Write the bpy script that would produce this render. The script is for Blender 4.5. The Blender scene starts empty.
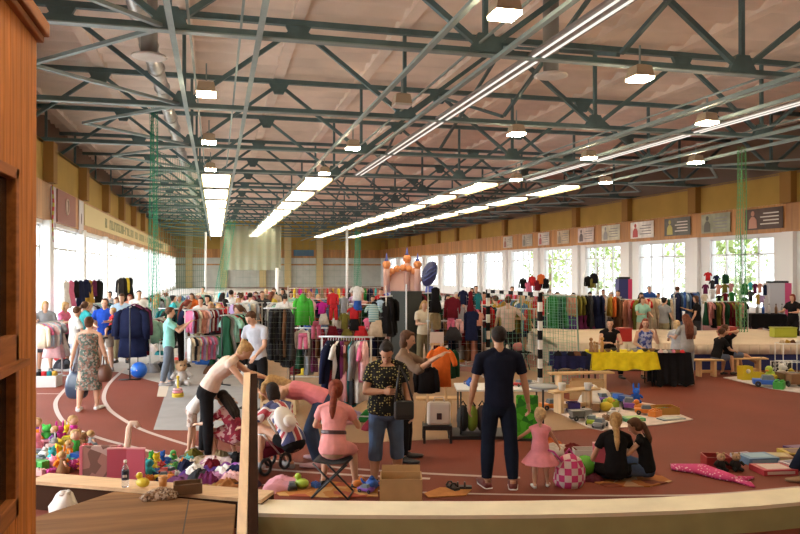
import bpy, bmesh, math, random
from mathutils import Vector, Matrix, Euler
R = math.radians
SC = bpy.context.scene
COL = SC.collection
rnd = random.Random(7)
# ---------------------------------------------------------------- view
F = 725.0; A = math.atan2(184, F); CH = 2.5; V0 = 269.0
RIGHT = Vector((math.cos(A), -math.sin(A), 0)); FWD = Vector((math.sin(A), math.cos(A), 0))
def ray(u, v):
    return RIGHT * ((u - 400) / F) + FWD + Vector((0, 0, -(v - V0) / F))
def at(u, v, d):
    return Vector((0, 0, CH)) + ray(u, v) * d
def fl(u, v, z=0.0):
    r = ray(u, v); t = (z - CH) / r.z
    return Vector((0, 0, CH)) + r * t
def ground(u, d, z=0.0):
    p = at(u, V0, d); p.z = z
    return p
def yawof(face):           # 0 looks away from the viewer, 180 towards, 90 to the right
    return -A - R(face)
# ---------------------------------------------------------------- tagging
def tag(o, label=None, cat=None, group=None, kind=None):
    if label: o['label'] = label
    if cat: o['category'] = cat
    if group: o['group'] = group
    if kind: o['kind'] = kind
    return o
def empty(name, loc=(0, 0, 0), rz=0.0, label=None, cat=None, group=None, parent=None):
    o = bpy.data.objects.new(name, None); COL.objects.link(o)
    o.location = loc; o.rotation_euler = (0, 0, rz); o.empty_display_size = .1
    if parent: o.parent = parent
    return tag(o, label, cat, group)
def dup(root, loc=None, rz=None, label=None, group=None, scale=None):
    c = root.copy(); COL.objects.link(c)
    if loc is not None: c.location = loc
    if rz is not None: c.rotation_euler = (0, 0, rz)
    if scale is not None: c.scale = (scale,) * 3
    tag(c, label, None, group)
    for ch in list(root.children):
        d = ch.copy(); COL.objects.link(d); d.parent = c
        for g in list(ch.children):
            e = g.copy(); COL.objects.link(e); e.parent = d
    return c
# ---------------------------------------------------------------- mesh builder
class MB:
    def __init__(s):
        s.v = []; s.f = []; s.m = []; s.s = []
    def add(s, vs, fs, mi=0, sm=True):
        b = len(s.v); s.v += [tuple(x) for x in vs]
        for f in fs:
            s.f.append(tuple(b + i for i in f)); s.m.append(mi); s.s.append(sm)
        return s
    def box(s, c, sz, rz=0.0, mi=0, M=None):
        x, y, z = sz[0] / 2, sz[1] / 2, sz[2] / 2
        vs = [Vector((a * x, b * y, d * z)) for d in (-1, 1) for b in (-1, 1) for a in (-1, 1)]
        if M is None: M = Matrix.Rotation(rz, 3, 'Z')
        vs = [M @ v + Vector(c) for v in vs]
        return s.add(vs, [(0, 2, 3, 1), (4, 5, 7, 6), (0, 1, 5, 4), (2, 6, 7, 3), (0, 4, 6, 2), (1, 3, 7, 5)], mi, False)
    def bb(s, x0, x1, y0, y1, z0, z1, mi=0):
        return s.box(((x0 + x1) / 2, (y0 + y1) / 2, (z0 + z1) / 2), (x1 - x0, y1 - y0, z1 - z0), 0, mi)
    def bar(s, a, b, w, h=None, mi=0):
        a = Vector(a); b = Vector(b); d = b - a; L = d.length
        if L < 1e-6: return s
        z = d / L; up = Vector((0, 0, 1)) if abs(z.z) < .95 else Vector((0, 1, 0))
        x = up.cross(z).normalized(); y = z.cross(x)
        M = Matrix((x, y, z)).transposed()
        return s.box((a + b) / 2, (w, h or w, L), 0, mi, M)
    def rings(s, rs, mi=0, caps=True, sm=True, closed=True):
        n = len(rs[0]); vs = [p for r in rs for p in r]; fs = []
        for k in range(len(rs) - 1):
            for i in range(n if closed else n - 1):
                j = (i + 1) % n
                fs.append((k * n + i, k * n + j, (k + 1) * n + j, (k + 1) * n + i))
        if caps and closed:
            fs.append(tuple(reversed(range(n)))); b = (len(rs) - 1) * n
            fs.append(tuple(range(b, b + n)))
        return s.add(vs, fs, mi, sm)
    def tube(s, pts, rad, n=8, mi=0, flat=1.0, xdir=None, caps=True):
        pts = [Vector(p) for p in pts]
        if not hasattr(rad, '__len__'): rad = [rad] * len(pts)
        rs = []; px = None
        for i, p in enumerate(pts):
            t = (pts[min(i + 1, len(pts) - 1)] - pts[max(i - 1, 0)])
            t = t.normalized() if t.length > 1e-9 else Vector((0, 0, 1))
            if px is None:
                x = Vector(xdir) if xdir is not None else (Vector((1, 0, 0)) if abs(t.x) < .9 else Vector((0, 1, 0)))
            else: x = px
            x = x - t * x.dot(t)
            x = x.normalized() if x.length > 1e-6 else t.orthogonal().normalized()
            y = t.cross(x); px = x
            r = rad[i]; rx, ry = r if hasattr(r, '__len__') else (r, r * flat)
            rs.append([p + x * (rx * math.cos(2 * math.pi * k / n)) + y * (ry * math.sin(2 * math.pi * k / n)) for k in range(n)])
        return s.rings(rs, mi, caps)
    def ball(s, c, r, mi=0, n=12, M=None, m=None):
        if not hasattr(r, '__len__'): r = (r, r, r)
        m = m or max(4, n // 2); vs = [Vector((0, 0, -1))]
        for j in range(1, m):
            a = math.pi * j / m - math.pi / 2
            for i in range(n):
                b = 2 * math.pi * i / n
                vs.append(Vector((math.cos(a) * math.cos(b), math.cos(a) * math.sin(b), math.sin(a))))
        vs.append(Vector((0, 0, 1)))
        fs = [(0, 1 + (i + 1) % n, 1 + i) for i in range(n)]
        for j in range(m - 2):
            for i in range(n):
                k = (i + 1) % n
                fs.append((1 + j * n + i, 1 + j * n + k, 1 + (j + 1) * n + k, 1 + (j + 1) * n + i))
        t = len(vs) - 1; b = 1 + (m - 2) * n
        fs += [(b + i, b + (i + 1) % n, t) for i in range(n)]
        vs = [Vector((v.x * r[0], v.y * r[1], v.z * r[2])) for v in vs]
        if M is not None: vs = [M @ v for v in vs]
        c = Vector(c)
        return s.add([v + c for v in vs], fs, mi)
    def lathe(s, prof, c=(0, 0, 0), n=16, mi=0, caps=True):
        c = Vector(c)
        rs = [[c + Vector((max(r, 1e-4) * math.cos(2 * math.pi * k / n), max(r, 1e-4) * math.sin(2 * math.pi * k / n), z)) for k in range(n)] for r, z in prof]
        return s.rings(rs, mi, caps)
    def prism(s, poly, z0, z1, mi=0):
        n = len(poly)
        vs = [(p[0], p[1], z0) for p in poly] + [(p[0], p[1], z1) for p in poly]
        a = sum(poly[i][0] * poly[(i + 1) % n][1] - poly[(i + 1) % n][0] * poly[i][1] for i in range(n))
        fs = [tuple(reversed(range(n))), tuple(range(n, 2 * n))] + [(i, (i + 1) % n, n + (i + 1) % n, n + i) for i in range(n)]
        if a < 0: fs = [tuple(reversed(f)) for f in fs]
        return s.add(vs, fs, mi, False)
    def torus(s, c, r1, r2, n=16, m=8, mi=0, M=None):
        rs = []
        for i in range(n + 1):
            a = 2 * math.pi * i / n
            ring = []
            for j in range(m):
                b = 2 * math.pi * j / m
                v = Vector(((r1 + r2 * math.cos(b)) * math.cos(a), (r1 + r2 * math.cos(b)) * math.sin(a), r2 * math.sin(b)))
                if M is not None: v = M @ v
                ring.append(v + Vector(c))
            rs.append(ring)
        return s.rings(rs, mi, False)
    def grid(s, fn, nu, nv, mi=0, thick=0.0):
        vs = [Vector(fn(i / nu, j / nv)) for j in range(nv + 1) for i in range(nu + 1)]
        q = [(j * (nu + 1) + i, j * (nu + 1) + i + 1, (j + 1) * (nu + 1) + i + 1, (j + 1) * (nu + 1) + i) for j in range(nv) for i in range(nu)]
        s.add(vs, q, mi)
        return s
    def mesh(s, name, mats):
        me = bpy.data.meshes.new(name); me.from_pydata(s.v, [], s.f)
        for m in mats: me.materials.append(m)
        me.polygons.foreach_set('material_index', s.m); me.polygons.foreach_set('use_smooth', s.s)
        me.update(); return me
    def build(s, name, mats, parent=None, loc=(0, 0, 0), rz=0.0, bevel=0, solid=0, sub=0):
        if not isinstance(mats, (list, tuple)): mats = [mats]
        o = bpy.data.objects.new(name, s.mesh(name, mats)); COL.objects.link(o)
        o.location = loc; o.rotation_euler = (0, 0, rz)
        if parent: o.parent = parent
        if solid:
            m = o.modifiers.new('s', 'SOLIDIFY'); m.thickness = solid; m.offset = 0
        if bevel:
            m = o.modifiers.new('b', 'BEVEL'); m.width = bevel; m.segments = 2; m.limit_method = 'ANGLE'
        if sub:
            m = o.modifiers.new('u', 'SUBSURF'); m.levels = sub; m.render_levels = sub
        return o
# ---------------------------------------------------------------- materials
_mc = {}
def _base(name):
    m = bpy.data.materials.new(name); m.use_nodes = True
    nt = m.node_tree; nt.nodes.clear()
    out = nt.nodes.new('ShaderNodeOutputMaterial'); b = nt.nodes.new('ShaderNodeBsdfPrincipled')
    nt.links.new(b.outputs[0], out.inputs[0])
    return m, nt, b, out
def N(nt, t, **kw):
    n = nt.nodes.new(t)
    for k, v in kw.items():
        if k in n.inputs: n.inputs[k].default_value = v
        else: setattr(n, k, v)
    return n
def c4(c): return (c[0], c[1], c[2], 1)
def ramp(nt, src, stops, interp='LINEAR'):
    r = nt.nodes.new('ShaderNodeValToRGB'); r.color_ramp.interpolation = interp
    e = r.color_ramp.elements
    while len(e) < len(stops): e.new(.5)
    for k, (p, c) in enumerate(stops):
        e[k].position = p; e[k].color = c4(c)
    nt.links.new(src, r.inputs[0]); return r
def mapping(nt, scale=(1, 1, 1), rot=(0, 0, 0)):
    tc = nt.nodes.new('ShaderNodeTexCoord'); mp = nt.nodes.new('ShaderNodeMapping')
    mp.inputs['Scale'].default_value = scale; mp.inputs['Rotation'].default_value = rot
    nt.links.new(tc.outputs['Object'], mp.inputs[0]); return mp.outputs[0]
def dk(c, k): return tuple(min(1, x * k) for x in c)
def mat(name, col, rough=.6, metal=0.0, var=.0, vs=6.0, bump=0.0, bs=40.0, spec=.5):
    key = (name, tuple(col), rough, metal, var)
    if key in _mc: return _mc[key]
    m, nt, b, out = _base(name)
    b.inputs['Roughness'].default_value = rough; b.inputs['Metallic'].default_value = metal
    b.inputs['Specular IOR Level'].default_value = spec
    b.inputs['Base Color'].default_value = c4(col)
    if var or bump: co = mapping(nt)
    if var:
        n = N(nt, 'ShaderNodeTexNoise', Scale=vs, Detail=4.0); nt.links.new(co, n.inputs[0])
        r = ramp(nt, n.outputs[0], [(.3, dk(col, 1 - var)), (.7, dk(col, 1 + var))]); nt.links.new(r.outputs[0], b.inputs['Base Color'])
    if bump:
        n2 = N(nt, 'ShaderNodeTexNoise', Scale=bs, Detail=3.0); nt.links.new(co, n2.inputs[0])
        bp = N(nt, 'ShaderNodeBump', Strength=bump, Distance=.02); nt.links.new(n2.outputs[0], bp.inputs['Height']); nt.links.new(bp.outputs[0], b.inputs['Normal'])
    _mc[key] = m; return m
def cloth(col, rough=.9):
    return mat('cloth', col, rough, 0, .12, 9, .25, 14, .08)
def wood(name, col, axis='Z', scale=1.0, rough=.5, contrast=.35, plank=0.0):
    key = ('wood', name)
    if key in _mc: return _mc[key]
    m, nt, b, out = _base(name)
    sc = {'X': (1, 14, 14), 'Y': (14, 1, 14), 'Z': (14, 14, 1)}[axis]
    co = mapping(nt, tuple(q * scale for q in sc))
    n = N(nt, 'ShaderNodeTexNoise', Scale=1.6, Detail=6.0, Distortion=.6); nt.links.new(co, n.inputs[0])
    r = ramp(nt, n.outputs[0], [(.25, dk(col, 1 - contrast)), (.75, dk(col, 1 + contrast))])
    last = r.outputs[0]
    if plank:
        co2 = mapping(nt, (1, 1, 1))
        sp = nt.nodes.new('ShaderNodeSeparateXYZ'); nt.links.new(co2, sp.inputs[0])
        ad = N(nt, 'ShaderNodeMath', operation='ADD'); nt.links.new(sp.outputs[0], ad.inputs[0]); nt.links.new(sp.outputs[1], ad.inputs[1])
        dv = N(nt, 'ShaderNodeMath', operation='DIVIDE'); dv.inputs[1].default_value = plank; nt.links.new(ad.outputs[0], dv.inputs[0])
        fr = N(nt, 'ShaderNodeMath', operation='FRACT'); nt.links.new(dv.outputs[0], fr.inputs[0])
        fo = N(nt, 'ShaderNodeMath', operation='FLOOR'); nt.links.new(dv.outputs[0], fo.inputs[0])
        wn = N(nt, 'ShaderNodeTexWhiteNoise', noise_dimensions='1D'); nt.links.new(fo.outputs[0], wn.inputs['W'])
        pr = ramp(nt, wn.outputs[0], [(0, (.72, .72, .72)), (1, (1.1, 1.1, 1.1))])
        mx = N(nt, 'ShaderNodeMix', data_type='RGBA', blend_type='MULTIPLY'); mx.inputs[0].default_value = 1
        nt.links.new(last, mx.inputs[6]); nt.links.new(pr.outputs[0], mx.inputs[7])
        g = ramp(nt, fr.outputs[0], [(0, (.25, .25, .25)), (.06, (1, 1, 1))])
        m2 = N(nt, 'ShaderNodeMix', data_type='RGBA', blend_type='MULTIPLY'); m2.inputs[0].default_value = 1
        nt.links.new(mx.outputs[2], m2.inputs[6]); nt.links.new(g.outputs[0], m2.inputs[7]); last = m2.outputs[2]
    nt.links.new(last, b.inputs['Base Color']); b.inputs['Roughness'].default_value = rough
    if rough > .65: b.inputs['Specular IOR Level'].default_value = .15
    _mc[key] = m; return m
def emit(name, col, st):
    m = bpy.data.materials.new(name); m.use_nodes = True; nt = m.node_tree; nt.nodes.clear()
    out = nt.nodes.new('ShaderNodeOutputMaterial'); e = N(nt, 'ShaderNodeEmission', Color=c4(col), Strength=st)
    nt.links.new(e.outputs[0], out.inputs[0]); return m
def pattern(kind, c1, c2, c3=None, scale=20.0):
    key = (kind, c1, c2, c3, scale)
    if key in _mc: return _mc[key]
    m, nt, b, out = _base('cloth_' + kind); b.inputs['Roughness'].default_value = .9; b.inputs['Specular IOR Level'].default_value = .2
    co = mapping(nt)
    if kind == 'dots':
        t = N(nt, 'ShaderNodeTexVoronoi', Scale=scale, Randomness=.5); nt.links.new(co, t.inputs[0])
        r = ramp(nt, t.outputs['Distance'], [(.0, c2), (.3, c1)], 'CONSTANT')
    elif kind == 'stripe':
        t = N(nt, 'ShaderNodeTexWave', Scale=scale, bands_direction='Z'); nt.links.new(co, t.inputs[0])
        r = ramp(nt, t.outputs[0], [(0, c1), (.5, c2)], 'CONSTANT')
    elif kind == 'vstripe':
        t = N(nt, 'ShaderNodeTexWave', Scale=scale, bands_direction='X'); nt.links.new(co, t.inputs[0])
        r = ramp(nt, t.outputs[0], [(0, c1), (.5, c2)], 'CONSTANT')
    elif kind == 'check':
        t = N(nt, 'ShaderNodeTexChecker', Scale=scale); nt.links.new(co, t.inputs[0])
        t.inputs[1].default_value = c4(c1); t.inputs[2].default_value = c4(c2); r = t
    else:
        t = N(nt, 'ShaderNodeTexVoronoi', Scale=scale); nt.links.new(co, t.inputs[0])
        sp = nt.nodes.new('ShaderNodeSeparateColor'); nt.links.new(t.outputs['Color'], sp.inputs[0])
        r = ramp(nt, sp.outputs[0], [(0, c1), (.4, c2), (.75, c3 or c1)], 'CONSTANT')
    nt.links.new(r.outputs[0], b.inputs['Base Color']); _mc[key] = m; return m
def see_through(name, col, fac, rough=.7):
    key = ('see', name)
    if key in _mc: return _mc[key]
    m = bpy.data.materials.new(name); m.use_nodes = True; nt = m.node_tree; nt.nodes.clear()
    out = nt.nodes.new('ShaderNodeOutputMaterial'); mx = N(nt, 'ShaderNodeMixShader'); mx.inputs[0].default_value = fac
    tr = nt.nodes.new('ShaderNodeBsdfTransparent'); d = N(nt, 'ShaderNodeBsdfPrincipled', Roughness=rough); d.inputs['Base Color'].default_value = c4(col)
    nt.links.new(tr.outputs[0], mx.inputs[1]); nt.links.new(d.outputs[0], mx.inputs[2]); nt.links.new(mx.outputs[0], out.inputs[0])
    _mc[key] = m; return m
def glassmat():
    if 'glass' in _mc: return _mc['glass']
    m = bpy.data.materials.new('window_glass'); m.use_nodes = True; nt = m.node_tree; nt.nodes.clear()
    out = nt.nodes.new('ShaderNodeOutputMaterial'); mx = N(nt, 'ShaderNodeMixShader')
    mx.inputs[0].default_value = .06; tr = N(nt, 'ShaderNodeBsdfTransparent', Color=(.95, .97, .97, 1)); g = N(nt, 'ShaderNodeBsdfGlossy', Roughness=.03)
    nt.links.new(tr.outputs[0], mx.inputs[1]); nt.links.new(g.outputs[0], mx.inputs[2]); nt.links.new(mx.outputs[0], out.inputs[0])
    _mc['glass'] = m; return m
ORD = ['first', 'second', 'third', 'fourth', 'fifth', 'sixth', 'seventh', 'eighth', 'ninth', 'tenth', 'eleventh', 'twelfth', 'thirteenth', 'fourteenth', 'fifteenth', 'sixteenth', 'seventeenth', 'eighteenth', 'nineteenth', 'twentieth']
# ---------------------------------------------------------------- shared materials
WHITE = mat('white_paint', (.72, .73, .74), .5)
BLACK = mat('black_metal', (.015, .015, .016), .45)
STEEL = mat('chrome_steel', (.6, .6, .6), .3, 1.0)
STEELW = mat('pale_steel', (.55, .56, .56), .4, .3)
TRUSS = mat('truss_paint', (.085, .15, .16), .5, .0, .15, 3)
BEAM = mat('beam_paint', (.25, .32, .31), .5, .0, .1, 3)
PINE = wood('pine', (.62, .4, .19), 'X', .7, .5, .25)
PINEZ = wood('pine_upright', (.66, .45, .24), 'Z', .8, .55, .3)
CARD = mat('cardboard', (.42, .25, .11), .85, 0, .1, 5)
# ================================================================ the hall
XL, XR, YN, YF = -5.2, 22.8, -3.0, 101.0
Z_BAND0, Z_BAND1, Z_CHORD, Z_TOP, Z_ROOF = 4.03, 5.2, 6.5, 8.75, 8.95
TY = [0.8 + 6 * k for k in range(17)]                # truss lines
def struct(mb, name, mats, parent=None, **kw):
    o = mb.build(name, mats, parent, **kw)
    if not parent: o['kind'] = 'structure'
    return o
def red_floor():
    m, nt, b, out = _base('red_track')
    co = mapping(nt)
    n = N(nt, 'ShaderNodeTexNoise', Scale=.6, Detail=5.0); nt.links.new(co, n.inputs[0])
    r = ramp(nt, n.outputs[0], [(.3, (.16, .037, .021)), (.7, (.205, .047, .027))]); nt.links.new(r.outputs[0], b.inputs['Base Color'])
    n2 = N(nt, 'ShaderNodeTexNoise', Scale=220.0, Detail=2.0); nt.links.new(co, n2.inputs[0])
    bp = N(nt, 'ShaderNodeBump', Strength=.25, Distance=.005); nt.links.new(n2.outputs[0], bp.inputs['Height']); nt.links.new(bp.outputs[0], b.inputs['Normal'])
    b.inputs['Roughness'].default_value = .7; b.inputs['Specular IOR Level'].default_value = .2
    return m
floor = struct(MB().bb(XL - .3, XR + .3, YN - .3, YF + .3, -.2, 0), 'floor', red_floor())
def patch(px, z, name, m):
    pts = [fl(u, v) for u, v in px]
    return MB().prism([(p.x, p.y) for p in pts], z - .003, z, 0).build(name, m, floor)
TAN = mat('tan_sports_floor', (.29, .165, .08), .5, 0, .12, 1.2)
patch([(255, 431), (300, 439), (360, 443), (450, 439), (530, 430), (545, 431), (603, 428), (578, 404), (556, 395), (548, 344), (255, 344)], .004, 'infield_floor', TAN)
GREYF = mat('pale_grey_floor', (.36, .33, .31), .5, 0, .08, 2)
q = [fl(20, 371), fl(118, 372), fl(160, 383), fl(255, 388), fl(255, 345)]
MB().prism([(p.x, p.y) for p in q] + [(8.0, 60), (8.0, 99), (XL + .1, 99)], .002, .005).build('aisle_floor', GREYF, floor)
patch([(153.6, 430), (169, 383), (262, 388), (258, 432)], .008, 'grey_mat', mat('grey_rubber', (.3, .29, .29), .75, 0, .08, 3))
patch([(157, 397), (160, 382), (170, 383), (166, 397)], .011, 'beige_mat', mat('beige_felt', (.6, .5, .4), .8))
patch([(425, 357), (548, 352), (552, 366), (470, 372), (425, 369)], .008, 'red_strip', mat('red_strip', (.2, .05, .03), .6))
patch([(545, 371), (612, 366), (640, 392), (580, 405)], .009, 'red_strip', mat('red_strip', (.2, .05, .03), .6))
def ribbon(px, w, name):
    pts = [fl(u, v) for u, v in px]; P = []
    for i in range(len(pts) - 1):                     # smooth the polyline
        p0 = pts[max(i - 1, 0)]; p1 = pts[i]; p2 = pts[i + 1]; p3 = pts[min(i + 2, len(pts) - 1)]
        for k in range(6):
            t = k / 6
            P.append(.5 * ((2 * p1) + (p2 - p0) * t + (2 * p0 - 5 * p1 + 4 * p2 - p3) * t * t + (3 * p1 - p0 - 3 * p2 + p3) * t ** 3))
    P.append(pts[-1]); mb = MB(); vs = []
    for i, p in enumerate(P):
        t = (P[min(i + 1, len(P) - 1)] - P[max(i - 1, 0)]).normalized(); n = Vector((-t.y, t.x, 0)) * w / 2
        vs += [p + n + Vector((0, 0, .007)), p - n + Vector((0, 0, .007))]
    mb.add(vs, [(2 * i, 2 * i + 1, 2 * i + 3, 2 * i + 2) for i in range(len(P) - 1)])
    return mb.build(name, mat('lane_paint', (.48, .37, .33), .7), floor)
ribbon([(71, 384), (58, 398), (56, 408), (63, 421), (78, 430), (105, 440), (148, 451), (184, 460), (240, 467), (330, 474), (430, 479)], .075, 'lane_line')
ribbon([(126, 368), (110, 383), (104, 396), (107, 406), (116, 415), (138, 428), (162, 437), (199, 448), (250, 458), (340, 468), (430, 474), (520, 478)], .075, 'lane_line')
ribbon([(262, 485), (400, 492), (520, 495), (640, 496), (720, 494), (800, 487)], .05, 'lane_line')
ribbon([(37, 394), (62, 394)], .05, 'lane_line')

# ---- ceiling: ribbed slabs
SLAB = mat('ceiling_slab', (.82, .68, .58), .85, 0, .12, .7)
OV = 2.0
cb = MB(); cb.bb(XL - OV - .3, XR + OV + .3, YN - .3, YF + .3, Z_ROOF + .25, Z_ROOF + .45)
x = -3.6 - 2.83
while x < XR + OV:
    cb.bb(x - .16, x + .16, YN, YF, Z_ROOF, Z_ROOF + .26); x += 2.83
ys = [YN + .0625 * 2 * k for k in range(int((YF - YN) / .125) + 1)]
rows = [[Vector((x, y, Z_ROOF + .17 + .085 * math.cos(2 * math.pi * y / 1.0))) for y in ys] for x in (XL - OV, XR + OV)]
n = len(ys); cb.add(rows[0] + rows[1], [(i, i + 1, n + i + 1, n + i) for i in range(n - 1)])
struct(cb, 'ceiling', SLAB)

# ---- side walls
YEL = mat('ochre_wall', (.38, .24, .045), .8, 0, .08, 1)
YELD = mat('ochre_pilaster', (.27, .14, .03), .8)
BAND = wood('band_planks', (.47, .21, .06), 'Z', .6, .5, .2, .32)
CREAM = mat('white_wall', (.75, .76, .76), .7)
def side_wall(x, sgn, name, wins, zs, margin, n_v, transom, start):
    xo = x + sgn * .35; lo, hi = min(x, xo), max(x, xo); mb = MB()
    mb.bb(lo, hi, YN, YF, 0, zs); mb.bb(lo, hi, YN, YF, 3.9, Z_BAND0)
    mb.bb(lo, hi, YN, YF, Z_BAND0, Z_BAND1 + .02, 0)
    prev = YN
    for i, (y0, y1) in enumerate(wins):
        mb.bb(lo, hi, prev, y0, zs, 3.9); prev = y1
    mb.bb(lo, hi, prev, YF, zs, 3.9)
    mb.bb(lo, hi, YN, YF, Z_BAND1, Z_CHORD, 1)
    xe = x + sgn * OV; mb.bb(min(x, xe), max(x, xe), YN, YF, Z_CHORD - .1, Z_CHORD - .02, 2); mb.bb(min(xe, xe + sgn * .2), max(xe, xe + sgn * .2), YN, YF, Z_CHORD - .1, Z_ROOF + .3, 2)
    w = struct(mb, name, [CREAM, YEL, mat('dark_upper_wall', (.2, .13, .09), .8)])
    b = MB(); b.bb(min(x, x - sgn * .09), max(x, x - sgn * .09), YN, YF, Z_BAND0, Z_BAND1)
    b.build('wood_band', BAND, w)
    p = MB()
    for ty in TY: p.bb(min(x, x - sgn * .3), max(x, x - sgn * .3), ty - .3, ty + .3, Z_BAND1, Z_CHORD - .03)
    p.build('pilaster', YELD, w)
    p = MB()
    for ty in TY: p.bb(min(x, x - sgn * .2), max(x, x - sgn * .2), ty - .3, ty + .3, 0, Z_BAND0)
    p.build('white_column', CREAM, w)
    for i, (y0, y1) in enumerate(wins):
        f = MB(); xm = x + sgn * .15; t = .07
        def bar(a0, a1, b0, b1): f.bb(xm - .05, xm + .05, a0, a1, b0, b1)
        bar(y0, y1, zs, zs + t); bar(y0, y1, 3.9 - t, 3.9)
        for k in range(n_v + 1):
            yy = y0 + (y1 - y0) * k / n_v; bar(max(y0, yy - t / 2), min(y1, yy + t / 2), zs, 3.9)
        bar(y0, y1, transom - t / 2, transom + t / 2)
        o = struct(f, 'window_%d' % (start + i), WHITE)
        MB().bb(xm - .006, xm + .006, y0, y1, zs, 3.9).build('pane', glassmat(), o)
wl = [(ty + .32, ty + 5.68) for ty in TY[:-1]]
side_wall(XL, -1, 'wall_left', wl, .35, .5, 3, 3.2, 1)
wr = [(ty + .95, ty + 5.05) for ty in TY[:-1]]
side_wall(XR, 1, 'wall_right', wr, .75, .95, 4, 3.15, 1 + len(wl))
fw = MB(); fw.bb(XL, XR, YF, YF + .3, 0, Z_BAND0, 0); fw.bb(XL - OV, XR + OV, YF, YF + .3, Z_BAND1, Z_ROOF + .3, 1); fw.bb(XL, XR, YF - .06, YF + .3, Z_BAND0, Z_BAND1, 2)
fw.bb(XL, XR, YF - .08, YF, 3.0, 3.2, 2)
for px in (-3.5, 1, 6.2, 9.6, 14): fw.bb(px - .45, px + .45, YF - .5, YF, 0, Z_ROOF, 3)
struct(fw, 'wall_far', [mat('far_wall', (.5, .5, .44), .8, 0, .1, 1), YEL, BAND, mat('far_column', (.55, .42, .2), .8)])
struct(MB().bb(XL - OV, XR + OV, YN - .3, YN, 0, Z_ROOF + .3), 'wall_near', CREAM)

# ---- trusses
NX = [-6.43, -3.6, -.77, 2.06, 4.9, 7.73, 10.55, 13.4, 16.2, 19.0, 21.83, 24.5]
TOPN = {1, 3, 5, 7, 9, 11}
def truss(y):
    t = empty('roof_truss', (0, y, 0)); x0, x1 = XL - OV + .1, XR + OV - .1
    b = MB(); b.bb(x0, x1, -.09, .09, Z_CHORD, Z_CHORD + .025, 1); b.bb(x0, x1, -.03, .03, Z_CHORD + .02, Z_CHORD + .14); b.build('bottom_chord', [TRUSS, BEAM], t)
    b = MB(); b.bb(x0, x1, -.08, .08, Z_TOP + .02, Z_TOP + .17); b.build('top_chord', TRUSS, t)
    for k in range(len(NX) - 1):
        za = Z_TOP if k in TOPN else Z_CHORD + .1; zb = Z_TOP if (k + 1) in TOPN else Z_CHORD + .1
        MB().bar((NX[k], 0, za), (NX[k + 1], 0, zb), .105).build('diagonal', TRUSS, t)
    for k in range(len(NX) - 1):
        if k not in TOPN: MB().bar((NX[k], 0, Z_CHORD + .05), (NX[k], 0, Z_TOP), .09).build('post', TRUSS, t)
        z = Z_TOP - .13 if k in TOPN else Z_CHORD + .22
        s = .32 if k in TOPN else -.32
        g = MB().prism([(-.34, s * .5), (.34, s * .5), (.15, -s * .62), (-.15, -s * .62)], -.06, .06)
        g.v = [(a + NX[k], c, bb + z) for a, bb, c in g.v]; g.build('gusset_plate', TRUSS, t)
    return t
TR0 = None
for i, y in enumerate(TY[1:-1]):
    w = 'dark teal steel roof truss spanning the hall, %s from the front' % ORD[i] if i else 'dark teal steel roof truss spanning the hall, nearest to the wooden booth'
    if TR0 is None:
        TR0 = truss(y); tag(TR0, w, 'truss', 'roof trusses')
    else: dup(TR0, (0, y, 0), None, w, 'roof trusses')
# ---- lengthwise beams beside the light strips
STX = [0.0, 4.35, 12.1, 16.3]
SN = ['above the left aisle', 'over the middle of the racks', 'right of the white lamp troughs', 'nearest to the ochre right wall']
for i, sx in enumerate(STX):
    for s, nm in ((-.7, 'left'), (.7, 'right')):
        b = MB(); b.bb(sx + s - .02, sx + s + .02, 3, YF, Z_CHORD - .1, Z_CHORD - .02); b.bb(sx + s - .05, sx + s + .05, 3, YF, Z_CHORD - .115, Z_CHORD - .1)
        tag(b.build('lengthwise_beam', BEAM), 'pale green lengthwise steel beam, %s of the pair %s' % (nm, SN[i]), 'beam', 'lengthwise ceiling beams')
    for s, nm in ((-.45, 'left'), (.42, 'right')):
        tag(MB().bb(sx + s - .02, sx + s + .02, 4, 30.8, Z_CHORD + .2, Z_CHORD + .24).build('lamp_rail', BEAM),
            'thin grey lamp rail, %s one %s' % (nm, SN[i]), 'rail', 'lamp rails')
# ---- horizontal zigzag bracing by the left wall and crossed bracing along the middle
for k in range(8):
    y = TY[1] + 6 * k; b = MB()
    for (p, r) in (((-.9, y + .06), (-3.6, y + 3)), ((-3.6, y + 3), (-.9, y + 5.94))):
        b.bar((p[0], p[1], Z_CHORD + .08), (r[0], r[1], Z_CHORD + .08), .09, .07)
    tag(b.build('zigzag_brace', BEAM), 'pale zigzag brace between %s and %s truss beside the left wall' % (ORD[k], ORD[k + 1]), 'brace', 'zigzag ceiling braces')
    b = MB()
    for (p, r) in (((19.0, y + .06), (21.6, y + 3)), ((21.6, y + 3), (19.0, y + 5.94))):
        b.bar((p[0], p[1], Z_CHORD + .08), (r[0], r[1], Z_CHORD + .08), .09, .07)
    tag(b.build('zigzag_brace', BEAM), 'pale zigzag brace between %s and %s truss beside the ochre right wall' % (ORD[k], ORD[k + 1]), 'brace', 'zigzag ceiling braces')
    if k % 2 == 0 or k < 3:
        b = MB(); b.bar((7.73, y + .06, Z_CHORD + .25), (7.73, y + 5.94, Z_TOP - .1), .08); b.bar((7.73, y + .06, Z_TOP - .1), (7.73, y + 5.94, Z_CHORD + .25), .08)
        tag(b.build('cross_brace', TRUSS), 'dark crossed brace under the roof ridge between %s and %s truss' % (ORD[k], ORD[k + 1]), 'brace', 'crossed ceiling braces')
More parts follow.
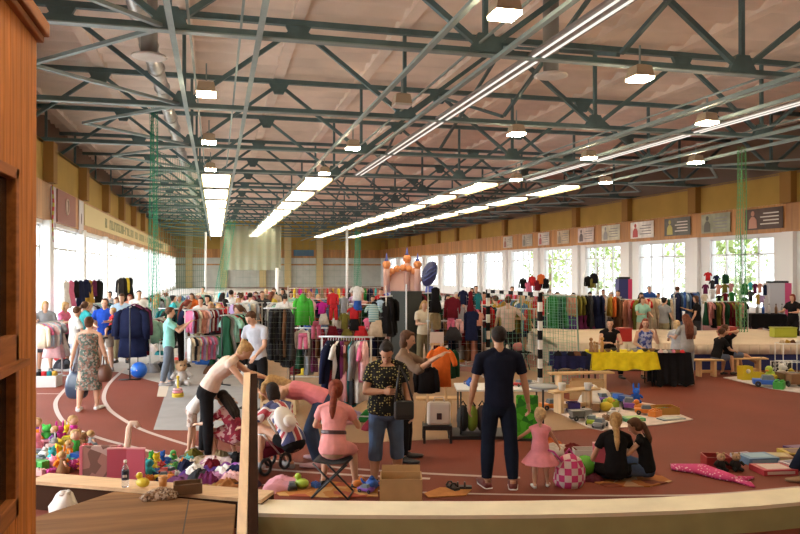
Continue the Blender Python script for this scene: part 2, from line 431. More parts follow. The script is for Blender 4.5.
# ---- white lamp troughs
TRO = emit('lit_tube', (1, .92, .82), .75)
for cx, z, lab in ((5.95, 6.52, 'long white lamp trough running past the dark round vent'), (13.9, 6.55, 'long white lamp trough over the right half of the hall')):
    t = empty('lamp_trough', (cx, 0, z), 0, lab, 'ceiling light', 'long white lamp troughs')
    MB().bb(-.2, .2, 6, 31, .03, .08).build('tray', mat('tray_grey', (.3, .28, .26), .5), t)
    for s in (-.1, .1):
        MB().bb(s - .014, s + .014, 6, 31, 0, .03).build('tube', TRO, t)
# ---- silver duct and round vents
d = MB(); d.tube([(-1.45, y, 7.5 + .02 * math.sin(y)) for y in range(3, 70)], .19, 12)
for y in range(3, 70, 2): d.torus((-1.45, y, 7.5 + .02 * math.sin(y)), .2, .02, 12, 4, 0, Matrix.Rotation(math.pi / 2, 3, 'X'))
tag(d.build('air_duct', mat('foil_duct', (.55, .54, .52), .35, .8, .2, 5)), 'silver foil air duct running under the roof on the left', 'duct')
for (u, v, dd, lab) in ((149, 57, 15.0, 'round white ceiling vent beside the silver duct'), (551, 76, 15.5, 'round grey ceiling vent beside the white lamp trough')):
    p = at(u, v, dd)
    t = empty('round_vent', p, 0, lab, 'vent', 'round ceiling vents')
    MB().lathe([(.02, .02), (.1, 0), (.16, 0), (.3, -.02), (.36, .0), (.34, .03), (.2, .06)], n=24).build('diffuser', mat('vent_white', (.62, .56, .5), .5), t)
    MB().lathe([(.16, .05), (.17, .5), (.17, Z_TOP - p.z)], n=16).build('duct_neck', mat('vent_neck', (.25, .24, .22), .5), t)
# ---- luminous ceiling strips
LUM = emit('luminous_panel', (1, .88, .66), 8.0)
FRAME = mat('lamp_frame', (.32, .3, .25), .5)
strip0 = None
NEARW = ['strip over the left aisle', 'strip over the middle racks', 'strip right of the white trough', 'strip nearest the right wall']
for i, sx in enumerate(STX):
    for k in range(10):
        y = 30.8 + 6 * k
        lab = 'glowing ceiling panel, %s from the front in the %s' % (ORD[k], NEARW[i])
        if strip0 is None:
            strip0 = empty('ceiling_panel_light', (sx, y, Z_CHORD), 0, lab, 'ceiling light', 'luminous ceiling panels')
            f = MB(); f.bb(-.62, .62, .7, 5.3, -.02, .03); f.build('frame', FRAME, strip0)
            for s in (-1, 1): MB().bb(s * .6 - .02, s * .6 + .02, .7, 5.3, -.14, -.02).build('side_rail', mat('yellow_rail', (.5, .38, .12), .5), strip0)
            for j in range(1): MB().bb(-.57, .57, .8, 5.2, -.05, -.022).build('diffuser', LUM, strip0)
        else: dup(strip0, (sx, y, Z_CHORD), None, lab, 'luminous ceiling panels')
# ---- high-bay pendant lamps, some added out of view to light the foreground
PEND = emit('lamp_glow', (1, .8, .52), 110.0)
spots = []
for i, sx in enumerate((-.2, 4.05, 12.0, 16.1)):
    for k, y in enumerate((9.8, 15.8, 21.8, 27.8)):  # first lamp of each row but the second is an unseen addition for foreground light
        spots.append((sx, y, i, k))
spots += [(-.2, 3.8, 5, 0), (4.05, 3.8, 5, 1), (12.0, 3.8, 5, 2)]  # out-of-view lamps added over the near end to brighten the foreground
spots += [(7.95, 12.45, 4, 0), (7.95, 18.4, 4, 1)]
lamp0 = None; RN = ['left aisle row', 'row left of the white trough', 'row right of the white trough', 'row nearest the right wall', 'middle row under the truss nodes', 'added unseen near end row']
for sx, y, i, k in spots:
    unlit = (i == 1 and k == 1)
    lab = ('unlit boxy pendant lamp, %s' if unlit else 'lit pendant lamp, %s') % ('%s from the front in the %s' % (ORD[k], RN[i]))
    if lamp0 is None or unlit:
        t = empty('pendant_lamp', (sx, y, 6.15), 0, lab, 'lamp', 'high bay pendant lamps')
        h = MB(); h.rings([[(a * w, b * w, z) for a, b in ((-1, -1), (1, -1), (1, 1), (-1, 1))] for w, z in ((.2, .05), (.19, .08), (.16, .26), (.07, .3))], sm=False); h.build('housing', mat('lamp_housing', (.42, .32, .22), .5), t)
        MB().bb(-.19, .19, -.19, .19, 0, .05).build('glowing_lens', mat('dim_lens', (.6, .55, .5), .3) if unlit else PEND, t)
        MB().bb(-.015, .015, -.015, .015, .3, .68).build('stem', BEAM, t)
        if not unlit: lamp0 = t
    else: dup(lamp0, (sx, y, 6.15), None, lab, 'high bay pendant lamps')
# hanging speaker-like junction boxes and chain clusters under truss two
# ---- posters on the right band
def yat(u): return XR / math.tan(math.atan((u - 400) / F) + A)
POST = [(748, 786, (.09, .055, .045), (.5, .25, .18), 'dark brown banner with a pale figure and white lines'),
        (704, 733, (.3, .31, .22), (.12, .12, .1), 'green grey banner with two dark standing figures'),
        (667, 693, (.12, .12, .11), (.45, .4, .12), 'black and yellow banner with a seated figure'),
        (633, 656, (.75, .72, .68), (.5, .08, .08), 'white banner with a red emblem and grey lines'),
        (604, 622, (.55, .53, .42), (.3, .3, .3), 'pale banner with green lines'),
        (580, 596, (.6, .5, .46), (.15, .12, .12), 'pale banner with a dark figure and red lines'),
        (559, 571, (.5, .4, .28), (.3, .25, .2), 'tan banner with rows of grey lines'),
        (540, 551, (.55, .5, .46), (.4, .1, .12), 'pale banner with a red patch'),
        (524, 534, (.4, .36, .3), (.2, .2, .18), 'small grey banner far along the right wall'),
        (505, 514, (.5, .45, .38), (.3, .12, .1), 'farthest small pale banner on the right wall')]
for u0, u1, c1, c2, lab in POST:
    y1, y0 = yat(u0), yat(u1); w = y1 - y0
    t = empty('wall_banner', (XR - .14, y0, 4.2), 0, lab + ' on the wooden band', 'banner', 'banners on the right band')
    MB().bb(-.012, .012, 0, w, 0, .9).build('sheet', mat('banner', c1, .6, 0, .25, 2), t)
    f = MB(); xx = -.02                                 # figure: head and shoulders
    yy = w * .78
    f.ball((xx, yy, .7), (.008, min(.11, w * .06), .12), 0, 12); f.prism([(-.3, -.0), (.3, 0), (.26, .36), (.1, .5), (-.1, .5), (-.26, .36)], -.006, .006); k0 = len(f.v) - 12
    f.v[k0:] = [(xx + c, yy + a * w / 2.6, b + .06) for a, b, c in f.v[k0:]]
    f.build('picture', mat('banner_print', c2, .6), t)
    f = MB()
    for k in range(4): f.bb(-.018, -.013, w * .1, w * (.58 - .08 * (k % 2)), .2 + .15 * k, .25 + .15 * k)
    f.build('line_print', mat('banner_lines', (.7, .66, .6) if sum(c1) < .8 else (.25, .25, .25), .6), t)
# ---- left band: long cream sign, maroon banner, pennants, ribbon
t = empty('long_sign', (XL + .12, 31, 4.25), 0, 'long cream sign with green grey lettering along the left wall', 'sign')
MB().bb(-.02, .02, 0, 52, 0, .85).build('board', mat('sign_cream', (.62, .5, .24), .6), t)
y = 5.5
rr = random.Random(3)
while y < 44:
    w = rr.uniform(.45, .75); f = MB()
    f.bb(.02, .035, y, y + .14, .2, .65)
    if rr.random() < .8: f.bb(.02, .035, y + w - .14, y + w, .2, .65)
    z = rr.choice((.2, .38, .55)); f.bb(.02, .035, y, y + w, z, z + .1)
    f.build('letter', mat('sign_letters', (.28, .3, .16), .6), t)
    y += w + (.25 if rr.random() < .8 else 1.0)
def lyat(u): return -XL / math.tan(-(math.atan((u - 400) / F) + A))
t = empty('wall_banner', (XL + .12, lyat(53), 4.05), 0, 'maroon square banner with a pale round emblem by the left windows', 'banner')
MB().bb(-.015, .015, 0, 3.2, 0, 1.1).build('sheet', mat('banner_maroon', (.25, .07, .05), .6), t)
f = MB(); M = Matrix.Rotation(math.pi / 2, 3, 'Y')
f.torus((.02, 1.6, .62), .26, .035, 20, 6, 0, M); f.ball((.02, 1.6, .62), (.01, .1, .2)); 
f.build('emblem', mat('banner_pale', (.55, .42, .36), .6), t)
for u0, u1, c, lab in ((75.5, 80, (.62, .58, .6), 'white pennant with a dark emblem beside the maroon banner'), (47, 51.5, (.5, .42, .5), 'lilac pennant left of the maroon banner')):
    y0, y1 = lyat(u0), lyat(u1)
    t = empty('wall_pennant', (XL + .12, y0, 3.85), 0, lab, 'pennant', 'pennants on the left band')
    MB().bb(-.012, .012, 0, y1 - y0, 0, 1.3).build('sheet', mat('pennant', c, .7), t)
    f = MB(); f.ball((.014, (y1 - y0) / 2, .6), (.008, .12, .22)); f.build('emblem', mat('pennant_mark', (.16, .13, .15), .7), t)
y0 = lyat(45.5)
f = MB(); f.tube([(0, 0, 1.8), (.02, .05, 1.2), (0, -.03, .6), (.02, .04, 0)], [.05, .09, .08, .03], 8, 0, .3, (0, 1, 0))
tag(f.build('hanging_ribbon', pattern('stripe', (.5, .06, .04), (.45, .4, .05), None, 1.2), None, (XL + .2, y0, 3.35)), 'red and yellow ribbon hanging over the left window', 'ribbon')
# ---- blue board on the far wall
tag(MB().bb(10.4, 13.2, YF - .2, YF - .07, 4.3, 5.15).build('score_board', mat('board_blue', (.05, .12, .2), .5)), 'dark blue scoreboard high on the far wall', 'scoreboard')

# ---- low curved wall in front
d0 = []
for u, v in ((262, 499), (330, 500.5), (400, 501), (470, 501), (530, 500.5), (600, 499), (660, 497), (730, 493), (800, 487), (860, 480.5)):
    d0.append(fl(u, v, .25))
near = []
for i, p in enumerate(d0):
    t = (d0[min(i + 1, len(d0) - 1)] - d0[max(i - 1, 0)]).normalized(); near.append(p + Vector((t.y, -t.x, 0)) * .4)
def wallpoly(z): return [(p.x, p.y) for p in d0] + [(p.x, p.y) for p in reversed(near)]
kerb = MB().prism(wallpoly(0), 0, .215)
kw = struct(kerb, 'trim_1', mat('olive_plaster', (.36, .33, .15), .8, 0, .1, 3))
MB().prism(wallpoly(0), .215, .25).build('coping', mat('cream_coping', (.74, .66, .5), .7, 0, .08, 3), kw)
# left stretch with plank top
p0, p1 = fl(30, 480, .3), fl(262, 499, .3); tt = (p1 - p0).normalized(); nn = Vector((tt.y, -tt.x, 0))
a0 = p0 + Vector((-tt.y, tt.x, 0)) * .28; a1 = p1 + Vector((-tt.y, tt.x, 0)) * .28
bw = struct(MB().prism([(p0.x, p0.y), (p1.x, p1.y), (a1.x, a1.y), (a0.x, a0.y)], 0, .265), 'trim_2', mat('dark_brown_paint', (.05, .022, .012), .9, spec=.1))
MB().prism([((p0 + nn * .02).x, (p0 + nn * .02).y), ((p1 + nn * .02).x, (p1 + nn * .02).y), (a1.x, a1.y), (a0.x, a0.y)], .265, .3).build('plank_top', wood('plank_top', (.62, .4, .22), 'X', .6, .5, .2), bw)

# ---- wooden booth at the left edge
BOOTH = wood('booth_planks', (.46, .155, .03), 'Z', .8, .75, .4)
BOOTHD = wood('booth_trim', (.3, .1, .025), 'Y', .8, .7, .35)
bx, by, bt = -1.2, 5.46, 4.12
t = empty('wooden_booth', (bx, by, 0), 0, 'tall orange brown plank booth with dark window at the left edge', 'booth')
b = MB(); y = 0.0
wy0, wy1 = -3.2, -.53
while y > -6.4:
    if wy0 < y - .07 < wy1:
        b.bb(-.05, 0, y - .128, y - .004, 0, .98); b.bb(-.05, 0, y - .128, y - .004, 3.12, bt)
    else: b.bb(-.05, 0, y - .128, y - .004, 0, bt)
    y -= .132
y = -.0
while y > -3.9:
    b.bb(y - .128, y - .004, -.05, 0, 0, bt); y -= .132
b.bb(-3.9, -.05, -6.4, -.05, bt - .1, bt - .05)
b.bb(-3.9, -.052, -.06, -.05, 0, bt - .1); b.bb(-.056, -.05, -6.4, wy0, 0, bt - .1); b.bb(-.056, -.05, wy1, -.05, 0, bt - .1); b.bb(-3.95, -3.9, -6.4, -.05, 0, bt - .1)
b.build('plank_wall', BOOTH, t)
MB().bb(-3.95, .07, -6.4, .07, bt, bt + .1).bb(-3.95, .04, -6.4, .04, bt - .05, bt).build('cornice', BOOTHD, t, bevel=.01)
f = MB()
for z0, z1 in ((.98, 1.1), (1.92, 2.1), (3.05, 3.12)): f.bb(-.06, .02, wy0, wy1, z0, z1)
for a, c in ((wy0, wy0 + .08), (wy1 - .07, wy1)): f.bb(-.06, .02, a, c, .98, 3.12)
fo = f.build('window_frame', BOOTHD, t, bevel=.006)
MB().bb(-.045, -.035, wy0, wy1, 1.0, 3.1).build('pane', mat('dark_pane', (.012, .01, .008), .15), fo)
f = MB(); f.bb(-.02, .07, wy0, wy1 + .05, 1.9, 1.94); f.build('sill_ledge', BOOTHD, t)
# ---- wooden platform board and leaning timber
c0, c1, c2 = fl(35, 517, .3), fl(116, 490.7, .3), fl(236, 504, .3)
q = [c0, c1, fl(189, 498.5, .3), c2, c2 + Vector((-.1, -2.0, 0)), c0 + Vector((.2, -1.6, 0))]
t = empty('plank_platform', (c0.x, c0.y, 0), 0, 'worn brown wooden platform top in front of the plank wall', 'platform')
L = lambda p: (p.x - c0.x, p.y - c0.y)
MB().prism([L(p) for p in q], .25, .3).build('deck', wood('platform_wood', (.2, .095, .035), 'X', .35, .85, .45), t, bevel=.006)
g = MB()
for k, (i, j) in enumerate(((1, 5),)):
    pass
for p in (q[0], q[3], q[4], q[5]):
    s = (sum((w for w in q), Vector()) / 6 - p).normalized() * .12 + p
    MB().bb(s.x - c0.x - .04, s.x - c0.x + .04, s.y - c0.y - .04, s.y - c0.y + .04, 0, .25).build('support', BOOTHD, t)
s0, s1 = fl(189, 499.5, .3), fl(183, 534, .3)
g.bar((s0.x - c0.x, s0.y - c0.y, .3005), (s1.x - c0.x, s1.y - c0.y, .3005), .012, .002); g.build('seam', mat('seam_dark', (.05, .025, .01), .8), t)
pa = at(250.5, 374.5, 6.65); pb = at(247, 560, 3.85)
t = empty('handrail', (pa.x, pa.y, 0), 0, 'pale knotty wooden rail with dark side board rising before the low wall', 'handrail')
ax_ = (pb - pa).normalized(); sx = (RIGHT - ax_ * RIGHT.dot(ax_)).normalized(); sy = ax_.cross(sx)
if sy.z < 0: sy = -sy
rot = Matrix((sx, sy, ax_)).transposed(); Lh = (pb - pa).length; o0 = Vector((0, 0, pa.z))
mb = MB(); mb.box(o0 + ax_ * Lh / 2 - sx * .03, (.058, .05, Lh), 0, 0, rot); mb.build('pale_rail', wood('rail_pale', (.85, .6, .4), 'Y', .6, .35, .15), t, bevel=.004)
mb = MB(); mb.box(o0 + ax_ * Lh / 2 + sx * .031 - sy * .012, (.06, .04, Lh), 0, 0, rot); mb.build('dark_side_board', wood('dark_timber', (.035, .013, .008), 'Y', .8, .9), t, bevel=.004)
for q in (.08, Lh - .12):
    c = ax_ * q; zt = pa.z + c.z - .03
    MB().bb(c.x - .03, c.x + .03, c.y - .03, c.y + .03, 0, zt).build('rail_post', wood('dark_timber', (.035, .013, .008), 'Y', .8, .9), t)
# ---- outside
struct(MB().bb(-120, 160, -60, 200, -.4, -.25), 'ground', mat('outside_ground', (.72, .7, .66), .9))
def tree(x, y, h, lab, seed):
    t = empty('tree', (x, y, -.25), 0, lab, 'tree', 'trees outside the right windows'); r = random.Random(seed)
    MB().tube([(0, 0, 0), (.1, 0, h * .3), (0, .1, h * .55)], [.2, .15, .08], 8).build('trunk', mat('bark', (.2, .14, .09), .9), t)
    f = MB()
    for k in range(900):
        a = r.uniform(0, 6.28); zz = r.uniform(.12, 1); rr_ = (h * .36) * math.sqrt(r.random()) * (1.05 - abs(zz - .5))
        p = Vector((rr_ * math.cos(a), rr_ * math.sin(a), zz * h))
        n = Vector((r.uniform(-1, 1), r.uniform(-1, 1), r.uniform(-.3, 1))).normalized(); x_ = n.orthogonal().normalized() * r.uniform(.12, .3); y_ = n.cross(x_)
        f.add([p - x_, p + y_ * .6, p + x_, p - y_ * .6], [(0, 1, 2, 3)])
    f.build('foliage', mat('leaf_green', (.25, .33, .1), .7, 0, .3, 1), t)
for k, (x, y, h) in enumerate(((31, 24, 7), (33, 31, 8), (30, 38, 6.5), (34, 45, 8.5), (31, 55, 7), (33, 68, 8))):
    tree(x, y, h, '%s green tree outside the right hand windows, %s from the front' % (('bushy', 'tall', 'short', 'tall', 'loose', 'far')[k], ORD[k]), k)
# ================================================================ people
SKIN = mat('skin', (.56, .31, .2), .55, 0, .06, 12)
SKINT = mat('skin_tan', (.47, .24, .14), .55, 0, .06, 12)
EYE = mat('eye_dark', (.03, .02, .015), .3); LIP = mat('lip', (.42, .13, .11), .5)
def hairmat(c):
    return mat('hair', c, .65, 0, .3, 30, .4, 120, .2)
HAIRC = {'brown': (.09, .04, .02), 'dark': (.018, .012, .01), 'blond': (.42, .25, .1), 'red': (.2, .04, .02), 'auburn': (.16, .05, .025), 'grey': (.4, .38, .36), 'light': (.52, .36, .18)}
def voxel(mb, size, smooth, name, m):
    """grow one continuous skin over the overlapping limbs"""
    o = mb.build('tmp', m)
    r = o.modifiers.new('r', 'REMESH'); r.mode = 'VOXEL'; r.voxel_size = size; r.use_smooth_shade = True
    if smooth:
        q = o.modifiers.new('q', 'SMOOTH'); q.factor = .5; q.iterations = smooth
    dg = bpy.context.evaluated_depsgraph_get()
    me = bpy.data.meshes.new_from_object(o.evaluated_get(dg)); me.name = name
    me.materials.clear(); me.materials.append(m)
    for p in me.polygons: p.use_smooth = True
    old = o.data; bpy.data.objects.remove(o); bpy.data.meshes.remove(old)
    return me
def joinmesh(me, mb):
    bm = bmesh.new(); bm.from_mesh(me); t = mb.mesh('t', []); bm.from_mesh(t); bm.to_mesh(me); bm.free(); bpy.data.meshes.remove(t)
    for p in me.polygons: p.use_smooth = True
def sk(h, P):
    """joint positions for a pose; local +Y is the way the person faces, +X the right hand"""
    hs = P.get('hs', 1.0); b = h * (1 - .135 * hs - .045) / .82
    S = P.get('sex', 'f'); J = {'b': b, 'hh': .135 * hs * h, 'sex': S, 'fat': P.get('fat', 1.0)}
    sw = (.108 if S == 'f' else .124) * b; hw = .052 * b
    lean = R(P.get('lean', 0)); side = R(P.get('side', 0)); up = R(P.get('curl', P.get('lean', 0)))
    d1 = Vector((math.sin(side), math.sin(lean) * math.cos(side), math.cos(lean) * math.cos(side)))
    d2 = Vector((math.sin(side), math.sin(up) * math.cos(side), math.cos(up) * math.cos(side)))
    legs = []
    for s, key in ((-1, 'legL'), (1, 'legR')):
        f, ab, k = (R(q) for q in P.get(key, (2, 4, 2)))
        th = Vector((s * math.sin(ab), math.sin(f) * math.cos(ab), -math.cos(f) * math.cos(ab)))
        ab2 = ab * P.get('shin', .5); sh = Vector((s * math.sin(ab2), math.sin(f - k) * math.cos(ab2), -math.cos(f - k) * math.cos(ab2)))
        hip = Vector((s * hw, 0, 0)); kn = hip + th * .245 * b; an = kn + sh * .245 * b
        ft = (Vector((s * math.sin(R(12)), 1, 0))).normalized()
        if abs(f - k) > R(50): ft = Vector((0, .75 * math.cos(f - k), .75 if f > 0 else -.6)).normalized() if f - k > 0 else Vector((0, math.cos(f - k) * .5, -.9)).normalized()
        legs.append([hip, kn, an, ft])
    low = min(l[2].z for l in legs) - .042 * b
    pz = P['hip'] * b if 'hip' in P else -low
    o = Vector((0, 0, pz))
    for l in legs:
        for i in range(3): l[i] = l[i] + o
    J['legs'] = legs; J['pel'] = o; J['d1'] = d1; J['d2'] = d2
    J['mid'] = o + d1 * .15 * b; J['neck'] = J['mid'] + d2 * .172 * b
    tw = R(P.get('twist', 0)); xs = Vector((math.cos(tw), -math.sin(tw), 0)); xs = (xs - d2 * xs.dot(d2)).normalized(); J['xs'] = xs
    arms = []
    for s, key in ((-1, 'armL'), (1, 'armR')):
        f, ab, e, inw = (R(q) for q in P.get(key, (4, 8, 12, 4)))
        shd = J['neck'] - d2 * .03 * b + xs * s * sw
        ua = Vector((s * math.sin(ab), math.sin(f) * math.cos(ab), -math.cos(f) * math.cos(ab)))
        g = f + e; fa = Vector((-s * math.sin(inw), math.sin(g) * math.cos(inw), -math.cos(g) * math.cos(inw)))
        if e < R(30): fa = (fa + Vector((s * math.sin(ab) * .8, 0, 0))).normalized()
        el = shd + ua * .168 * b; wr = el + fa * .145 * b
        arms.append([shd, el, wr, fa, s])
    J['arms'] = arms
    hp, hy, hr = (R(q) for q in P.get('head', (0, 0, 0)))
    nd = Vector((math.sin(side) * .5, math.sin(up * .55 + hp * .3), math.cos(up * .55 + hp * .3)))
    fw_ = Vector((math.sin(hy) * math.cos(hp), math.cos(hy) * math.cos(hp), -math.sin(hp))); zz = Vector((math.sin(hr), 0, 1)); xx = fw_.cross(zz).normalized(); zz = xx.cross(fw_).normalized()
    J['hm'] = Matrix((xx, fw_, zz)).transposed()          # head frame
    J['hc'] = J['neck'] + nd * .035 * b + zz * J['hh'] * .5 + fw_ * .012 * b
    return J
def spine(mb, J, t0, t1, infl, mi=0, n=14):
    b = J['b']; S = J['sex']; k = J['fat']
    prof = [(-.07, .05, .045), (-.045, .085, .06), (0, .098, .07), (.05, .095, .068), (.1, .083, .06), (.15, .078, .056), (.2, .086, .062), (.25, .096, .064), (.285, .1, .058), (.305, .085, .045), (.325, .042, .035)] if S == 'f' else \
           [(-.07, .05, .045), (-.045, .08, .058), (0, .09, .066), (.05, .09, .064), (.1, .087, .06), (.15, .088, .06), (.2, .098, .066), (.25, .11, .068), (.285, .113, .06), (.305, .098, .046), (.325, .045, .037)]
    def val(t):
        for i in range(len(prof) - 1):
            a, c = prof[i], prof[i + 1]
            if a[0] <= t <= c[0]:
                q = (t - a[0]) / (c[0] - a[0]); return a[1] + (c[1] - a[1]) * q, a[2] + (c[2] - a[2]) * q
        return prof[0][1:] if t < prof[0][0] else prof[-1][1:]
    ts = [t0] + [p[0] for p in prof if t0 < p[0] < t1] + [t1]; rs = []
    for t in ts:
        p = J['pel'] + J['d1'] * t * b if t <= .15 else J['mid'] + J['d2'] * (t - .15) * b
        q = min(1, max(0, (t - .08) / .14)); d = (J['d1'] * (1 - q) + J['d2'] * q).normalized()
        xs = Vector((1, 0, 0)) * (1 - q) + J['xs'] * q; xs = (xs - d * xs.dot(d)).normalized(); ys = d.cross(xs)
        rx, ry = val(t); rx = (rx * k) * b + infl; ry = ry * k * b * (1.0 if t > .28 else k) + infl
        rs.append([p + xs * rx * math.cos(2 * math.pi * i / n) + ys * ry * math.sin(2 * math.pi * i / n) for i in range(n)])
    mb.rings(rs, mi)
LEGR = [(0, .043), (.2, .05), (.5, .046), (.95, .036), (1.0, .036), (1.3, .037), (1.6, .03), (1.9, .022), (2.0, .022)]
ARMR = [(0, .0265), (.3, .027), (.9, .023), (1.0, .0235), (1.25, .024), (1.6, .02), (2.0, .0145)]
def limb(mb, pts, prof, t0, t1, b, infl, k=1.0, flare=0, mi=0, n=12):
    ts = [t0] + [p[0] for p in prof if t0 < p[0] < t1] + [t1]; P = []; rr = []
    for t in ts:
        i = min(int(t), 1); q = t - i; P.append(pts[i] * (1 - q) + pts[i + 1] * q)
        for a, c in zip(prof, prof[1:]):
            if a[0] <= t <= c[0]:
                r = a[1] + (c[1] - a[1]) * (t - a[0]) / (c[0] - a[0]); break
        rr.append(r * b * k + infl + flare * (t - t0))
    mb.tube(P, rr, n, mi)
def trap(mb, J, a, infl):
    b = J['b']; n = J['neck']
    mb.tube([n + J['d2'] * .012 * b + J['xs'] * a[4] * .012 * b, n - J['d2'] * .006 * b + J['xs'] * a[4] * .055 * b, a[0] + J['d2'] * .002 * b], [.03 * b + infl * .4, .03 * b + infl * .8, .026 * b + infl], 10)
def hands(J, fine, grips):
    mb = MB(); b = J['b']; nails = []
    for (shd, el, wr, fa, s), grip in zip(J['arms'], grips):
        n = Vector((-s, .15, 0)); n = (n - fa * n.dot(fa)).normalized(); w_ = fa.cross(n) * s     # w_ points to the thumb side
        if w_.y < 0 and abs(fa.z) > .7: w_ = -w_
        if fa.y > .6: n = Vector((-s * .4, 0, -1)); n = (n - fa * n.dot(fa)).normalized(); w_ = Vector((-s, 0, .2)); w_ = (w_ - fa * w_.dot(fa)).normalized()
        L = .052 * b
        mb.tube([wr - fa * .012 * b, wr + fa * L * .3, wr + fa * L * .75, wr + fa * L * 1.02], [(.013 * b, .013 * b), (.021 * b, .011 * b), (.024 * b, .0105 * b), (.021 * b, .008 * b)], 10, 0, 1, w_)
        for k, (fl_, off) in enumerate(((.041, .0165), (.046, .0055), (.043, -.0055), (.034, -.0165))):
            r0 = wr + fa * L * .85 + w_ * off * b; c = R(grip)
            d1 = fa * math.cos(c * .6) + n * math.sin(c * .6); d2 = fa * math.cos(c * 1.4) + n * math.sin(c * 1.4)
            a1 = r0 + d1 * fl_ * .55 * b; a2 = a1 + d2 * fl_ * .55 * b
            mb.tube([r0 - d1 * .01 * b, r0 + d1 * .01 * b, a1, a2, a2 + d2 * .002 * b], [.0048 * b, .0052 * b, .0048 * b, .0042 * b, .002 * b], 7)
        r0 = wr + fa * L * .22 + w_ * .015 * b; d1 = (fa * .7 + w_ * .75 + n * .25).normalized(); d2 = (fa * .95 + w_ * .25 + n * .4).normalized()
        a1 = r0 + d1 * .024 * b
        mb.tube([r0 - d1 * .008 * b, r0 + d1 * .008 * b, a1, a1 + d2 * .024 * b, a1 + d2 * .026 * b], [.007 * b, .0066 * b, .0056 * b, .0048 * b, .002 * b], 7)
    return mb
def make_person(name, h, P, L, vox=.011):
    """L: look. top=(kind, material), bottom=(kind, material), hair=(kind, colour), shoe=material"""
    J = sk(h, P); b = J['b']; hh = J['hh']; hm = J['hm']; hc = J['hc']
    fine = vox < .014; skin = L.get('skin', SKIN)
    B = MB(); spine(B, J, -.07, .325, 0)
    for lg in J['legs']:
        limb(B, lg[:3], LEGR, 0, 2.0, b, 0, J['fat'] ** .7); B.ball(lg[1], .037 * b)
        an, ft = lg[2], lg[3]
        B.tube([an + Vector((0, 0, .01)) - ft * .02 * b, an - ft * .025 * b + Vector((0, 0, -.022 * b)), an + ft * .04 * b + Vector((0, 0, -.026 * b)), an + ft * .105 * b + Vector((0, 0, -.03 * b))], [.021 * b, .024 * b, .024 * b, .016 * b], 10)
    for a in J['arms']:
        limb(B, a[:3], ARMR, 0, 2.0, b, 0, J['fat'] ** .6); B.ball(a[0], .03 * b); B.ball(a[1], .0238 * b); trap(B, J, a, 0)
        if not fine: B.tube([a[2], a[2] + a[3] * .05 * b, a[2] + a[3] * .1 * b], [.015 * b, .022 * b, .01 * b], 8, 0, .55)
    B.tube([J['neck'] - J['d2'] * .03 * b, hc - hm @ Vector((0, .01 * b, hh * .28))], [.036 * b, .029 * b], 12)
    H = lambda x, y, z: hc + hm @ Vector((x * hh, y * hh, z * hh))
    B.ball(H(0, -.03, .1), (.33 * hh, .41 * hh, .4 * hh), 0, 16, hm); B.ball(H(0, .08, -.14), (.27 * hh, .3 * hh, .34 * hh), 0, 14, hm)
    B.ball(H(0, .2, -.38), (.14 * hh, .12 * hh, .1 * hh), 0, 10, hm)
    if fine:
        B.tube([H(0, .36, .06), H(0, .45, -.1), H(0, .4, -.15)], [.035 * hh, .065 * hh, .05 * hh], 8); B.ball(H(0, .33, .13), (.22 * hh, .07 * hh, .05 * hh), 0, 8, hm)
        for s in (-1, 1): B.ball(H(s * .33, -.04, -.03), (.035 * hh, .07 * hh, .11 * hh), 0, 8, hm)
    me = voxel(B, vox, 3 if fine else 2, 'body', skin)
    if fine: joinmesh(me, hands(J, fine, P.get('grip', (25, 25))))
    root = bpy.data.objects.new(name, me); COL.objects.link(root)
    def child(nm, mb, m, vx=None, sm=2):
        o = bpy.data.objects.new(nm, voxel(mb, vx or vox, sm, nm, m)); COL.objects.link(o); o.parent = root; return o
    inf = .011 if fine else .016
    # --- below the waist
    bk, bm_ = L.get('bottom', (None, None))
    if bk:
        cut = {'trousers': 1.93, 'capri': 1.45, 'shorts': .8, 'hot': .42, 'leggings': 1.9}[bk] if bk != 'skirt' else 0
        c = MB(); spine(c, J, -.07, .105, inf * 1.05)
        lo = .4 if bk in ('trousers',) else 0
        for lg in J['legs']:
            if cut: limb(c, lg[:3], LEGR, 0, cut, b, inf * (1.0 if bk != 'leggings' else .6), J['fat'] ** .7 * (1.03 if bk != 'leggings' else 1), .006 if bk in ('trousers', 'shorts') else 0)
            if cut > 1: c.ball(lg[1], .04 * b + inf * .6)
        if bk == 'skirt': skirt(c, J, L.get('hem', .5), inf)
        child(bk if bk not in ('hot', 'capri') else 'shorts', c, bm_)
    tk, tm = L.get('top', (None, None))
    if tk:
        c = MB(); lo = L.get('hem0', -.02 if tk not in ('dress',) else -.04)
        hi = .312 if tk != 'tank' else .27
        spine(c, J, lo, hi, inf * 1.5)
        sl = {'tee': .62, 'polo': .62, 'long': 1.9, 'dress': L.get('sleeve', 0), 'tank': 0, 'roll': 1.3, 'vest': .12}[tk]
        for a in J['arms']:
            if sl: limb(c, a[:3], ARMR, 0, sl, b, inf * 1.15, J['fat'] ** .6, .012); c.ball(a[0], .029 * b + inf); trap(c, J, a, inf)
            if not sl: c.tube([J['neck'] + J['xs'] * a[4] * .06 * b + J['d2'] * .0 * b + J['d1'].cross(J['xs']) * s_ for s_ in (.05 * b, .0)] + [J['mid'] + J['d2'] * .1 * b + J['xs'] * a[4] * .07 * b - J['d1'].cross(J['xs']) * -.05 * b], [.014 * b, .018 * b, .02 * b], 8)
        if tk == 'polo': c.torus(J['neck'] + J['d2'] * .002, .04 * b, .012 * b, 12, 6, 0, Matrix.Rotation(J['d2'].angle(Vector((0, 0, 1))), 3, 'X') if J['d2'].y < 0 else Matrix.Rotation(-J['d2'].angle(Vector((0, 0, 1))), 3, 'X'))
        if tk == 'dress': skirt(c, J, L.get('hem', .45), inf * 1.6, L.get('flare', .0))
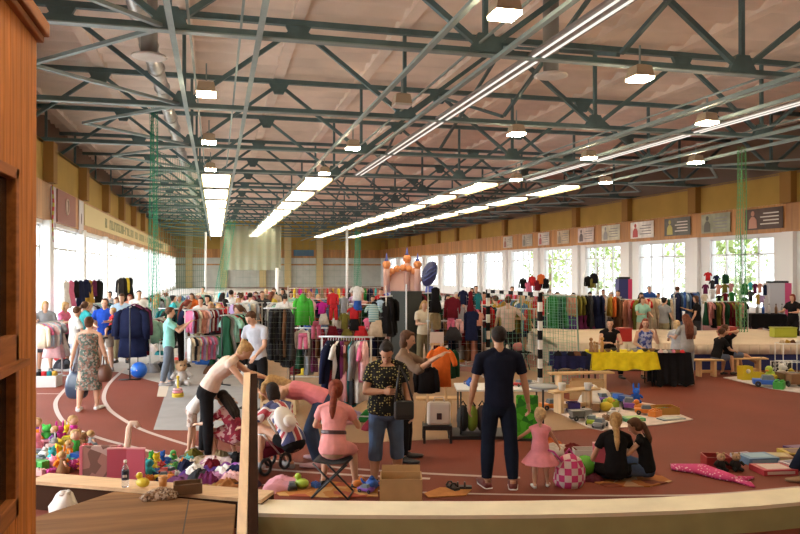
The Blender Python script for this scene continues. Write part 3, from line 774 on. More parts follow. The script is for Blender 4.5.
        child({'dress': 'dress', 'tee': 'shirt', 'polo': 'shirt', 'long': 'shirt', 'roll': 'shirt', 'tank': 'tank_top', 'vest': 'blouse'}[tk], c, tm)
        if L.get('belt'):
            c = MB(); spine(c, J, L.get('beltz', .11), L.get('beltz', .11) + .028, inf * 1.5 + .012); child('belt', c, L['belt'], vox * .8, 1)
    # --- hair
    hk, hcol = L.get('hair', ('short', 'brown'))
    if hk != 'bald':
        c = MB(); c.ball(H(0, -.125, .14), (.375 * hh, .42 * hh, .41 * hh), 0, 16, hm)
        c.ball(H(0, .14, .39), (.23 * hh, .19 * hh, .12 * hh), 0, 10, hm)
        if hk != 'short': c.ball(H(0, -.16, -.05), (.35 * hh, .3 * hh, .36 * hh), 0, 14, hm)
        else: c.ball(H(0, -.2, .07), (.31 * hh, .24 * hh, .27 * hh), 0, 14, hm)
        dn = Vector((0, 0, -1))
        back = -(hm @ Vector((0, 1, 0))); back.z = 0
        nk = J['neck']; bk2 = -J['d2'].cross(-J['xs']) if False else J['xs'].cross(J['d2'])
        bk2 = -J['d2'].cross(J['xs']).normalized() if J['d2'].cross(J['xs']).y > 0 else J['d2'].cross(J['xs']).normalized()
        if hk == 'pony':
            ln = L.get('tail', .2) * h; p0 = H(0, -.5, .12); p1 = nk + bk2 * .075 * b + J['d2'] * .02; 
            c.ball(H(0, -.45, .14), .1 * hh, 0, 8); c.tube([H(0, -.44, .14), H(0, -.58, -.05), p1, p1 - J['d2'] * ln * .5 + bk2 * .01, p1 - J['d2'] * ln], [.08 * hh, .15 * hh, .18 * hh, .16 * hh, .05 * hh], 10)
        if hk == 'long':
            ln = L.get('tail', .16) * h; p1 = nk + bk2 * .06 * b + J['d2'] * .02
            for sx in (-.2, .0, .2):
                c.tube([H(sx, -.25, .0), p1 + J['xs'] * sx * hh * 1.25, p1 + J['xs'] * sx * hh * 1.3 - J['d2'] * ln * .6 + bk2 * .015, p1 + J['xs'] * sx * hh * 1.1 - J['d2'] * ln], [.25 * hh, .22 * hh, .2 * hh, .08 * hh], 10)
        if hk == 'bun': c.ball(H(0, -.46, .3), .2 * hh, 0, 10); 
        if hk == 'hang':                                 # loose hair falling down past the face of someone bending
            p = H(0, .1, .4)
            for sx in (-.25, .0, .25):
                c.tube([H(sx, -.15, .2), H(sx * 1.4, .15, .35), H(sx * 1.4, .3, .45) + Vector((0, 0, -.07 * h)), H(sx, .3, .45) + Vector((0, 0, -.13 * h))], [.22 * hh, .2 * hh, .15 * hh, .04 * hh], 8)
            p1 = nk + bk2 * .05 * b
            c.tube([H(0, -.3, .1), p1, p1 - J['d2'] * .1 * h], [.28 * hh, .26 * hh, .1 * hh], 10)
        if hk == 'bob': c.tube([H(0, -.15, .1), H(0, -.16, -.3), H(0, -.14, -.55)], [(.38 * hh, .3 * hh), (.4 * hh, .3 * hh), (.3 * hh, .2 * hh)], 14, 0, 1, hm @ Vector((1, 0, 0)))
        child('hair', c, hairmat(HAIRC[hcol]), min(vox, .012) if fine else vox)
    # --- shoes
    sm_ = L.get('shoe')
    if sm_:
        for lg in J['legs']:
            c = MB(); an, ft = lg[2], lg[3]; dz = Vector((0, 0, 1))
            sd = ft.cross(dz).normalized(); dz = sd.cross(ft)
            q = an - dz * .026 * b
            c.tube([q - ft * .045 * b, q - ft * .03 * b, q + ft * .03 * b, q + ft * .08 * b, q + ft * .125 * b, q + ft * .137 * b], [(.02 * b, .016 * b), (.028 * b, .024 * b), (.031 * b, .024 * b), (.034 * b, .018 * b), (.026 * b, .013 * b), (.012 * b, .008 * b)], 12, 0, 1, sd)
            c.tube([an - ft * .006 * b + dz * .012, q], [.03 * b, .03 * b], 10)
            o = child('shoe', c, sm_, min(vox, .012))
            if L.get('sole'):
                c = MB(); z = -.043 * b
                c.tube([an - ft * .047 * b + dz * z, an - ft * .03 * b + dz * z, an + ft * .08 * b + dz * z, an + ft * .135 * b + dz * z], [(.02 * b, .008 * b), (.03 * b, .008 * b), (.034 * b, .008 * b), (.014 * b, .007 * b)], 12, 0, 1, sd)
                so = c.build('sole', L['sole']); so.parent = o
    if L.get('face'):
        for s in (-1, 1): MB().ball(H(s * .14, .345, .02), (.055 * hh, .03 * hh, .035 * hh), 0, 10, hm).build('eye', EYE, root)
        MB().ball(H(0, .345, -.25), (.1 * hh, .04 * hh, .028 * hh), 0, 10, hm).build('mouth', LIP, root)
    return root, J
def skirt(mb, J, hem, infl, flare=0.0):
    b = J['b']; legs = J['legs']; n = 16; rs = []
    zf = hem * J['pel'].z / b if False else hem
    for q in [0, .15, .3, .5, .75, 1.0]:
        t = q * hem * 2
        pts = []
        for lg in legs:
            i = min(int(t), 1); w_ = t - i; pts.append(lg[i] * (1 - w_) + lg[i + 1] * w_)
        c = (pts[0] + pts[1]) / 2; hx = (pts[1] - pts[0]).length / 2; hy = abs(pts[1].y - pts[0].y) / 2
        rx = max(.1 * b, hx + .05 * b) + infl + flare * q; ry = max(.072 * b - .012 * b * q, hy + .045 * b) + infl + flare * q
        d = (legs[0][1] - legs[0][0] + legs[1][1] - legs[1][0]); d = d.normalized(); xs = Vector((1, 0, 0)); ys = d.cross(xs).normalized()
        rs.append([c + xs * rx * math.cos(2 * math.pi * k / n) + ys * ry * math.sin(2 * math.pi * k / n) for k in range(n)])
    mb.rings(rs, 0)
def put(po, u, v, face, label, cat='person', d=None, z=0.0, group=None):
    p = ground(u, d, z) if d else fl(u, v, z)
    if d: p.z = z
    po.location = p; po.rotation_euler = (0, 0, yawof(face)); tag(po, label, cat, group); return po
NAVY = cloth((.012, .014, .028)); JEAN = cloth((.06, .085, .15)); JEAND = cloth((.012, .016, .03)); BLK = cloth((.012, .011, .012)); WHT = cloth((.68, .64, .6)); PINK = cloth((.72, .23, .27))
SHB = mat('shoe_black', (.02, .018, .018), .5); SHW = mat('shoe_white', (.7, .68, .66), .5); SHR = mat('shoe_red', (.16, .025, .02), .55); SHG = mat('shoe_grey', (.3, .28, .28), .6)
SQ = dict
# ---- the man and the toddler
o, J = make_person('person', 1.8, SQ(sex='m', fat=.95, legL=(3, 4, 3), legR=(-2, 5, 2), armL=(2, 12, 14, 2), armR=(2, 15, 10, 0), grip=(30, 40)),
                   SQ(top=('polo', NAVY), bottom=('trousers', JEAND), hair=('short', 'dark'), shoe=SHR, sole=SHW, skin=SKINT), .011)
put(o, 499, 487, -4, "tall man in a navy polo and dark jeans holding a toddler's hand")
o, J = make_person('person', .9, SQ(sex='f', hs=1.55, fat=1.12, legL=(-4, 5, 2), legR=(12, 9, 16), armL=(8, 52, 12, -30), armR=(14, 32, 10, -8), head=(0, -10, 0), grip=(50, 40)),
                   SQ(top=('dress', cloth((.75, .27, .32))), hem=.4, flare=.1, sleeve=.2, hair=('short', 'light'), shoe=SHW), .009)
put(o, 540, 487, 4, 'blond toddler in a pink tulle dress and white shoes beside the tall man')
# ---- woman in dotted blouse
DOT = pattern('dots', (.012, .012, .012), (.42, .36, .12), None, 34)
o, J = make_person('person', 1.66, SQ(fat=1.27, legL=(-3, 6, 3), legR=(4, 5, 5), armR=(12, 14, 85, 55), armL=(0, 12, 18, 0), head=(38, 8, 0), lean=2, curl=8, grip=(45, 55)),
                   SQ(top=('tee', DOT), hem0=-.03, bottom=('capri', cloth((.08, .12, .21))), hair=('bun', 'dark'), shoe=SHB, skin=SKINT, face=1), .011)
put(o, 386, 484, 172, 'woman in a black blouse with yellow dots and blue cropped jeans looking down')
bag = MB(); bag.box((0, 0, 0), (.22, .09, .21)); 
t = empty('shoulder_bag', at(404, 410, 8.04), yawof(172), 'black shoulder bag hanging in front of the woman in the dotted blouse', 'bag')
bag.build('bag_body', mat('black_leather', (.015, .014, .015), .45), t, bevel=.03); MB().box((0, .052, .03), (.2, .012, .15)).build('flap', mat('black_flap', (.02, .02, .02), .4), t, bevel=.004)
MB().tube([(.1, 0, .09), (.06, -.05, .34), (.03, -.13, .47), (-.04, -.1, .34), (-.1, 0, .09)], .012, 6).build('strap', mat('black_leather', (.015, .014, .015), .45), t)
# ---- woman behind, arm out to the clothes frame
o, J = make_person('person', 1.66, SQ(armL=(60, 10, 60, 0), armR=(55, 18, 70, -5), head=(15, 0, 0)), SQ(top=('roll', cloth((.2, .13, .09))), bottom=('trousers', BLK), hair=('bob', 'brown'), shoe=SHB, face=1), .013)
put(o, 404, 460, 100, 'brown haired woman behind the dotted blouse reaching to the orange shirt', d=9.5)
# ---- girl on the folding stool
PT = cloth((.74, .3, .29))
o, J = make_person('person', 1.5, SQ(legL=(78, 12, 82), legR=(74, 12, 76), armL=(26, 22, 50, 10), armR=(30, 20, 60, 15), lean=10, curl=16, head=(20, -6, 0), hs=1.17, grip=(40, 40)),
                   SQ(top=('dress', PT), hem=.43, sleeve=.5, belt=mat('brown_belt', (.06, .02, .02), .5), hair=('pony', 'red'), tail=.12, shoe=SHB), .010)
put(o, 333, 495, 8, 'girl in a pink dress with brown belt sitting on a folding stool')
gx = o.location.copy()
t = empty('folding_stool', gx, yawof(8), 'black folding stool under the girl in pink', 'stool')
seatz = .385
MB().grid(lambda a, c: ((a - .5) * .38, (c - .5) * .3 , seatz + .02 - .02 * math.sin(a * math.pi)), 8, 6).build('seat', mat('stool_cloth', (.02, .02, .02), .8), t, solid=.012)
for s in (-1, 1):
    for q in (-1, 1): MB().tube([(q * -.2, s * .15, .01), (q * .19, s * .15, seatz)], .011, 8).build('leg', BLACK, t)
for q in (-1, 1):
    MB().tube([(q * .2, -.15, .012), (q * .2, .15, .012)], .011, 8).build('foot_bar', BLACK, t)
# ---- crouching woman in the flag shirt
def flagmat(cx, cz, ang):
    m, nt, b, out = _base('cloth_flag'); b.inputs['Roughness'].default_value = .9
    tc = nt.nodes.new('ShaderNodeTexCoord'); sp = nt.nodes.new('ShaderNodeSeparateXYZ'); nt.links.new(tc.outputs['Object'], sp.inputs[0])
    def op(o, x, y=None):
        n = N(nt, 'ShaderNodeMath', operation=o)
        for k, q in enumerate((x, y)):
            if q is None: continue
            if isinstance(q, (int, float)): n.inputs[k].default_value = q
            else: nt.links.new(q, n.inputs[k])
        return n.outputs[0]
    s, t = sp.outputs[0], op('ADD', op('MULTIPLY', op('SUBTRACT', sp.outputs[1], cx), -math.sin(ang)), op('MULTIPLY', op('SUBTRACT', sp.outputs[2], cz), math.cos(ang)))
    A_, B_ = op('ABSOLUTE', s), op('ABSOLUTE', t)
    dg_ = op('ABSOLUTE', op('SUBTRACT', A_, B_)); cr = op('MINIMUM', A_, B_)
    def mix(f, a, c):
        x = N(nt, 'ShaderNodeMix', data_type='RGBA'); nt.links.new(f, x.inputs[0])
        if isinstance(a, tuple): x.inputs[6].default_value = c4(a)
        else: nt.links.new(a, x.inputs[6])
        x.inputs[7].default_value = c4(c); return x.outputs[2]
    W, RD, NV = (.66, .6, .58), (.42, .05, .06), (.07, .08, .2)
    col = mix(op('LESS_THAN', dg_, .055), NV, W); col = mix(op('LESS_THAN', dg_, .02), col, RD)
    col = mix(op('LESS_THAN', cr, .055), col, W); col = mix(op('LESS_THAN', cr, .032), col, RD)
    nt.links.new(col, b.inputs['Base Color']); return m
o, J = make_person('person', 1.64, SQ(lean=32, curl=46, legL=(110, 14, 122), legR=(96, 10, 106), armL=(38, 12, 40, 0), armR=(50, 10, 30, 0), head=(22, 10, 0), shin=1),
                   SQ(top=('tee', flagmat(.12, .62, R(-46))), bottom=('hot', BLK), hair=('bob', 'dark'), shoe=SHG, skin=SKINT), .011)
put(o, 293, 476, -48, 'woman crouching in a flag print shirt and black shorts with a white backpack')
cb_ = o.location; M = Matrix.Rotation(yawof(-48), 3, 'Z'); bk = J['mid'] + J['d2'] * .04 * J['b']; nb = J['xs'].cross(J['d2']); nb = nb if nb.y < 0 else -nb
pos = Vector(cb_) + M @ (bk + nb * .14 - J['xs'] * .12 - J['d2'] * .1)
t = empty('backpack', pos, yawof(-48), 'white backpack on the back of the crouching woman', 'backpack')
q = Matrix.Rotation(-R(36), 3, 'X')
MB().ball((0, 0, 0), (.14, .085, .17), 0, 16, q).build('bag_body', mat('white_canvas', (.7, .66, .62), .7, 0, .06, 8), t)
MB().ball(q @ Vector((0, -.075, -.06)), (.09, .05, .08), 0, 12, q).build('pocket', mat('white_pocket', (.62, .58, .54), .7), t)
for s in (-1, 1): MB().tube([q @ Vector((s * .07, .06, .14)), q @ Vector((s * .11, .15, .1)), q @ Vector((s * .11, .1, -.12))], .018, 8, 0, .4).build('strap', mat('white_canvas', (.7, .66, .62), .7, 0, .06, 8), t)
# ---- woman bending in pink tank top
o, J = make_person('person', 1.66, SQ(lean=66, curl=86, legL=(24, 6, 40), legR=(30, 5, 46), armL=(36, 8, 22, 0), armR=(44, 8, 18, 0), head=(62, 0, 0)),
                   SQ(top=('tank', PINK), bottom=('trousers', cloth((.05, .075, .14))), hair=('hang', 'blond'), shoe=cloth((.6, .38, .4))), .011)
put(o, 324, 464, -84, 'blond woman in a pink tank top and jeans bending over the crouching woman')
# ---- woman bending in cream blouse
o, J = make_person('person', 1.7, SQ(lean=28, curl=50, legL=(-5, 4, 2), legR=(4, 4, 4), armL=(52, 6, 20, 0), armR=(38, 8, 20, 0), head=(50, 0, 0)),
                   SQ(top=('vest', cloth((.72, .56, .47))), hem0=.03, bottom=('leggings', BLK), hair=('bun', 'blond'), shoe=SHB), .011)
put(o, 207, 461, 82, 'blond woman in a cream sleeveless blouse and black trousers bending to the floor')
o, J = make_person('person', 1.12, SQ(hs=1.25, lean=35, curl=45, legL=(5, 5, 5), legR=(-4, 5, 3), armL=(60, 10, 20, 0), armR=(60, 10, 20, 0), head=(20, 0, 0)),
                   SQ(top=('tee', WHT), bottom=('shorts', pattern('floral', (.45, .36, .3), (.3, .2, .16), (.6, .5, .45), 22)), hair=('short', 'brown'), shoe=SHG), .012)
put(o, 192, 459, 70, 'child in patterned shorts half hidden behind the cream blouse woman', d=9.9)
# ---- girl crouching in a red floral dress by the timber
o, J = make_person('person', 1.35, SQ(hs=1.1, lean=30, curl=35, legL=(105, 14, 118), legR=(100, 10, 112), armL=(50, 8, 30, 0), armR=(45, 8, 40, 0), head=(25, 0, 0), shin=1),
                   SQ(top=('dress', pattern('floral', (.3, .03, .05), (.45, .25, .24), (.2, .02, .04), 26)), hem=.45, sleeve=.4, hair=('long', 'dark'), shoe=SHB), .012)
put(o, 240, 462, -60, 'girl in a red floral dress crouching behind the pale wooden rail')
# ---- man in grey tee
GREY = cloth((.42, .42, .46))
o, J = make_person('person', 1.74, SQ(sex='m', armL=(15, 10, 35, 8), armR=(8, 12, 22, -4), head=(34, 12, 0), lean=4, curl=10, legL=(2, 6, 3), legR=(4, 6, 5)),
                   SQ(top=('tee', GREY), bottom=('trousers', BLK), hair=('short', 'brown'), shoe=SHB, face=1), .013)
put(o, 258, 408, -150, 'man in a grey shirt and black trousers looking down behind the pale wooden rail', d=13)
# ---- woman walking away in printed dress
DRS = pattern('floral', (.07, .1, .08), (.22, .12, .09), (.28, .24, .2), 32)
o, J = make_person('person', 1.62, SQ(fat=1.1, legL=(-8, 4, 4), legR=(8, 4, 8), armL=(-4, 16, 10, 0), armR=(4, 14, 14, 0)),
                   SQ(top=('dress', DRS), hem=.62, sleeve=0, hair=('bun', 'brown'), shoe=SHW), .012)
put(o, 89, 410, -4, 'woman in a printed sleeveless dress walking away with two bags')
def tote(name, u, v, d, sz, m, lab, hand=.16, face=0):
    p = at(u, v, d); t = empty(name, (p.x, p.y, p.z), yawof(face), lab, 'bag')
    a, b_, c = sz; rs = []
    for q, k in ((0, .55), (.12, .95), (.5, 1.05), (.85, .8), (1, .45)):
        rs.append([Vector((a / 2 * k * (abs(math.cos(x)) ** .6) * (1 if math.cos(x) > 0 else -1) * (1 + .06 * math.sin(5 * x + q * 9)), b_ / 2 * k * math.sin(x), q * c)) for x in [2 * math.pi * i / 20 for i in range(20)]])
    MB().rings(rs).build('bag_body', m, t, sub=1)
    MB().tube([(-a * .16, 0, c * .95), (-a * .1, 0, c + hand * .8), (a * .1, 0, c + hand * .8), (a * .16, 0, c * .95)], .012, 6).build('handle', m, t)
    return t
tote('plastic_bag', 77, 399, 12.9, (.42, .22, .5), mat('navy_plastic', (.03, .045, .08), .3), 'dark blue plastic bag in the left hand of the woman in the printed dress')
tote('handbag', 105, 382, 12.9, (.22, .3, .32), mat('brown_leather', (.12, .045, .025), .5), 'brown handbag at the right side of the woman in the printed dress')
# ---- left side shoppers
o, J = make_person('person', 1.64, SQ(armL=(60, 10, 60, 10), armR=(48, 10, 85, 0), head=(5, 0, 0), legL=(6, 4, 6), legR=(-8, 4, 4)),
                   SQ(top=('tee', cloth((.25, .58, .52))), hem0=-.04, bottom=('trousers', cloth((.13, .15, .18))), hair=('short', 'brown'), shoe=SHG), .013)
put(o, 169, 384, 70, 'person in a mint shirt and grey jeans holding up a garment', d=15.6)
o, J = make_person('person', 1.62, SQ(armL=(20, 10, 60, 10), armR=(20, 10, 60, 0), head=(15, 0, 0), legL=(8, 4, 8), legR=(-8, 4, 4)),
                   SQ(top=('tee', cloth((.55, .54, .5))), bottom=('leggings', cloth((.4, .45, .55))), hair=('short', 'brown'), shoe=SHB), .014)
put(o, 75, 379, 45, 'woman in a white shirt and pale jeans standing left of the printed dress', d=16.3)
BLUE = cloth((.02, .07, .42))
o, J = make_person('person', 1.74, SQ(sex='m', armL=(35, 12, 65, 25), armR=(20, 14, 60, 35), legL=(3, 7, 4), legR=(-6, 6, 3)),
                   SQ(top=('polo', BLUE), bottom=('shorts', cloth((.3, .25, .2))), hair=('short', 'brown'), shoe=SHG, face=1), .014)
put(o, 105, 370, 172, 'man in a blue polo and khaki shorts carrying a child in red', d=17.8)
o, J = make_person('person', .85, SQ(hs=1.5, fat=1.1, hip=.5, legL=(70, 25, 60), legR=(60, 25, 70), armL=(30, 20, 50, 10), armR=(40, 15, 30, 0)),
                   SQ(top=('tee', cloth((.4, .03, .035))), bottom=('shorts', BLK), hair=('short', 'blond'), shoe=SHB), .014)
put(o, 113, 340, -120, 'small child in a red shirt carried on the arm of the man in blue', d=17.62, z=.72)
# ---- people at the tables on the right
o, J = make_person('person', 1.66, SQ(legL=(80, 10, 80), legR=(80, 10, 80), armL=(25, 14, 70, 30), armR=(25, 14, 75, 35), lean=8, curl=14, head=(10, 8, 0)),
                   SQ(top=('vest', BLK), bottom=('trousers', JEAND), hair=('bun', 'dark'), shoe=SHB, face=1), .012)
put(o, 609, 390, 186, 'dark haired woman in a black top sitting behind the yellow table', d=17.0)
P1 = o.location.copy()
o, J = make_person('person', 1.64, SQ(fat=1.12, legL=(80, 10, 80), legR=(80, 10, 80), armL=(35, 12, 130, 15), armR=(20, 22, 50, 20), lean=5, curl=8, head=(5, 18, 0)),
                   SQ(top=('dress', pattern('floral', (.1, .13, .4), (.4, .42, .6), (.05, .07, .25), 14)), hem=.45, sleeve=0, hair=('long', 'red'), shoe=SHB, face=1), .012)
put(o, 644, 390, 176, 'red haired woman in a blue floral dress sitting behind the yellow table', d=17.0)
P2 = o.location.copy()
o, J = make_person('person', 1.5, SQ(hs=1.05, armL=(25, 14, 70, 10), armR=(25, 14, 70, 10), head=(22, 0, 0), legL=(0, 3, 2), legR=(5, 4, 5)),
                   SQ(top=('tee', cloth((.32, .3, .28))), hem0=-.05, bottom=('leggings', cloth((.32, .37, .42))), hair=('long', 'auburn'), tail=.2, shoe=SHW), .012)
put(o, 687, 385, -8, 'long haired girl in a grey shirt standing by the black tablecloth')
o, J = make_person('person', 1.3, SQ(hs=1.15, armL=(30, 10, 50, 10), armR=(30, 10, 50, 10), head=(15, 0, 0)),
                   SQ(top=('tee', cloth((.45, .45, .48))), bottom=('leggings', JEAN), hair=('bob', 'light'), shoe=SHW), .014)
put(o, 677, 380, 10, 'fair child in pale grey behind the long haired girl', d=16.6)
for u, face, pp, ll in ((716, 72, SQ(legL=(82, 6, 88), legR=(88, 8, 84), armL=(25, 8, 40, 10), armR=(30, 8, 45, 15), lean=14, curl=22, head=(10, 0, 0), hs=1.12), ('boy in a black shirt and grey shorts sitting on the bench', 1.4, 'short')),
                        (729, 78, SQ(legL=(78, 6, 60), legR=(88, 8, 30), armL=(150, 35, 130, 30), armR=(150, 35, 130, 30), lean=-14, curl=-8, head=(-5, 0, 0), hs=1.1), ('boy leaning back on the bench with both hands behind his head', 1.45, 'short'))):
    o, J = make_person('person', ll[1], pp, SQ(top=('tee', BLK), bottom=('shorts', cloth((.1, .12, .18))), hair=(ll[2], 'brown'), shoe=SHB, skin=SKINT), .012)
    put(o, u, 377, face, ll[0], d=17.0 if u < 720 else 17.25)
o, J = make_person('person', 1.66, SQ(armL=(30, 14, 60, 10), armR=(30, 14, 60, 10), head=(10, 0, 0)), SQ(top=('tee', BLK), bottom=('trousers', BLK), hair=('bob', 'red'), shoe=SHB), .014)
put(o, 793, 350, -120, 'red haired woman in black at the right edge beyond the mats', d=23.2)
o, J = make_person('person', 1.76, SQ(sex='m', armL=(5, 14, 14, 0), armR=(-8, 42, 95, 60), legL=(2, 6, 3), legR=(-4, 7, 3)),
                   SQ(top=('tee', cloth((.62, .47, .4))), bottom=('trousers', JEAND), hair=('short', 'brown'), shoe=SHB), .013)
put(o, 508, 362, 10, 'man in a pale pink shirt with a hand on his hip behind the goal', d=18.6)
# ---- two girls on the floor
o, J = make_person('person', 1.35, SQ(hs=1.12, hip=.1, legL=(88, 42, 120), legR=(88, 42, 120), shin=-1.2, armL=(10, 22, 12, 0), armR=(30, 14, 50, 10), lean=4, curl=12, head=(25, 25, 0)),
                   SQ(top=('tee', BLK), bottom=('leggings', BLK), hair=('pony', 'blond'), tail=.16, shoe=SHB), .010)
put(o, 616, 482, 6, 'girl in black with a blond braid sitting on the floor seen from behind')
o, J = make_person('person', 1.22, SQ(hs=1.15, hip=.11, legL=(85, 14, 20), legR=(100, 20, 75), armL=(40, 8, 45, 10), armR=(45, 8, 55, 10), lean=6, curl=16, head=(28, 0, 0)),
                   SQ(top=('vest', BLK), bottom=('trousers', JEAN), hair=('pony', 'brown'), tail=.1, shoe=SHW), .010)
put(o, 647, 480, -62, 'brown haired girl in jeans sitting on the floor facing her friend')
o, J = make_person('person', 1.6, SQ(hip=.11, legL=(125, 8, 93), legR=(118, 10, 88), armL=(-20, 12, 20, 0), armR=(-20, 12, 20, 0), lean=6, curl=16, head=(28, 0, 0)),
                   SQ(top=('tee', cloth((.1, .1, .16))), bottom=('trousers', JEAND), hair=('long', 'brown'), shoe=cloth((.3, .2, .13))), .014)
put(o, 846, 484, -80, 'person sitting past the right edge with one beige shoe in sight', d=8.6)
# ================================================================ garments and racks
CN = {'navy': (.014, .018, .05), 'black': (.012, .011, .012), 'dark red': (.14, .012, .02), 'white': (.68, .66, .63), 'plum': (.12, .02, .07), 'dusty pink': (.5, .22, .22), 'brown': (.13, .06, .03),
      'teal': (.02, .16, .18), 'grey': (.25, .25, .26), 'pink': (.65, .16, .28), 'pale pink': (.7, .42, .42), 'green': (.02, .14, .03), 'bright green': (.06, .4, .04), 'olive': (.16, .14, .03), 'purple': (.09, .04, .2),
      'magenta': (.42, .02, .22), 'red': (.46, .025, .03), 'orange': (.6, .13, .03), 'beige': (.52, .4, .28), 'cream': (.66, .57, .42), 'salmon': (.55, .24, .17), 'blue': (.03, .09, .34), 'denim blue': (.08, .14, .26),
      'pale blue': (.36, .48, .6), 'mint': (.3, .55, .46), 'yellow': (.65, .5, .05), 'mustard': (.4, .24, .04), 'khaki': (.26, .21, .12), 'lilac': (.42, .3, .5), 'dark green': (.015, .06, .03), 'charcoal': (.04, .04, .045), 'turquoise': (.05, .4, .42)}
def ripple(c, w, d, n, z, amp, ph, k=5):
    return [Vector((c + w * math.cos(t) * (1 + amp * math.sin(k * t + ph)), d * math.sin(t) * (1 + amp * 1.5 * math.sin(k * t + ph)), z)) for t in [2 * math.pi * i / n for i in range(n)]]
_gm = {}
def gmesh(kind, var=0):
    if (kind, var) in _gm: return _gm[kind, var]
    r = random.Random(hash(kind) % 1000 if False else len(kind) * 13 + var); m = MB(); n = 18; ph = r.uniform(0, 6); j = r.uniform(.92, 1.08)
    def body(prof):
        m.rings([ripple(0, w, d, n, z * j, a, ph) for z, w, d, a in prof])
    sh = [(-.0, .06, .03, 0), (-.035, .12, .045, 0), (-.075, .2, .05, .01)]
    if kind in ('shirt', 'jumper', 'jacket'):
        t = 1.35 if kind == 'jacket' else 1
        body(sh + [(-.2, .22, .06 * t, .02), (-.42, .21, .065 * t, .05), (-.66, .23, .075 * t, .08)])
        e = (.33, -.3) if kind == 'shirt' else (.29, -.62)
        for s in (-1, 1): m.tube([(s * .17, 0, -.075), (s * .25, 0, -.14), (s * (e[0] - .01), .0, (e[1] - .14) / 2 - .03), (s * e[0], .015, e[1])], [.05, .065, .062 * t, .055 * t], 8, 0, .7)
        if kind == 'jacket': m.ball((0, -.05, -.06), (.12, .07, .11), 0, 10)
    elif kind == 'dress': body(sh + [(-.2, .2, .055, .02), (-.4, .165, .06, .04), (-.7, .25, .1, .1), (-1.02, .31, .12, .16)])
    elif kind == 'coat':
        body(sh + [(-.2, .23, .07, .02), (-.5, .22, .08, .05), (-.8, .25, .1, .09), (-1.08, .27, .11, .12)])
        for s in (-1, 1): m.tube([(s * .18, 0, -.08), (s * .26, 0, -.16), (s * .29, .02, -.4), (s * .29, .03, -.66)], [.05, .07, .065, .06], 8, 0, .7)
    elif kind == 'skirt': body([(0, .14, .05, 0), (-.05, .15, .055, .01), (-.25, .21, .08, .1), (-.55, .28, .1, .18)])
    elif kind == 'trousers':
        m.rings([ripple(0, .17, .06, n, z, 0, 0) for z in (0, -.06)] + [ripple(0, .2, .07, n, -.24, .02, ph)])
        for s in (-1, 1): m.tube([(s * .09, 0, -.18), (s * .105, 0, -.4), (s * .115, .01, -.7), (s * .12, 0, -.98)], [.1, .092, .082, .085], 10, 0, .6)
    elif kind == 'babysuit':
        body([(0, .04, .025, 0), (-.02, .09, .03, 0), (-.08, .12, .035, .02), (-.22, .115, .04, .04), (-.3, .1, .035, .02)])
        for s in (-1, 1):
            m.tube([(s * .09, 0, -.04), (s * .16, 0, -.14)], [.035, .03], 7, 0, .7); m.tube([(s * .05, 0, -.27), (s * .06, 0, -.42)], [.045, .036], 7, 0, .7)
    elif kind == 'scarf': m.tube([(0, 0, 0), (.01, .02, -.1), (-.01, 0, -.4), (.02, .01, -.9)], [.05, .08, .075, .1], 10, 0, .35)
    me = m.mesh('hanging_' + kind, [WHT]); _gm[kind, var] = me; return me
def hangermesh():
    if 'hanger' in _gm: return _gm['hanger']
    m = MB(); m.tube([(0, 0, .0), (0, 0, .03), (.012, 0, .05), (0, 0, .066), (-.014, 0, .052)], .004, 6); m.tube([(-.18, 0, -.065), (0, 0, .0), (.18, 0, -.065)], .006, 6)
    _gm['hanger'] = m.mesh('hanger', [STEEL]); return _gm['hanger']
def garment(kind, colour, p, rz, label, group, scale=1.0, m=None, hook=False, var=None, zs=None):
    o = bpy.data.objects.new('hanging_' + kind, gmesh(kind, rnd.randrange(3) if var is None else var)); COL.objects.link(o)
    o.location = p; o.rotation_euler = (0, 0, rz); o.scale = (scale, scale, zs or scale)
    o.material_slots[0].link = 'OBJECT'; o.material_slots[0].material = m or cloth(CN[colour])
    tag(o, label, {'babysuit': 'baby clothes', 'trousers': 'trousers'}.get(kind, kind), group)
    if hook:
        h = bpy.data.objects.new('hanger', hangermesh()); COL.objects.link(h); h.parent = o
    return o
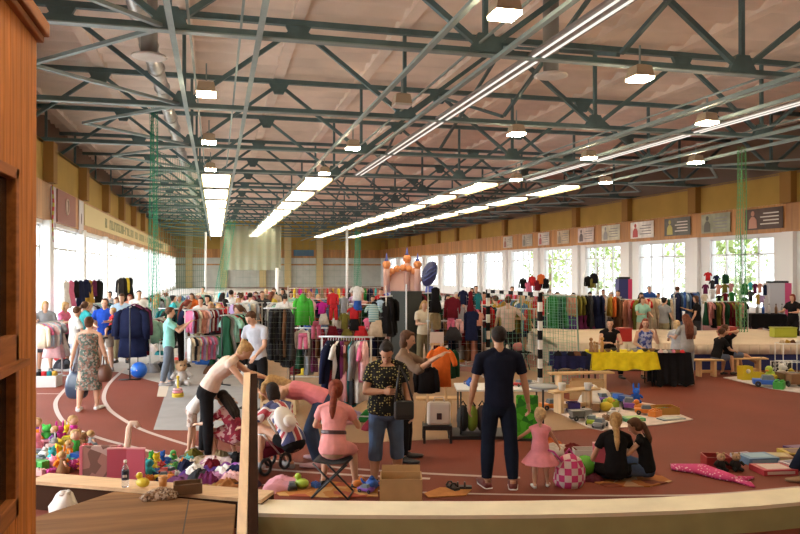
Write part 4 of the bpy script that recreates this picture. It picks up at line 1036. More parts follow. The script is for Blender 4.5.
def rack(p0, p1, zb, short, lab, items=(), mode='edge', tiers=(), scale=1.0, hook=False, style='rail', inset=.08):
    """p0, p1 floor points of the two uprights; items (colour, kind) hung from left to right"""
    p0 = Vector((p0[0], p0[1], 0)); p1 = Vector((p1[0], p1[1], 0)); d = p1 - p0; Lr = d.length; ang = math.atan2(d.y, d.x)
    t = empty('clothes_rack', (p0 + p1) / 2, ang, lab, 'clothes rack', 'clothes racks')
    MB().tube([(-Lr / 2 - .05, 0, zb), (Lr / 2 + .05, 0, zb)], .015, 8).build('top_bar', STEELW, t)
    for s in (-1, 1):
        MB().tube([(s * Lr / 2, 0, .03), (s * Lr / 2, 0, zb)], .014, 8).build('upright', STEELW if style == 'rail' else BLACK, t)
        MB().tube([(s * Lr / 2, -.24, .018), (s * Lr / 2, .24, .018)], .016, 8).build('foot', STEELW if style == 'rail' else BLACK, t)
    for z in tiers[1:] if tiers else (): MB().tube([(-Lr / 2, 0, z), (Lr / 2, 0, z)], .013, 8).build('lower_bar', STEELW, t)
    if not tiers: MB().tube([(-Lr / 2, 0, .16), (Lr / 2, 0, .16)], .011, 8).build('lower_bar', STEELW, t)
    rows = [items] if not tiers else items
    for ti, row in enumerate(rows):
        n = len(row); z = (tiers[ti] if tiers else zb) - (.066 if hook else .02)
        for i, it in enumerate(row):
            c, k = it[0], it[1]; q = (i + .5) / n; pos = p0 + d * ((inset + q * (Lr - 2 * inset)) / Lr) if Lr > .3 else p0 + d * q
            a = ang + (math.pi / 2 if mode == 'edge' else 0) + rnd.uniform(-.22, .22) * (1 if mode == 'edge' else .4)
            tier = '' if not tiers else (' upper bar,' if ti == 0 else ' lower bar,')
            lb = '%s %s, %s from left on%s %s' % (c, {'babysuit': 'baby suit'}.get(k, k), ORD[i], tier, short)
            garment(k, c, (pos.x, pos.y, z), a, lb, 'garments on ' + short, scale * rnd.uniform(.93, 1.05), hook=hook, zs=(it[2] if len(it) > 2 else None))
    return t
G = ground
def rnditems(n, cols, kinds):
    return [(rnd.choice(cols), rnd.choice(kinds)) for _ in range(n)]
DARK = ['black', 'navy', 'charcoal', 'brown', 'dark red', 'dark green', 'grey', 'plum']
PAST = ['white', 'pale pink', 'pink', 'mint', 'pale blue', 'cream', 'lilac', 'beige', 'grey']
MIXC = list(CN)
rack(G(322, 11.6), G(371, 11.5), 1.42, 'the front chrome rack', 'chrome clothes rack behind the girl in pink',
     [('navy', 'dress'), ('navy', 'coat'), ('black', 'trousers'), ('dark red', 'dress'), ('white', 'shirt'), ('black', 'dress'), ('plum', 'trousers'), ('dusty pink', 'dress'), ('brown', 'trousers'), ('teal', 'dress'), ('charcoal', 'dress'), ('grey', 'jumper'), ('white', 'dress'), ('pink', 'shirt'), ('pale pink', 'jumper')], hook=True, scale=.95)
rack(G(130, 16.3), G(138, 18.0), 1.64, 'the navy jacket rack', 'clothes rack of navy jackets beside the blue ball',
     [('navy', 'jacket', 1.05), ('navy', 'coat'), ('black', 'coat'), ('plum', 'jacket'), ('navy', 'coat'), ('dark red', 'coat')], scale=1.1, style='black')
rack(G(185, 16.6), G(223, 17.2), 1.56, 'the two tier baby rack', 'two tier white rail of baby clothes behind the person in mint',
     [rnditems(14, PAST + ['salmon', 'dark red'], ['babysuit']), rnditems(14, PAST + ['charcoal', 'navy', 'green'], ['babysuit', 'babysuit'])], tiers=(1.56, .94), scale=1.25)
rack(G(160, 19.5), G(187, 19.2), 1.44, 'the dark rail left of the baby rack', 'rail of dark tops left of the baby rack', rnditems(11, ['dark green', 'teal', 'charcoal', 'black', 'green'], ['shirt', 'jumper']), scale=.85)
rack(G(37, 15.9), G(62, 16.9), 1.3, 'the pastel rack by the booth', 'low rack of pastel clothes beside the booth and left windows', rnditems(11, ['white', 'pale pink', 'pink', 'cream', 'pale blue', 'white', 'grey'], ['shirt', 'dress', 'jumper']), scale=.8)
rack(G(266, 14.4), G(294, 14.5), 1.72, 'the black dress rail', 'rail of black dresses left of the bright green jacket', [('black', 'dress'), ('black', 'coat'), ('charcoal', 'dress'), ('black', 'dress'), ('black', 'coat'), ('black', 'dress'), ('brown', 'coat'), ('black', 'coat'), ('charcoal', 'coat')], scale=.95, style='black')
rack(G(381, 16.2), G(391, 16.6), 1.88, 'the rail beside the grey screen', 'short black rail at the left side of the grey screen', [('black', 'coat'), ('charcoal', 'dress'), ('black', 'dress'), ('black', 'coat')], scale=.85, style='black', inset=.02)
rack(G(547, 22.9), G(606, 23.1), 1.68, 'the long gown rail behind the goal', 'long two tier gown rail behind the striped goal',
     [[('green', 'coat'), ('green', 'coat'), ('dark green', 'coat'), ('green', 'dress'), ('salmon', 'shirt'), ('salmon', 'jumper'), ('mustard', 'shirt'), ('olive', 'jumper'), ('olive', 'shirt'), ('black', 'coat'), ('charcoal', 'coat'), ('navy', 'coat'), ('navy', 'dress'), ('navy', 'coat')],
      [('white', 'babysuit'), ('cream', 'babysuit'), ('purple', 'dress', .62), ('purple', 'dress', .62), ('purple', 'dress', .62), ('plum', 'dress', .62), ('plum', 'dress', .62), ('plum', 'dress', .62), ('charcoal', 'dress', .62), ('navy', 'dress', .62)]], tiers=(1.68, 1.1), scale=1.0)
rack(G(607, 23.3), G(620, 23.3), 1.6, 'the short rail right of the gowns', 'short rail with an orange jacket right of the gowns', [('mustard', 'jacket'), ('orange', 'jacket'), ('brown', 'coat')], mode='edge', scale=1.0, inset=.02)
rack(G(612, 24), G(640, 23.6), 1.5, 'the dark rail left of the cream clothes', 'rail of dark and salmon clothes behind the seated women', [('black', 'coat'), ('dark green', 'coat'), ('black', 'dress'), ('brown', 'coat'), ('salmon', 'coat'), ('salmon', 'dress'), ('dusty pink', 'coat'), ('red', 'shirt'), ('olive', 'coat')], scale=.95)
rack(G(642, 24.4), G(675, 24.2), 1.52, 'the cream clothes rail', 'rail of cream and coral clothes in front of the right windows', [('salmon', 'jumper'), ('red', 'shirt'), ('cream', 'coat'), ('cream', 'dress'), ('beige', 'shirt'), ('cream', 'dress'), ('white', 'shirt'), ('grey', 'dress'), ('charcoal', 'dress'), ('dark green', 'coat'), ('beige', 'coat')], scale=.95)
rack(G(674, 26), G(700, 26), 1.66, 'the denim rail', 'rail of blue and denim clothes below the white banner', [('navy', 'coat'), ('denim blue', 'jacket'), ('blue', 'jacket'), ('pale blue', 'shirt'), ('denim blue', 'coat'), ('navy', 'coat'), ('blue', 'shirt'), ('denim blue', 'jacket')], scale=1.0)
rack(G(702, 25), G(748, 25), 1.38, 'the dark row below the shirt display', 'low rail of dark clothes below the coloured shirt display', rnditems(15, ['black', 'dark green', 'charcoal', 'brown', 'olive', 'dusty pink', 'dark red'], ['shirt', 'dress', 'coat']), scale=.8)
rack(G(62, 22.5), G(102, 25), 2.15, 'the tall window rail', 'tall rail in front of the left windows', [('white', 'dress'), ('pink', 'dress'), ('black', 'shirt'), ('navy', 'coat'), ('navy', 'jacket'), ('mustard', 'dress'), ('plum', 'shirt'), ('black', 'coat')], scale=.85, mode='face')
rack(G(118, 26), G(133, 27), 2.2, 'the second tall window rail', 'shorter tall rail farther along the left windows', [('charcoal', 'coat'), ('black', 'coat'), ('yellow', 'shirt'), ('black', 'dress')], scale=.85, mode='face')
rack(G(84, 20.5), G(112, 22), 1.5, 'the rail behind the man in blue', 'rail of tops by the window behind the man in blue', rnditems(12, ['charcoal', 'black', 'teal', 'grey', 'white', 'mint'], ['shirt', 'jumper']), scale=.85)
# filler racks further back
FILL = [(200, 224, 22, 23, 'the grey rail behind the baby rack', MIXC), (228, 262, 20, 20.4, 'the rail behind the man in grey', PAST), (236, 270, 26, 27, 'the mixed rail below the hanging curtain', MIXC), (268, 300, 22.5, 22, 'the pale rail behind the black dresses', PAST + ['salmon']),
        (300, 345, 20, 21, 'the rail behind the display grid', MIXC), (345, 384, 22, 21, 'the dark rail behind the teal shirt', DARK), (440, 470, 20, 19.4, 'the dark rail behind the burgundy jumper', DARK), (466, 492, 18.6, 19.4, 'the red rail left of the goal', ['red', 'dark red', 'pink', 'navy', 'white', 'teal']),
        (494, 530, 23, 22, 'the rail behind the man in pale pink', ['olive', 'mustard', 'khaki', 'denim blue', 'white', 'red']), (140, 172, 24, 25, 'the mint rail by the far left windows', ['mint', 'white', 'turquoise', 'black', 'orange']), (175, 215, 29, 30, 'the far orange rail by the column', MIXC), (390, 440, 25, 26, 'the dark rail behind the grey screen', DARK),
        (440, 500, 28, 29, 'the far rail below the windows', MIXC), (505, 560, 29, 28, 'the far red rail behind the goal', ['red', 'pink', 'dark red', 'white', 'navy']), (216, 280, 33, 34, 'the far mixed rail below the curtain', MIXC), (290, 380, 32, 33, 'the far rail behind the display grid', MIXC)]
for u0, u1, d0_, d1_, nm, cols in FILL:
    p0, p1 = G(u0, d0_), G(u1, d1_)
    rack(p0, p1, rnd.choice((1.45, 1.55, 1.65)), nm, 'clothes rack: ' + nm, rnditems(min(16, int((p1 - p0).length / .13)), cols, ['shirt', 'dress', 'jumper', 'coat', 'shirt']), scale=.85)
rack(G(290, 15.75), G(386, 15.75), 1.22, 'the low rail behind the display grid', 'long low rail of dark and bright clothes behind the display grid', rnditems(20, ['black', 'charcoal', 'navy', 'dark red', 'plum', 'pink', 'grey', 'brown', 'dark green'], ['shirt', 'dress', 'jumper', 'coat']), scale=.9, style='black')
rack(G(428, 17.5), G(484, 17.5), 1.25, 'the low rail right of the grey screen', 'low rail of dark clothes right of the grey screen', rnditems(13, ['black', 'charcoal', 'navy', 'brown', 'khaki', 'grey', 'salmon', 'dark red'], ['dress', 'coat', 'jumper']), scale=.9, style='black')
rack(G(222, 15.6), G(250, 16.4), 1.5, 'the mixed rail left of the man in grey', 'rail of mixed bright clothes left of the man in grey', rnditems(10, ['dark green', 'orange', 'mint', 'salmon', 'black', 'white', 'red', 'grey'], ['shirt', 'jumper', 'dress']), scale=.85, style='black')
rack(G(150, 17.6), G(164, 19.0), 1.25, 'the pale rail left of the person in mint', 'short rail of pale clothes left of the person in mint', rnditems(8, ['white', 'mint', 'pale pink', 'grey', 'dark red'], ['shirt', 'jumper']), scale=.8)
rack(G(488, 20.3), G(534, 20), 1.4, 'the khaki rail behind the goal net', 'rail of khaki and pale clothes behind the goal net', rnditems(12, ['khaki', 'mustard', 'olive', 'white', 'denim blue', 'red', 'mint'], ['shirt', 'dress', 'jumper']), scale=.9)
# ---- display grid with garments facing the viewer
def gridstand(p0, p1, z0, z1, lab, step=.16):
    p0 = Vector((p0[0], p0[1], 0)); p1 = Vector((p1[0], p1[1], 0)); d = p1 - p0; L_ = d.length; ang = math.atan2(d.y, d.x)
    t = empty('display_grid', (p0 + p1) / 2, ang, lab, 'display grid', 'display grids')
    for s in (-1, 1):
        MB().tube([(s * L_ / 2, 0, .0), (s * L_ / 2, 0, z1)], .012, 8).build('upright', STEEL, t)
        MB().tube([(s * L_ / 2, -.25, .02), (s * L_ / 2, .25, .02)], .016, 8).build('foot', STEELW, t)
    g = MB(); k = int(L_ / step)
    for i in range(k + 1): g.bar((-L_ / 2 + L_ * i / k, 0, z0), (-L_ / 2 + L_ * i / k, 0, z1), .004)
    k = int((z1 - z0) / step)
    for i in range(k + 1): g.bar((-L_ / 2, 0, z0 + (z1 - z0) * i / k), (L_ / 2, 0, z0 + (z1 - z0) * i / k), .004)
    g.build('wire_grid', STEEL, t); return t
def shown(u0, v0, u1, v1, d, kind, colour, where, m=None, extra=''):
    """garment facing the viewer, sized by the width and drop it shows"""
    p = at((u0 + u1) / 2, v0, d); nat = {'shirt': (.7, .66), 'jumper': (.66, .68), 'jacket': (.7, .68), 'dress': (.62, 1.02), 'coat': (.7, 1.08), 'skirt': (.56, .55), 'trousers': (.42, .98), 'babysuit': (.34, .44), 'scarf': (.2, .9)}[kind]
    w, h = (u1 - u0) * d / F, (v1 - v0) * d / F
    return garment(kind, colour, p, yawof(180) + math.pi, (extra or '%s %s' % (colour, kind)) + ' hanging ' + where, 'garments shown facing the aisle', w / nat[0], m, zs=h / nat[1])
gridstand(G(288, 15.2), G(386, 15.2), .5, 2.15, 'long wire display grid of bright children clothes behind the front rack')
D5 = 15.05
for a in ((292, 296, 314, 328, 'jacket', 'bright green', ''), (316, 302, 328, 314, 'shirt', 'magenta', ''), (318, 313, 329, 324, 'skirt', 'white', ''), (327, 293, 339, 306, 'jumper', 'red', 'red hooded jumper'), (329, 305, 338, 320, 'trousers', 'red', ''),
          (339, 297, 349, 313, 'shirt', 'grey', ''), (347, 307, 361, 319, 'shirt', 'red', 'red and black shirt'), (350, 286, 364, 300, 'shirt', 'white', 'white shirt with blue top'), (353, 296, 362, 311, 'skirt', 'blue', ''), (339, 313, 350, 329, 'shirt', 'olive', ''), (325, 326, 340, 343, 'skirt', 'dark red', ''),
          (340, 329, 354, 341, 'skirt', 'olive', ''), (353, 326, 369, 340, 'skirt', 'red', ''), (365, 304, 382, 322, 'shirt', 'turquoise', 'turquoise striped shirt'), (367, 320, 386, 336, 'skirt', 'beige', ''), (311, 321, 321, 339, 'trousers', 'pink', ''), (349, 318, 361, 330, 'skirt', 'black', ''),
          (380, 306, 391, 334, 'dress', 'black', ''), (304, 316, 314, 326, 'babysuit', 'cream', ''), (376, 300, 384, 309, 'babysuit', 'pale blue', ''), (363, 318, 371, 330, 'babysuit', 'pink', ''), (331, 318, 338, 327, 'babysuit', 'white', ''), (301, 341, 310, 353, 'babysuit', 'charcoal', '')):
    m = None
    if 'striped' in a[6]: m = pattern('stripe', (.12, .3, .32), (.5, .58, .55), None, 5)
    shown(*a[:4], D5, a[4], a[5], 'on the wire display grid', m, a[6])
shown(294, 329, 310, 350, 14.4, 'jumper', 'white', 'in front of the display grid')
shown(298, 333, 308, 349, 14.2, 'trousers', 'pink', 'over the white jumper')
# ---- garments right of the grey screen
gridstand(G(428, 16.9), G(482, 16.9), .6, 2.1, 'wire display grid of dark clothes right of the grey screen')
D7 = 16.75
for a in ((429, 287, 442, 313, 'dress', 'black', ''), (444, 297, 461, 319, 'jumper', 'dark red', 'burgundy jumper'), (447, 318, 455, 330, 'trousers', 'pink', ''), (455, 319, 464, 333, 'trousers', 'pale pink', ''), (444, 327, 462, 341, 'skirt', 'charcoal', ''), (463, 310, 480, 343, 'coat', 'navy', 'navy overalls'), (456, 306, 466, 322, 'shirt', 'grey', ''),
          (458, 290, 468, 305, 'shirt', 'navy', ''), (467, 291, 474, 312, 'dress', 'dark red', 'narrow dark red dress'), (474, 293, 482, 310, 'shirt', 'teal', ''), (430, 312, 441, 330, 'jumper', 'khaki', ''), (475, 312, 484, 326, 'shirt', 'salmon', '')):
    shown(*a[:4], D7, a[4], a[5], 'on the grid right of the grey screen', None, a[6])
# ---- coloured shirts on the right window display
gridstand(G(700, 27.2), G(736, 27.2), .8, 2.6, 'tall wire stand of coloured shirts before the right windows', .3)
for a in ((704, 272, 712, 281, 'shirt', 'red', ''), (713, 275, 720, 284, 'shirt', 'navy', ''), (722, 274, 729, 284, 'jumper', 'dark green', ''), (709, 280, 716, 289, 'shirt', 'charcoal', ''), (702, 284, 709, 294, 'shirt', 'plum', ''), (715, 284, 722, 294, 'shirt', 'salmon', ''), (721, 284, 729, 293, 'shirt', 'olive', ''), (728, 283, 734, 292, 'shirt', 'dusty pink', ''), (709, 289, 716, 299, 'shirt', 'white', ''), (716, 295, 722, 302, 'shirt', 'black', ''), (722, 293, 729, 301, 'shirt', 'dark red', ''), (728, 292, 736, 303, 'shirt', 'green', ''), (701, 294, 708, 304, 'shirt', 'cream', '')):
    shown(*a[:4], 27.05, a[4], a[5], 'on the tall wire shirt stand', None, a[6])
gridstand(G(740, 27.2), G(766, 27.2), .8, 2.3, 'smaller wire stand of shirts left of the white and pink panel', .3)
for a in ((741, 283, 748, 295, 'jumper', 'green', ''), (748, 282, 753, 290, 'shirt', 'turquoise', ''), (752, 283, 758, 294, 'shirt', 'plum', ''), (757, 283, 763, 293, 'shirt', 'salmon', ''), (747, 291, 754, 301, 'shirt', 'charcoal', ''), (755, 294, 761, 304, 'shirt', 'mustard', ''), (758, 295, 765, 303, 'shirt', 'lilac', ''), (763, 284, 767, 296, 'jumper', 'navy', ''), (741, 297, 748, 306, 'shirt', 'dark green', '')):
    shown(*a[:4], 27.05, a[4], a[5], 'on the smaller shirt stand', None, a[6])
# ================================================================ furniture
def M_(name, c, r=.5): return mat(name, c, r)
def PL(c): return mat('plastic', c, .4)
MATB = mat('mat_beige', (.58, .47, .36), .7, 0, .06, 1.5); MATU = mat('mat_blue', (.02, .03, .14), .6)
def on(u, v, z): return fl(u, v, z)
# ---- landing mats
def bigmat(u0, u1, d0, depth, h, lab, side, overhang):
    p0, p1 = G(u0, d0), G(u1, d0); c = (p0 + p1) / 2 + FWD * depth / 2; w = (p1 - p0).length
    t = empty('landing_mat', (c.x, c.y, 0), -A, lab, 'landing mat', 'landing mats')
    MB().bb(-w / 2, w / 2, -depth / 2, depth / 2, 0, h - .08).build('mat_base', side, t, bevel=.03)
    f = MB(); n = 16
    def top(a, b): return (-w / 2 - .03 + a * (w + .06), -depth / 2 - .03 + b * (depth + .06), h + .03 * math.sin(a * 9) * math.sin(b * 7) + .02)
    f.grid(top, n, n); vs = f.v[:]
    for j in range(n): f.add([vs[j], vs[j + 1], (vs[j + 1][0], vs[j + 1][1], h - overhang), (vs[j][0], vs[j][1], h - overhang)], [(0, 3, 2, 1)])
    f.build('cover', MATB, t, solid=.03)
    return t
bigmat(558, 681, 18.0, 4.3, .62, 'beige landing mat behind the yellow table', MATB, .5)
bigmat(687, 850, 17.9, 4.3, .6, 'beige topped landing mat with blue side behind the boys on the bench', MATU, .2)
for (u, v, d, w, h, m, lab) in ((624, 341, 18.3, .32, .34, (.4, .02, .015), 'red box standing on the mat behind the yellow table'), (727, 336, 20.2, .4, .26, (.36, .03, .02), 'low red box on the back of the blue sided mat'), (783, 337, 19.6, .6, .27, (.38, .42, .03), 'lime green box on the mat near the right edge')):
    p = on(u, v, .66); b = MB(); t = empty('storage_box', p, -A, lab, 'box')
    b.bb(-w / 2, w / 2, -.15, .15, 0, h - .03); b.build('box_body', PL(m), t, bevel=.012); MB().bb(-w / 2 - .012, w / 2 + .012, -.162, .162, h - .03, h).build('lid', PL(dk(m, .8)), t, bevel=.006)
# ---- tables
def table(u0, u1, d, depth, h, lab, m, legm=BLACK, cloth_=None, drop=.4, clab=None, nleg=4):
    p0, p1 = G(u0, d), G(u1, d); c = (p0 + p1) / 2 + FWD * depth / 2; w = (p1 - p0).length
    t = empty('folding_table', (c.x, c.y, 0), -A, lab, 'table', 'sale tables')
    MB().bb(-w / 2, w / 2, -depth / 2, depth / 2, h - .03, h).build('tabletop', m, t, bevel=.005)
    for a in (-1, 1):
        for b in (-1, 1): MB().tube([(a * (w / 2 - .06), b * (depth / 2 - .06), 0), (a * (w / 2 - .06), b * (depth / 2 - .06), h - .03)], .014, 8).build('leg', legm, t)
    MB().tube([(-w / 2 + .06, 0, .3), (w / 2 - .06, 0, .3)], .01, 6).build('stretcher', legm, t)
    if cloth_:
        f = MB(); W, D = w / 2 + .015, depth / 2 + .015; z = h + .004; r = random.Random(u0)
        f.add([(-W, -D, z), (W, -D, z), (W, D, z), (-W, D, z)], [(0, 1, 2, 3)], 0, False)
        per = [(-W + 2 * W * i / 24, -D) for i in range(25)] + [(W, -D + 2 * D * i / 8) for i in range(1, 9)] + [(W - 2 * W * i / 24, D) for i in range(1, 25)] + [(-W, D - 2 * D * i / 8) for i in range(1, 9)]
        rows = []
        for q in (0, .3, .7, 1):
            row = []
            for i, (x, y) in enumerate(per):
                o = .03 * q * math.sin(i * 1.1) + .03 * q; sx = 1 if x > 0 else -1; sy = 1 if y > 0 else -1
                row.append((x + (o * sx if abs(x) > W - .01 else 0), y + (o * sy if abs(y) > D - .01 else 0), z - q * drop * (1 + .05 * math.sin(i * .7))))
            rows.append(row)
        f.rings([[Vector(p) for p in r_] for r_ in rows], 0, False, True, False)
        o = f.build('tablecloth', cloth_, None, (c.x, c.y, 0), -A); tag(o, clab, 'tablecloth', 'tablecloths')
    return c, w
YC = cloth((.72, .56, .02))
tc_, tw = table(593, 656, 15.4, .6, .72, 'folding table under the yellow tablecloth', WHITE, cloth_=YC, drop=.36, clab='bright yellow cloth draped over the sale table')
table(657.5, 690, 15.4, .6, .72, 'table under the long black tablecloth', WHITE, cloth_=BLK, drop=.69, clab='black cloth reaching the floor beside the yellow cloth')
table(555, 592, 15.45, .55, .68, 'small table under the dark navy cloth', WHITE, cloth_=cloth((.02, .02, .06)), drop=.3, clab='dark navy cloth on the small table left of the yellow cloth')
table(752, 786, 25.6, .7, .9, 'black draped table below the white and pink panel', WHITE, cloth_=BLK, drop=.5, clab='black cloth on the table by the right windows')
tcw, tww = table(457, 548, 10.7, .65, .72, 'white topped sale table in front of the man in navy', WHITE)
# ---- benches
def bench(u0, u1, d0, d1, lab, h=.4):
    p0, p1 = G(u0, d0), G(u1, d1); dd = p1 - p0; L_ = dd.length; a = math.atan2(dd.y, dd.x); c = (p0 + p1) / 2
    t = empty('gym_bench', (c.x, c.y, 0), a, lab, 'bench', 'wooden gym benches')
    MB().bb(-L_ / 2, L_ / 2, -.13, .13, h - .035, h).build('seat', PINE, t, bevel=.008)
    for s in (-1, 1):
        MB().bb(s * (L_ / 2 - .2) - .03, s * (L_ / 2 - .2) + .03, -.11, .11, 0, h - .035).build('leg', PINEZ, t, bevel=.005)
    MB().bb(-L_ / 2 + .2, L_ / 2 - .2, -.02, .02, .08, .15).build('beam', PINE, t)
bench(416, 462, 11.9, 11.9, 'pine gym bench behind the clothes easel')
bench(549, 596, 12.5, 12.9, 'pine gym bench with cups behind the white blanket')
bench(549, 612, 14.7, 14.9, 'pine gym bench in front of the dark navy cloth')
bench(690, 722, 16.9, 16.9, 'pine gym bench under the boy in the black shirt')
bench(727, 766, 17.2, 17.2, 'pine gym bench under the boy leaning back')
# ---- clothes easel
p = G(437, 10.55); t = empty('clothes_easel', p, -A, 'wooden A frame easel with a black base behind the dotted blouse', 'easel')
MB().bb(-.21, .21, -.17, .17, .19, .25).build('base_top', BLACK, t, bevel=.005)
for a in (-1, 1):
    for b in (-1, 1): MB().bb(a * .19 - .018, a * .19 + .018, b * .15 - .018, b * .15 + .018, 0, .19).build('base_leg', BLACK, t)
for a in (-1, 1): MB().bar((a * .17, .05, .25), (a * .06, .05, 1.46), .035, .03).build('frame_bar', PINEZ, t)
MB().bar((-.1, .05, 1.4), (.1, .05, 1.4), .03).build('cross_bar', PINE, t)
MB().bb(-.1, .1, .03, .06, 1.42, 1.58).build('top_card', CARD if False else mat('pale_card', (.6, .48, .38), .8), t)
q = yawof(180) + math.pi
garment('shirt', 'orange', at(441, 346.5, 10.42), q - .2, 'bright orange shirt hanging high on the wooden easel', 'clothes on the easel', .62, cloth((.62, .12, .02)), True, 0, .9)
garment('jacket', 'black', at(426, 365, 10.3), q + .05, 'small black jacket hanging low on the wooden easel', 'clothes on the easel', .55, None, True, 1, .62)
garment('jumper', 'dark green', at(447, 348, 10.75), q + .3, 'dark green jumper at the back of the easel', 'clothes on the easel', .6, None, True, 1, .7)
p = at(439, 424, 10.45); p.z = .252
t = empty('tote_bag', p, -A, 'pale square bag with a dark emblem standing on the easel base', 'bag')
MB().bb(-.17, .17, -.05, .05, 0, .34).build('bag_body', mat('pale_bag', (.62, .52, .44), .6), t, bevel=.04)
f = MB(); f.bb(-.035, .035, -.058, -.05, .09, .18); f.build('emblem', mat('emblem_dark', (.05, .02, .02), .6), t)
MB().tube([(-.08, 0, .33), (-.06, 0, .4), (.06, 0, .4), (.08, 0, .33)], .012, 6).build('handle', mat('pale_bag', (.62, .52, .44), .6), t)
# ---- under and on the white table
b = MB(); p = G(478, 10.62); tag(MB().bb(-.42, .42, 0, .6, 0, .05).build('display_plinth', BLACK, None, p, -A), 'flat black plinth under the white topped table', 'plinth')
for k, (u, c, lab) in enumerate(((463, (.02, .02, .02), 'black sports bag upright under the white topped table'), (472, (.2, .3, .03), 'lime and black bag under the white topped table'), (482, (.05, .03, .03), 'dark backpack under the white topped table'))):
    p = G(u, 10.95); p.z = .05; t = empty('sports_bag', p, -A, lab, 'bag', 'bags under the white table')
    MB().ball((0, 0, .2), (.1, .14, .2), 0, 14).build('bag_body', mat('bag_cloth', c, .8), t); MB().tube([(-.05, 0, .38), (0, 0, .46), (.05, 0, .38)], .012, 6).build('handle', BLACK, t)
p = G(527, 10.6); t = empty('play_board', p, -A - .1, 'bright green upright board with dark leaf marks behind the toddler', 'board')
MB().bb(-.16, .16, -.02, .02, 0, .66).build('board', pattern('floral', (.06, .3, .02), (.09, .42, .03), (.03, .18, .02), 12), t, bevel=.05)
MB().bb(-.17, .17, -.08, .08, 0, .03).build('foot', BLACK, t)
p = G(543, 10.4); t = empty('side_table', p, -A, 'small round grey table on one pole behind the toddler', 'table')
MB().lathe([(.02, .79), (.2, .8), (.21, .82), (.2, .83), (.02, .83)], n=24).build('tabletop', mat('grey_top', (.3, .32, .34), .5), t)
MB().tube([(0, 0, .02), (0, 0, .8)], .016, 8).build('pole', BLACK, t); MB().lathe([(.17, 0), (.17, .02), (.03, .035)], n=20).build('base', BLACK, t)
# ---- grey screen
p0, p1 = G(391, 18.4), G(406, 18.2); p2 = G(421.5, 18.45)
t = empty('folding_screen', (p1.x, p1.y, 0), 0, 'tall dark grey two panel screen in the middle of the hall', 'screen')
for a, c in ((p0, p1), (p1, p2)):
    MB().bar((a.x - p1.x, a.y - p1.y, 1.02), (c.x - p1.x, c.y - p1.y, 1.02), .04, 1.84).build('panel', mat('screen_grey', (.045, .05, .045), .8), t)
MB().tube([(0, -.03, 0), (0, -.03, 2.12)], .02, 8).build('pole', WHITE, t)
for q_ in (p0 - p1, p2 - p1): MB().bb(q_.x - .03, q_.x + .03, q_.y - .2, q_.y + .2, 0, .04).build('foot', BLACK, t)
# ---- striped goal with net
a, b = G(540, 15.36), G(488, 17.6); t = empty('sports_goal', (a.x, a.y, 0), 0, 'black and white striped sports goal with green net', 'goal')
bl = b - a; back = Vector((bl.y, -bl.x, 0)).normalized() * -.9
if back.dot(RIGHT) < 0: back = -back
def striped(q0, q1, nm):
    q0, q1 = Vector(q0), Vector(q1); n = int((q1 - q0).length / .2); f = MB()
    for i in range(n): f.bar(q0 + (q1 - q0) * i / n, q0 + (q1 - q0) * (i + 1) / n, .08, .08, i % 2)
    f.build(nm, [WHT, BLK], t)
striped((0, 0, 0), (0, 0, 2.0), 'post'); striped((bl.x, bl.y, 0), (bl.x, bl.y, 2.0), 'post'); striped((0, 0, 1.96), (bl.x, bl.y, 1.96), 'crossbar')
GN = mat('net_green', (.16, .38, .26), .8)
for o_ in (Vector(), bl):
    MB().tube([o_ + Vector((0, 0, 1.95)), o_ + back + Vector((0, 0, 1.9)), o_ + back * 1.1 + Vector((0, 0, .02)), o_ + Vector((0, 0, .02))], .018, 8).build('rear_frame', mat('frame_green', (.2, .32, .25), .5), t)
f = MB(); n = 22
P_ = lambda i, s, r: bl * (i / n) + (back * (1 - .0 * s)) + Vector((0, 0, 1.9 * (1 - s)))
for i in range(n + 1): f.bar(bl * (i / n) + back + Vector((0, 0, 1.88)), bl * (i / n) + back * 1.08 + Vector((0, 0, .03)), .005)
for j in range(16): f.bar(back + Vector((0, 0, 1.88 - j * .12)), bl + back + Vector((0, 0, 1.88 - j * .12)), .005)
for o_ in (Vector(), bl):
    for j in range(8): f.bar(o_ + back * (j / 8) + Vector((0, 0, 1.93)), o_ + back * (j / 8) + Vector((0, 0, .03)), .005)
    for j in range(16): f.bar(o_ + Vector((0, 0, 1.88 - j * .12)), o_ + back + Vector((0, 0, 1.88 - j * .12)), .005)
f.build('net', GN, t)
# folding chair behind the goal
p = G(518, 18.0); t = empty('folding_chair', p, yawof(150), 'dark folding chair with a pink bag behind the goal', 'chair')
MB().bb(-.2, .2, -.2, .2, .43, .46).build('seat', BLK, t, bevel=.01); MB().bb(-.2, .2, -.22, -.2, .62, .86).build('backrest', BLK, t)
for s in (-1, 1):
    MB().bar((s * .21, -.22, .88), (s * .21, .2, 0), .025).build('leg', BLACK, t); MB().bar((s * .19, .18, .44), (s * .19, -.24, 0), .025).build('leg', BLACK, t)
tag(MB().ball((0, 0, .11), (.15, .1, .11), 0, 12).build('soft_bag', mat('pink_bag', (.55, .2, .2), .8), None, p + Vector((0, 0, .46))), 'dull pink bag lying on the folding chair behind the goal', 'bag')
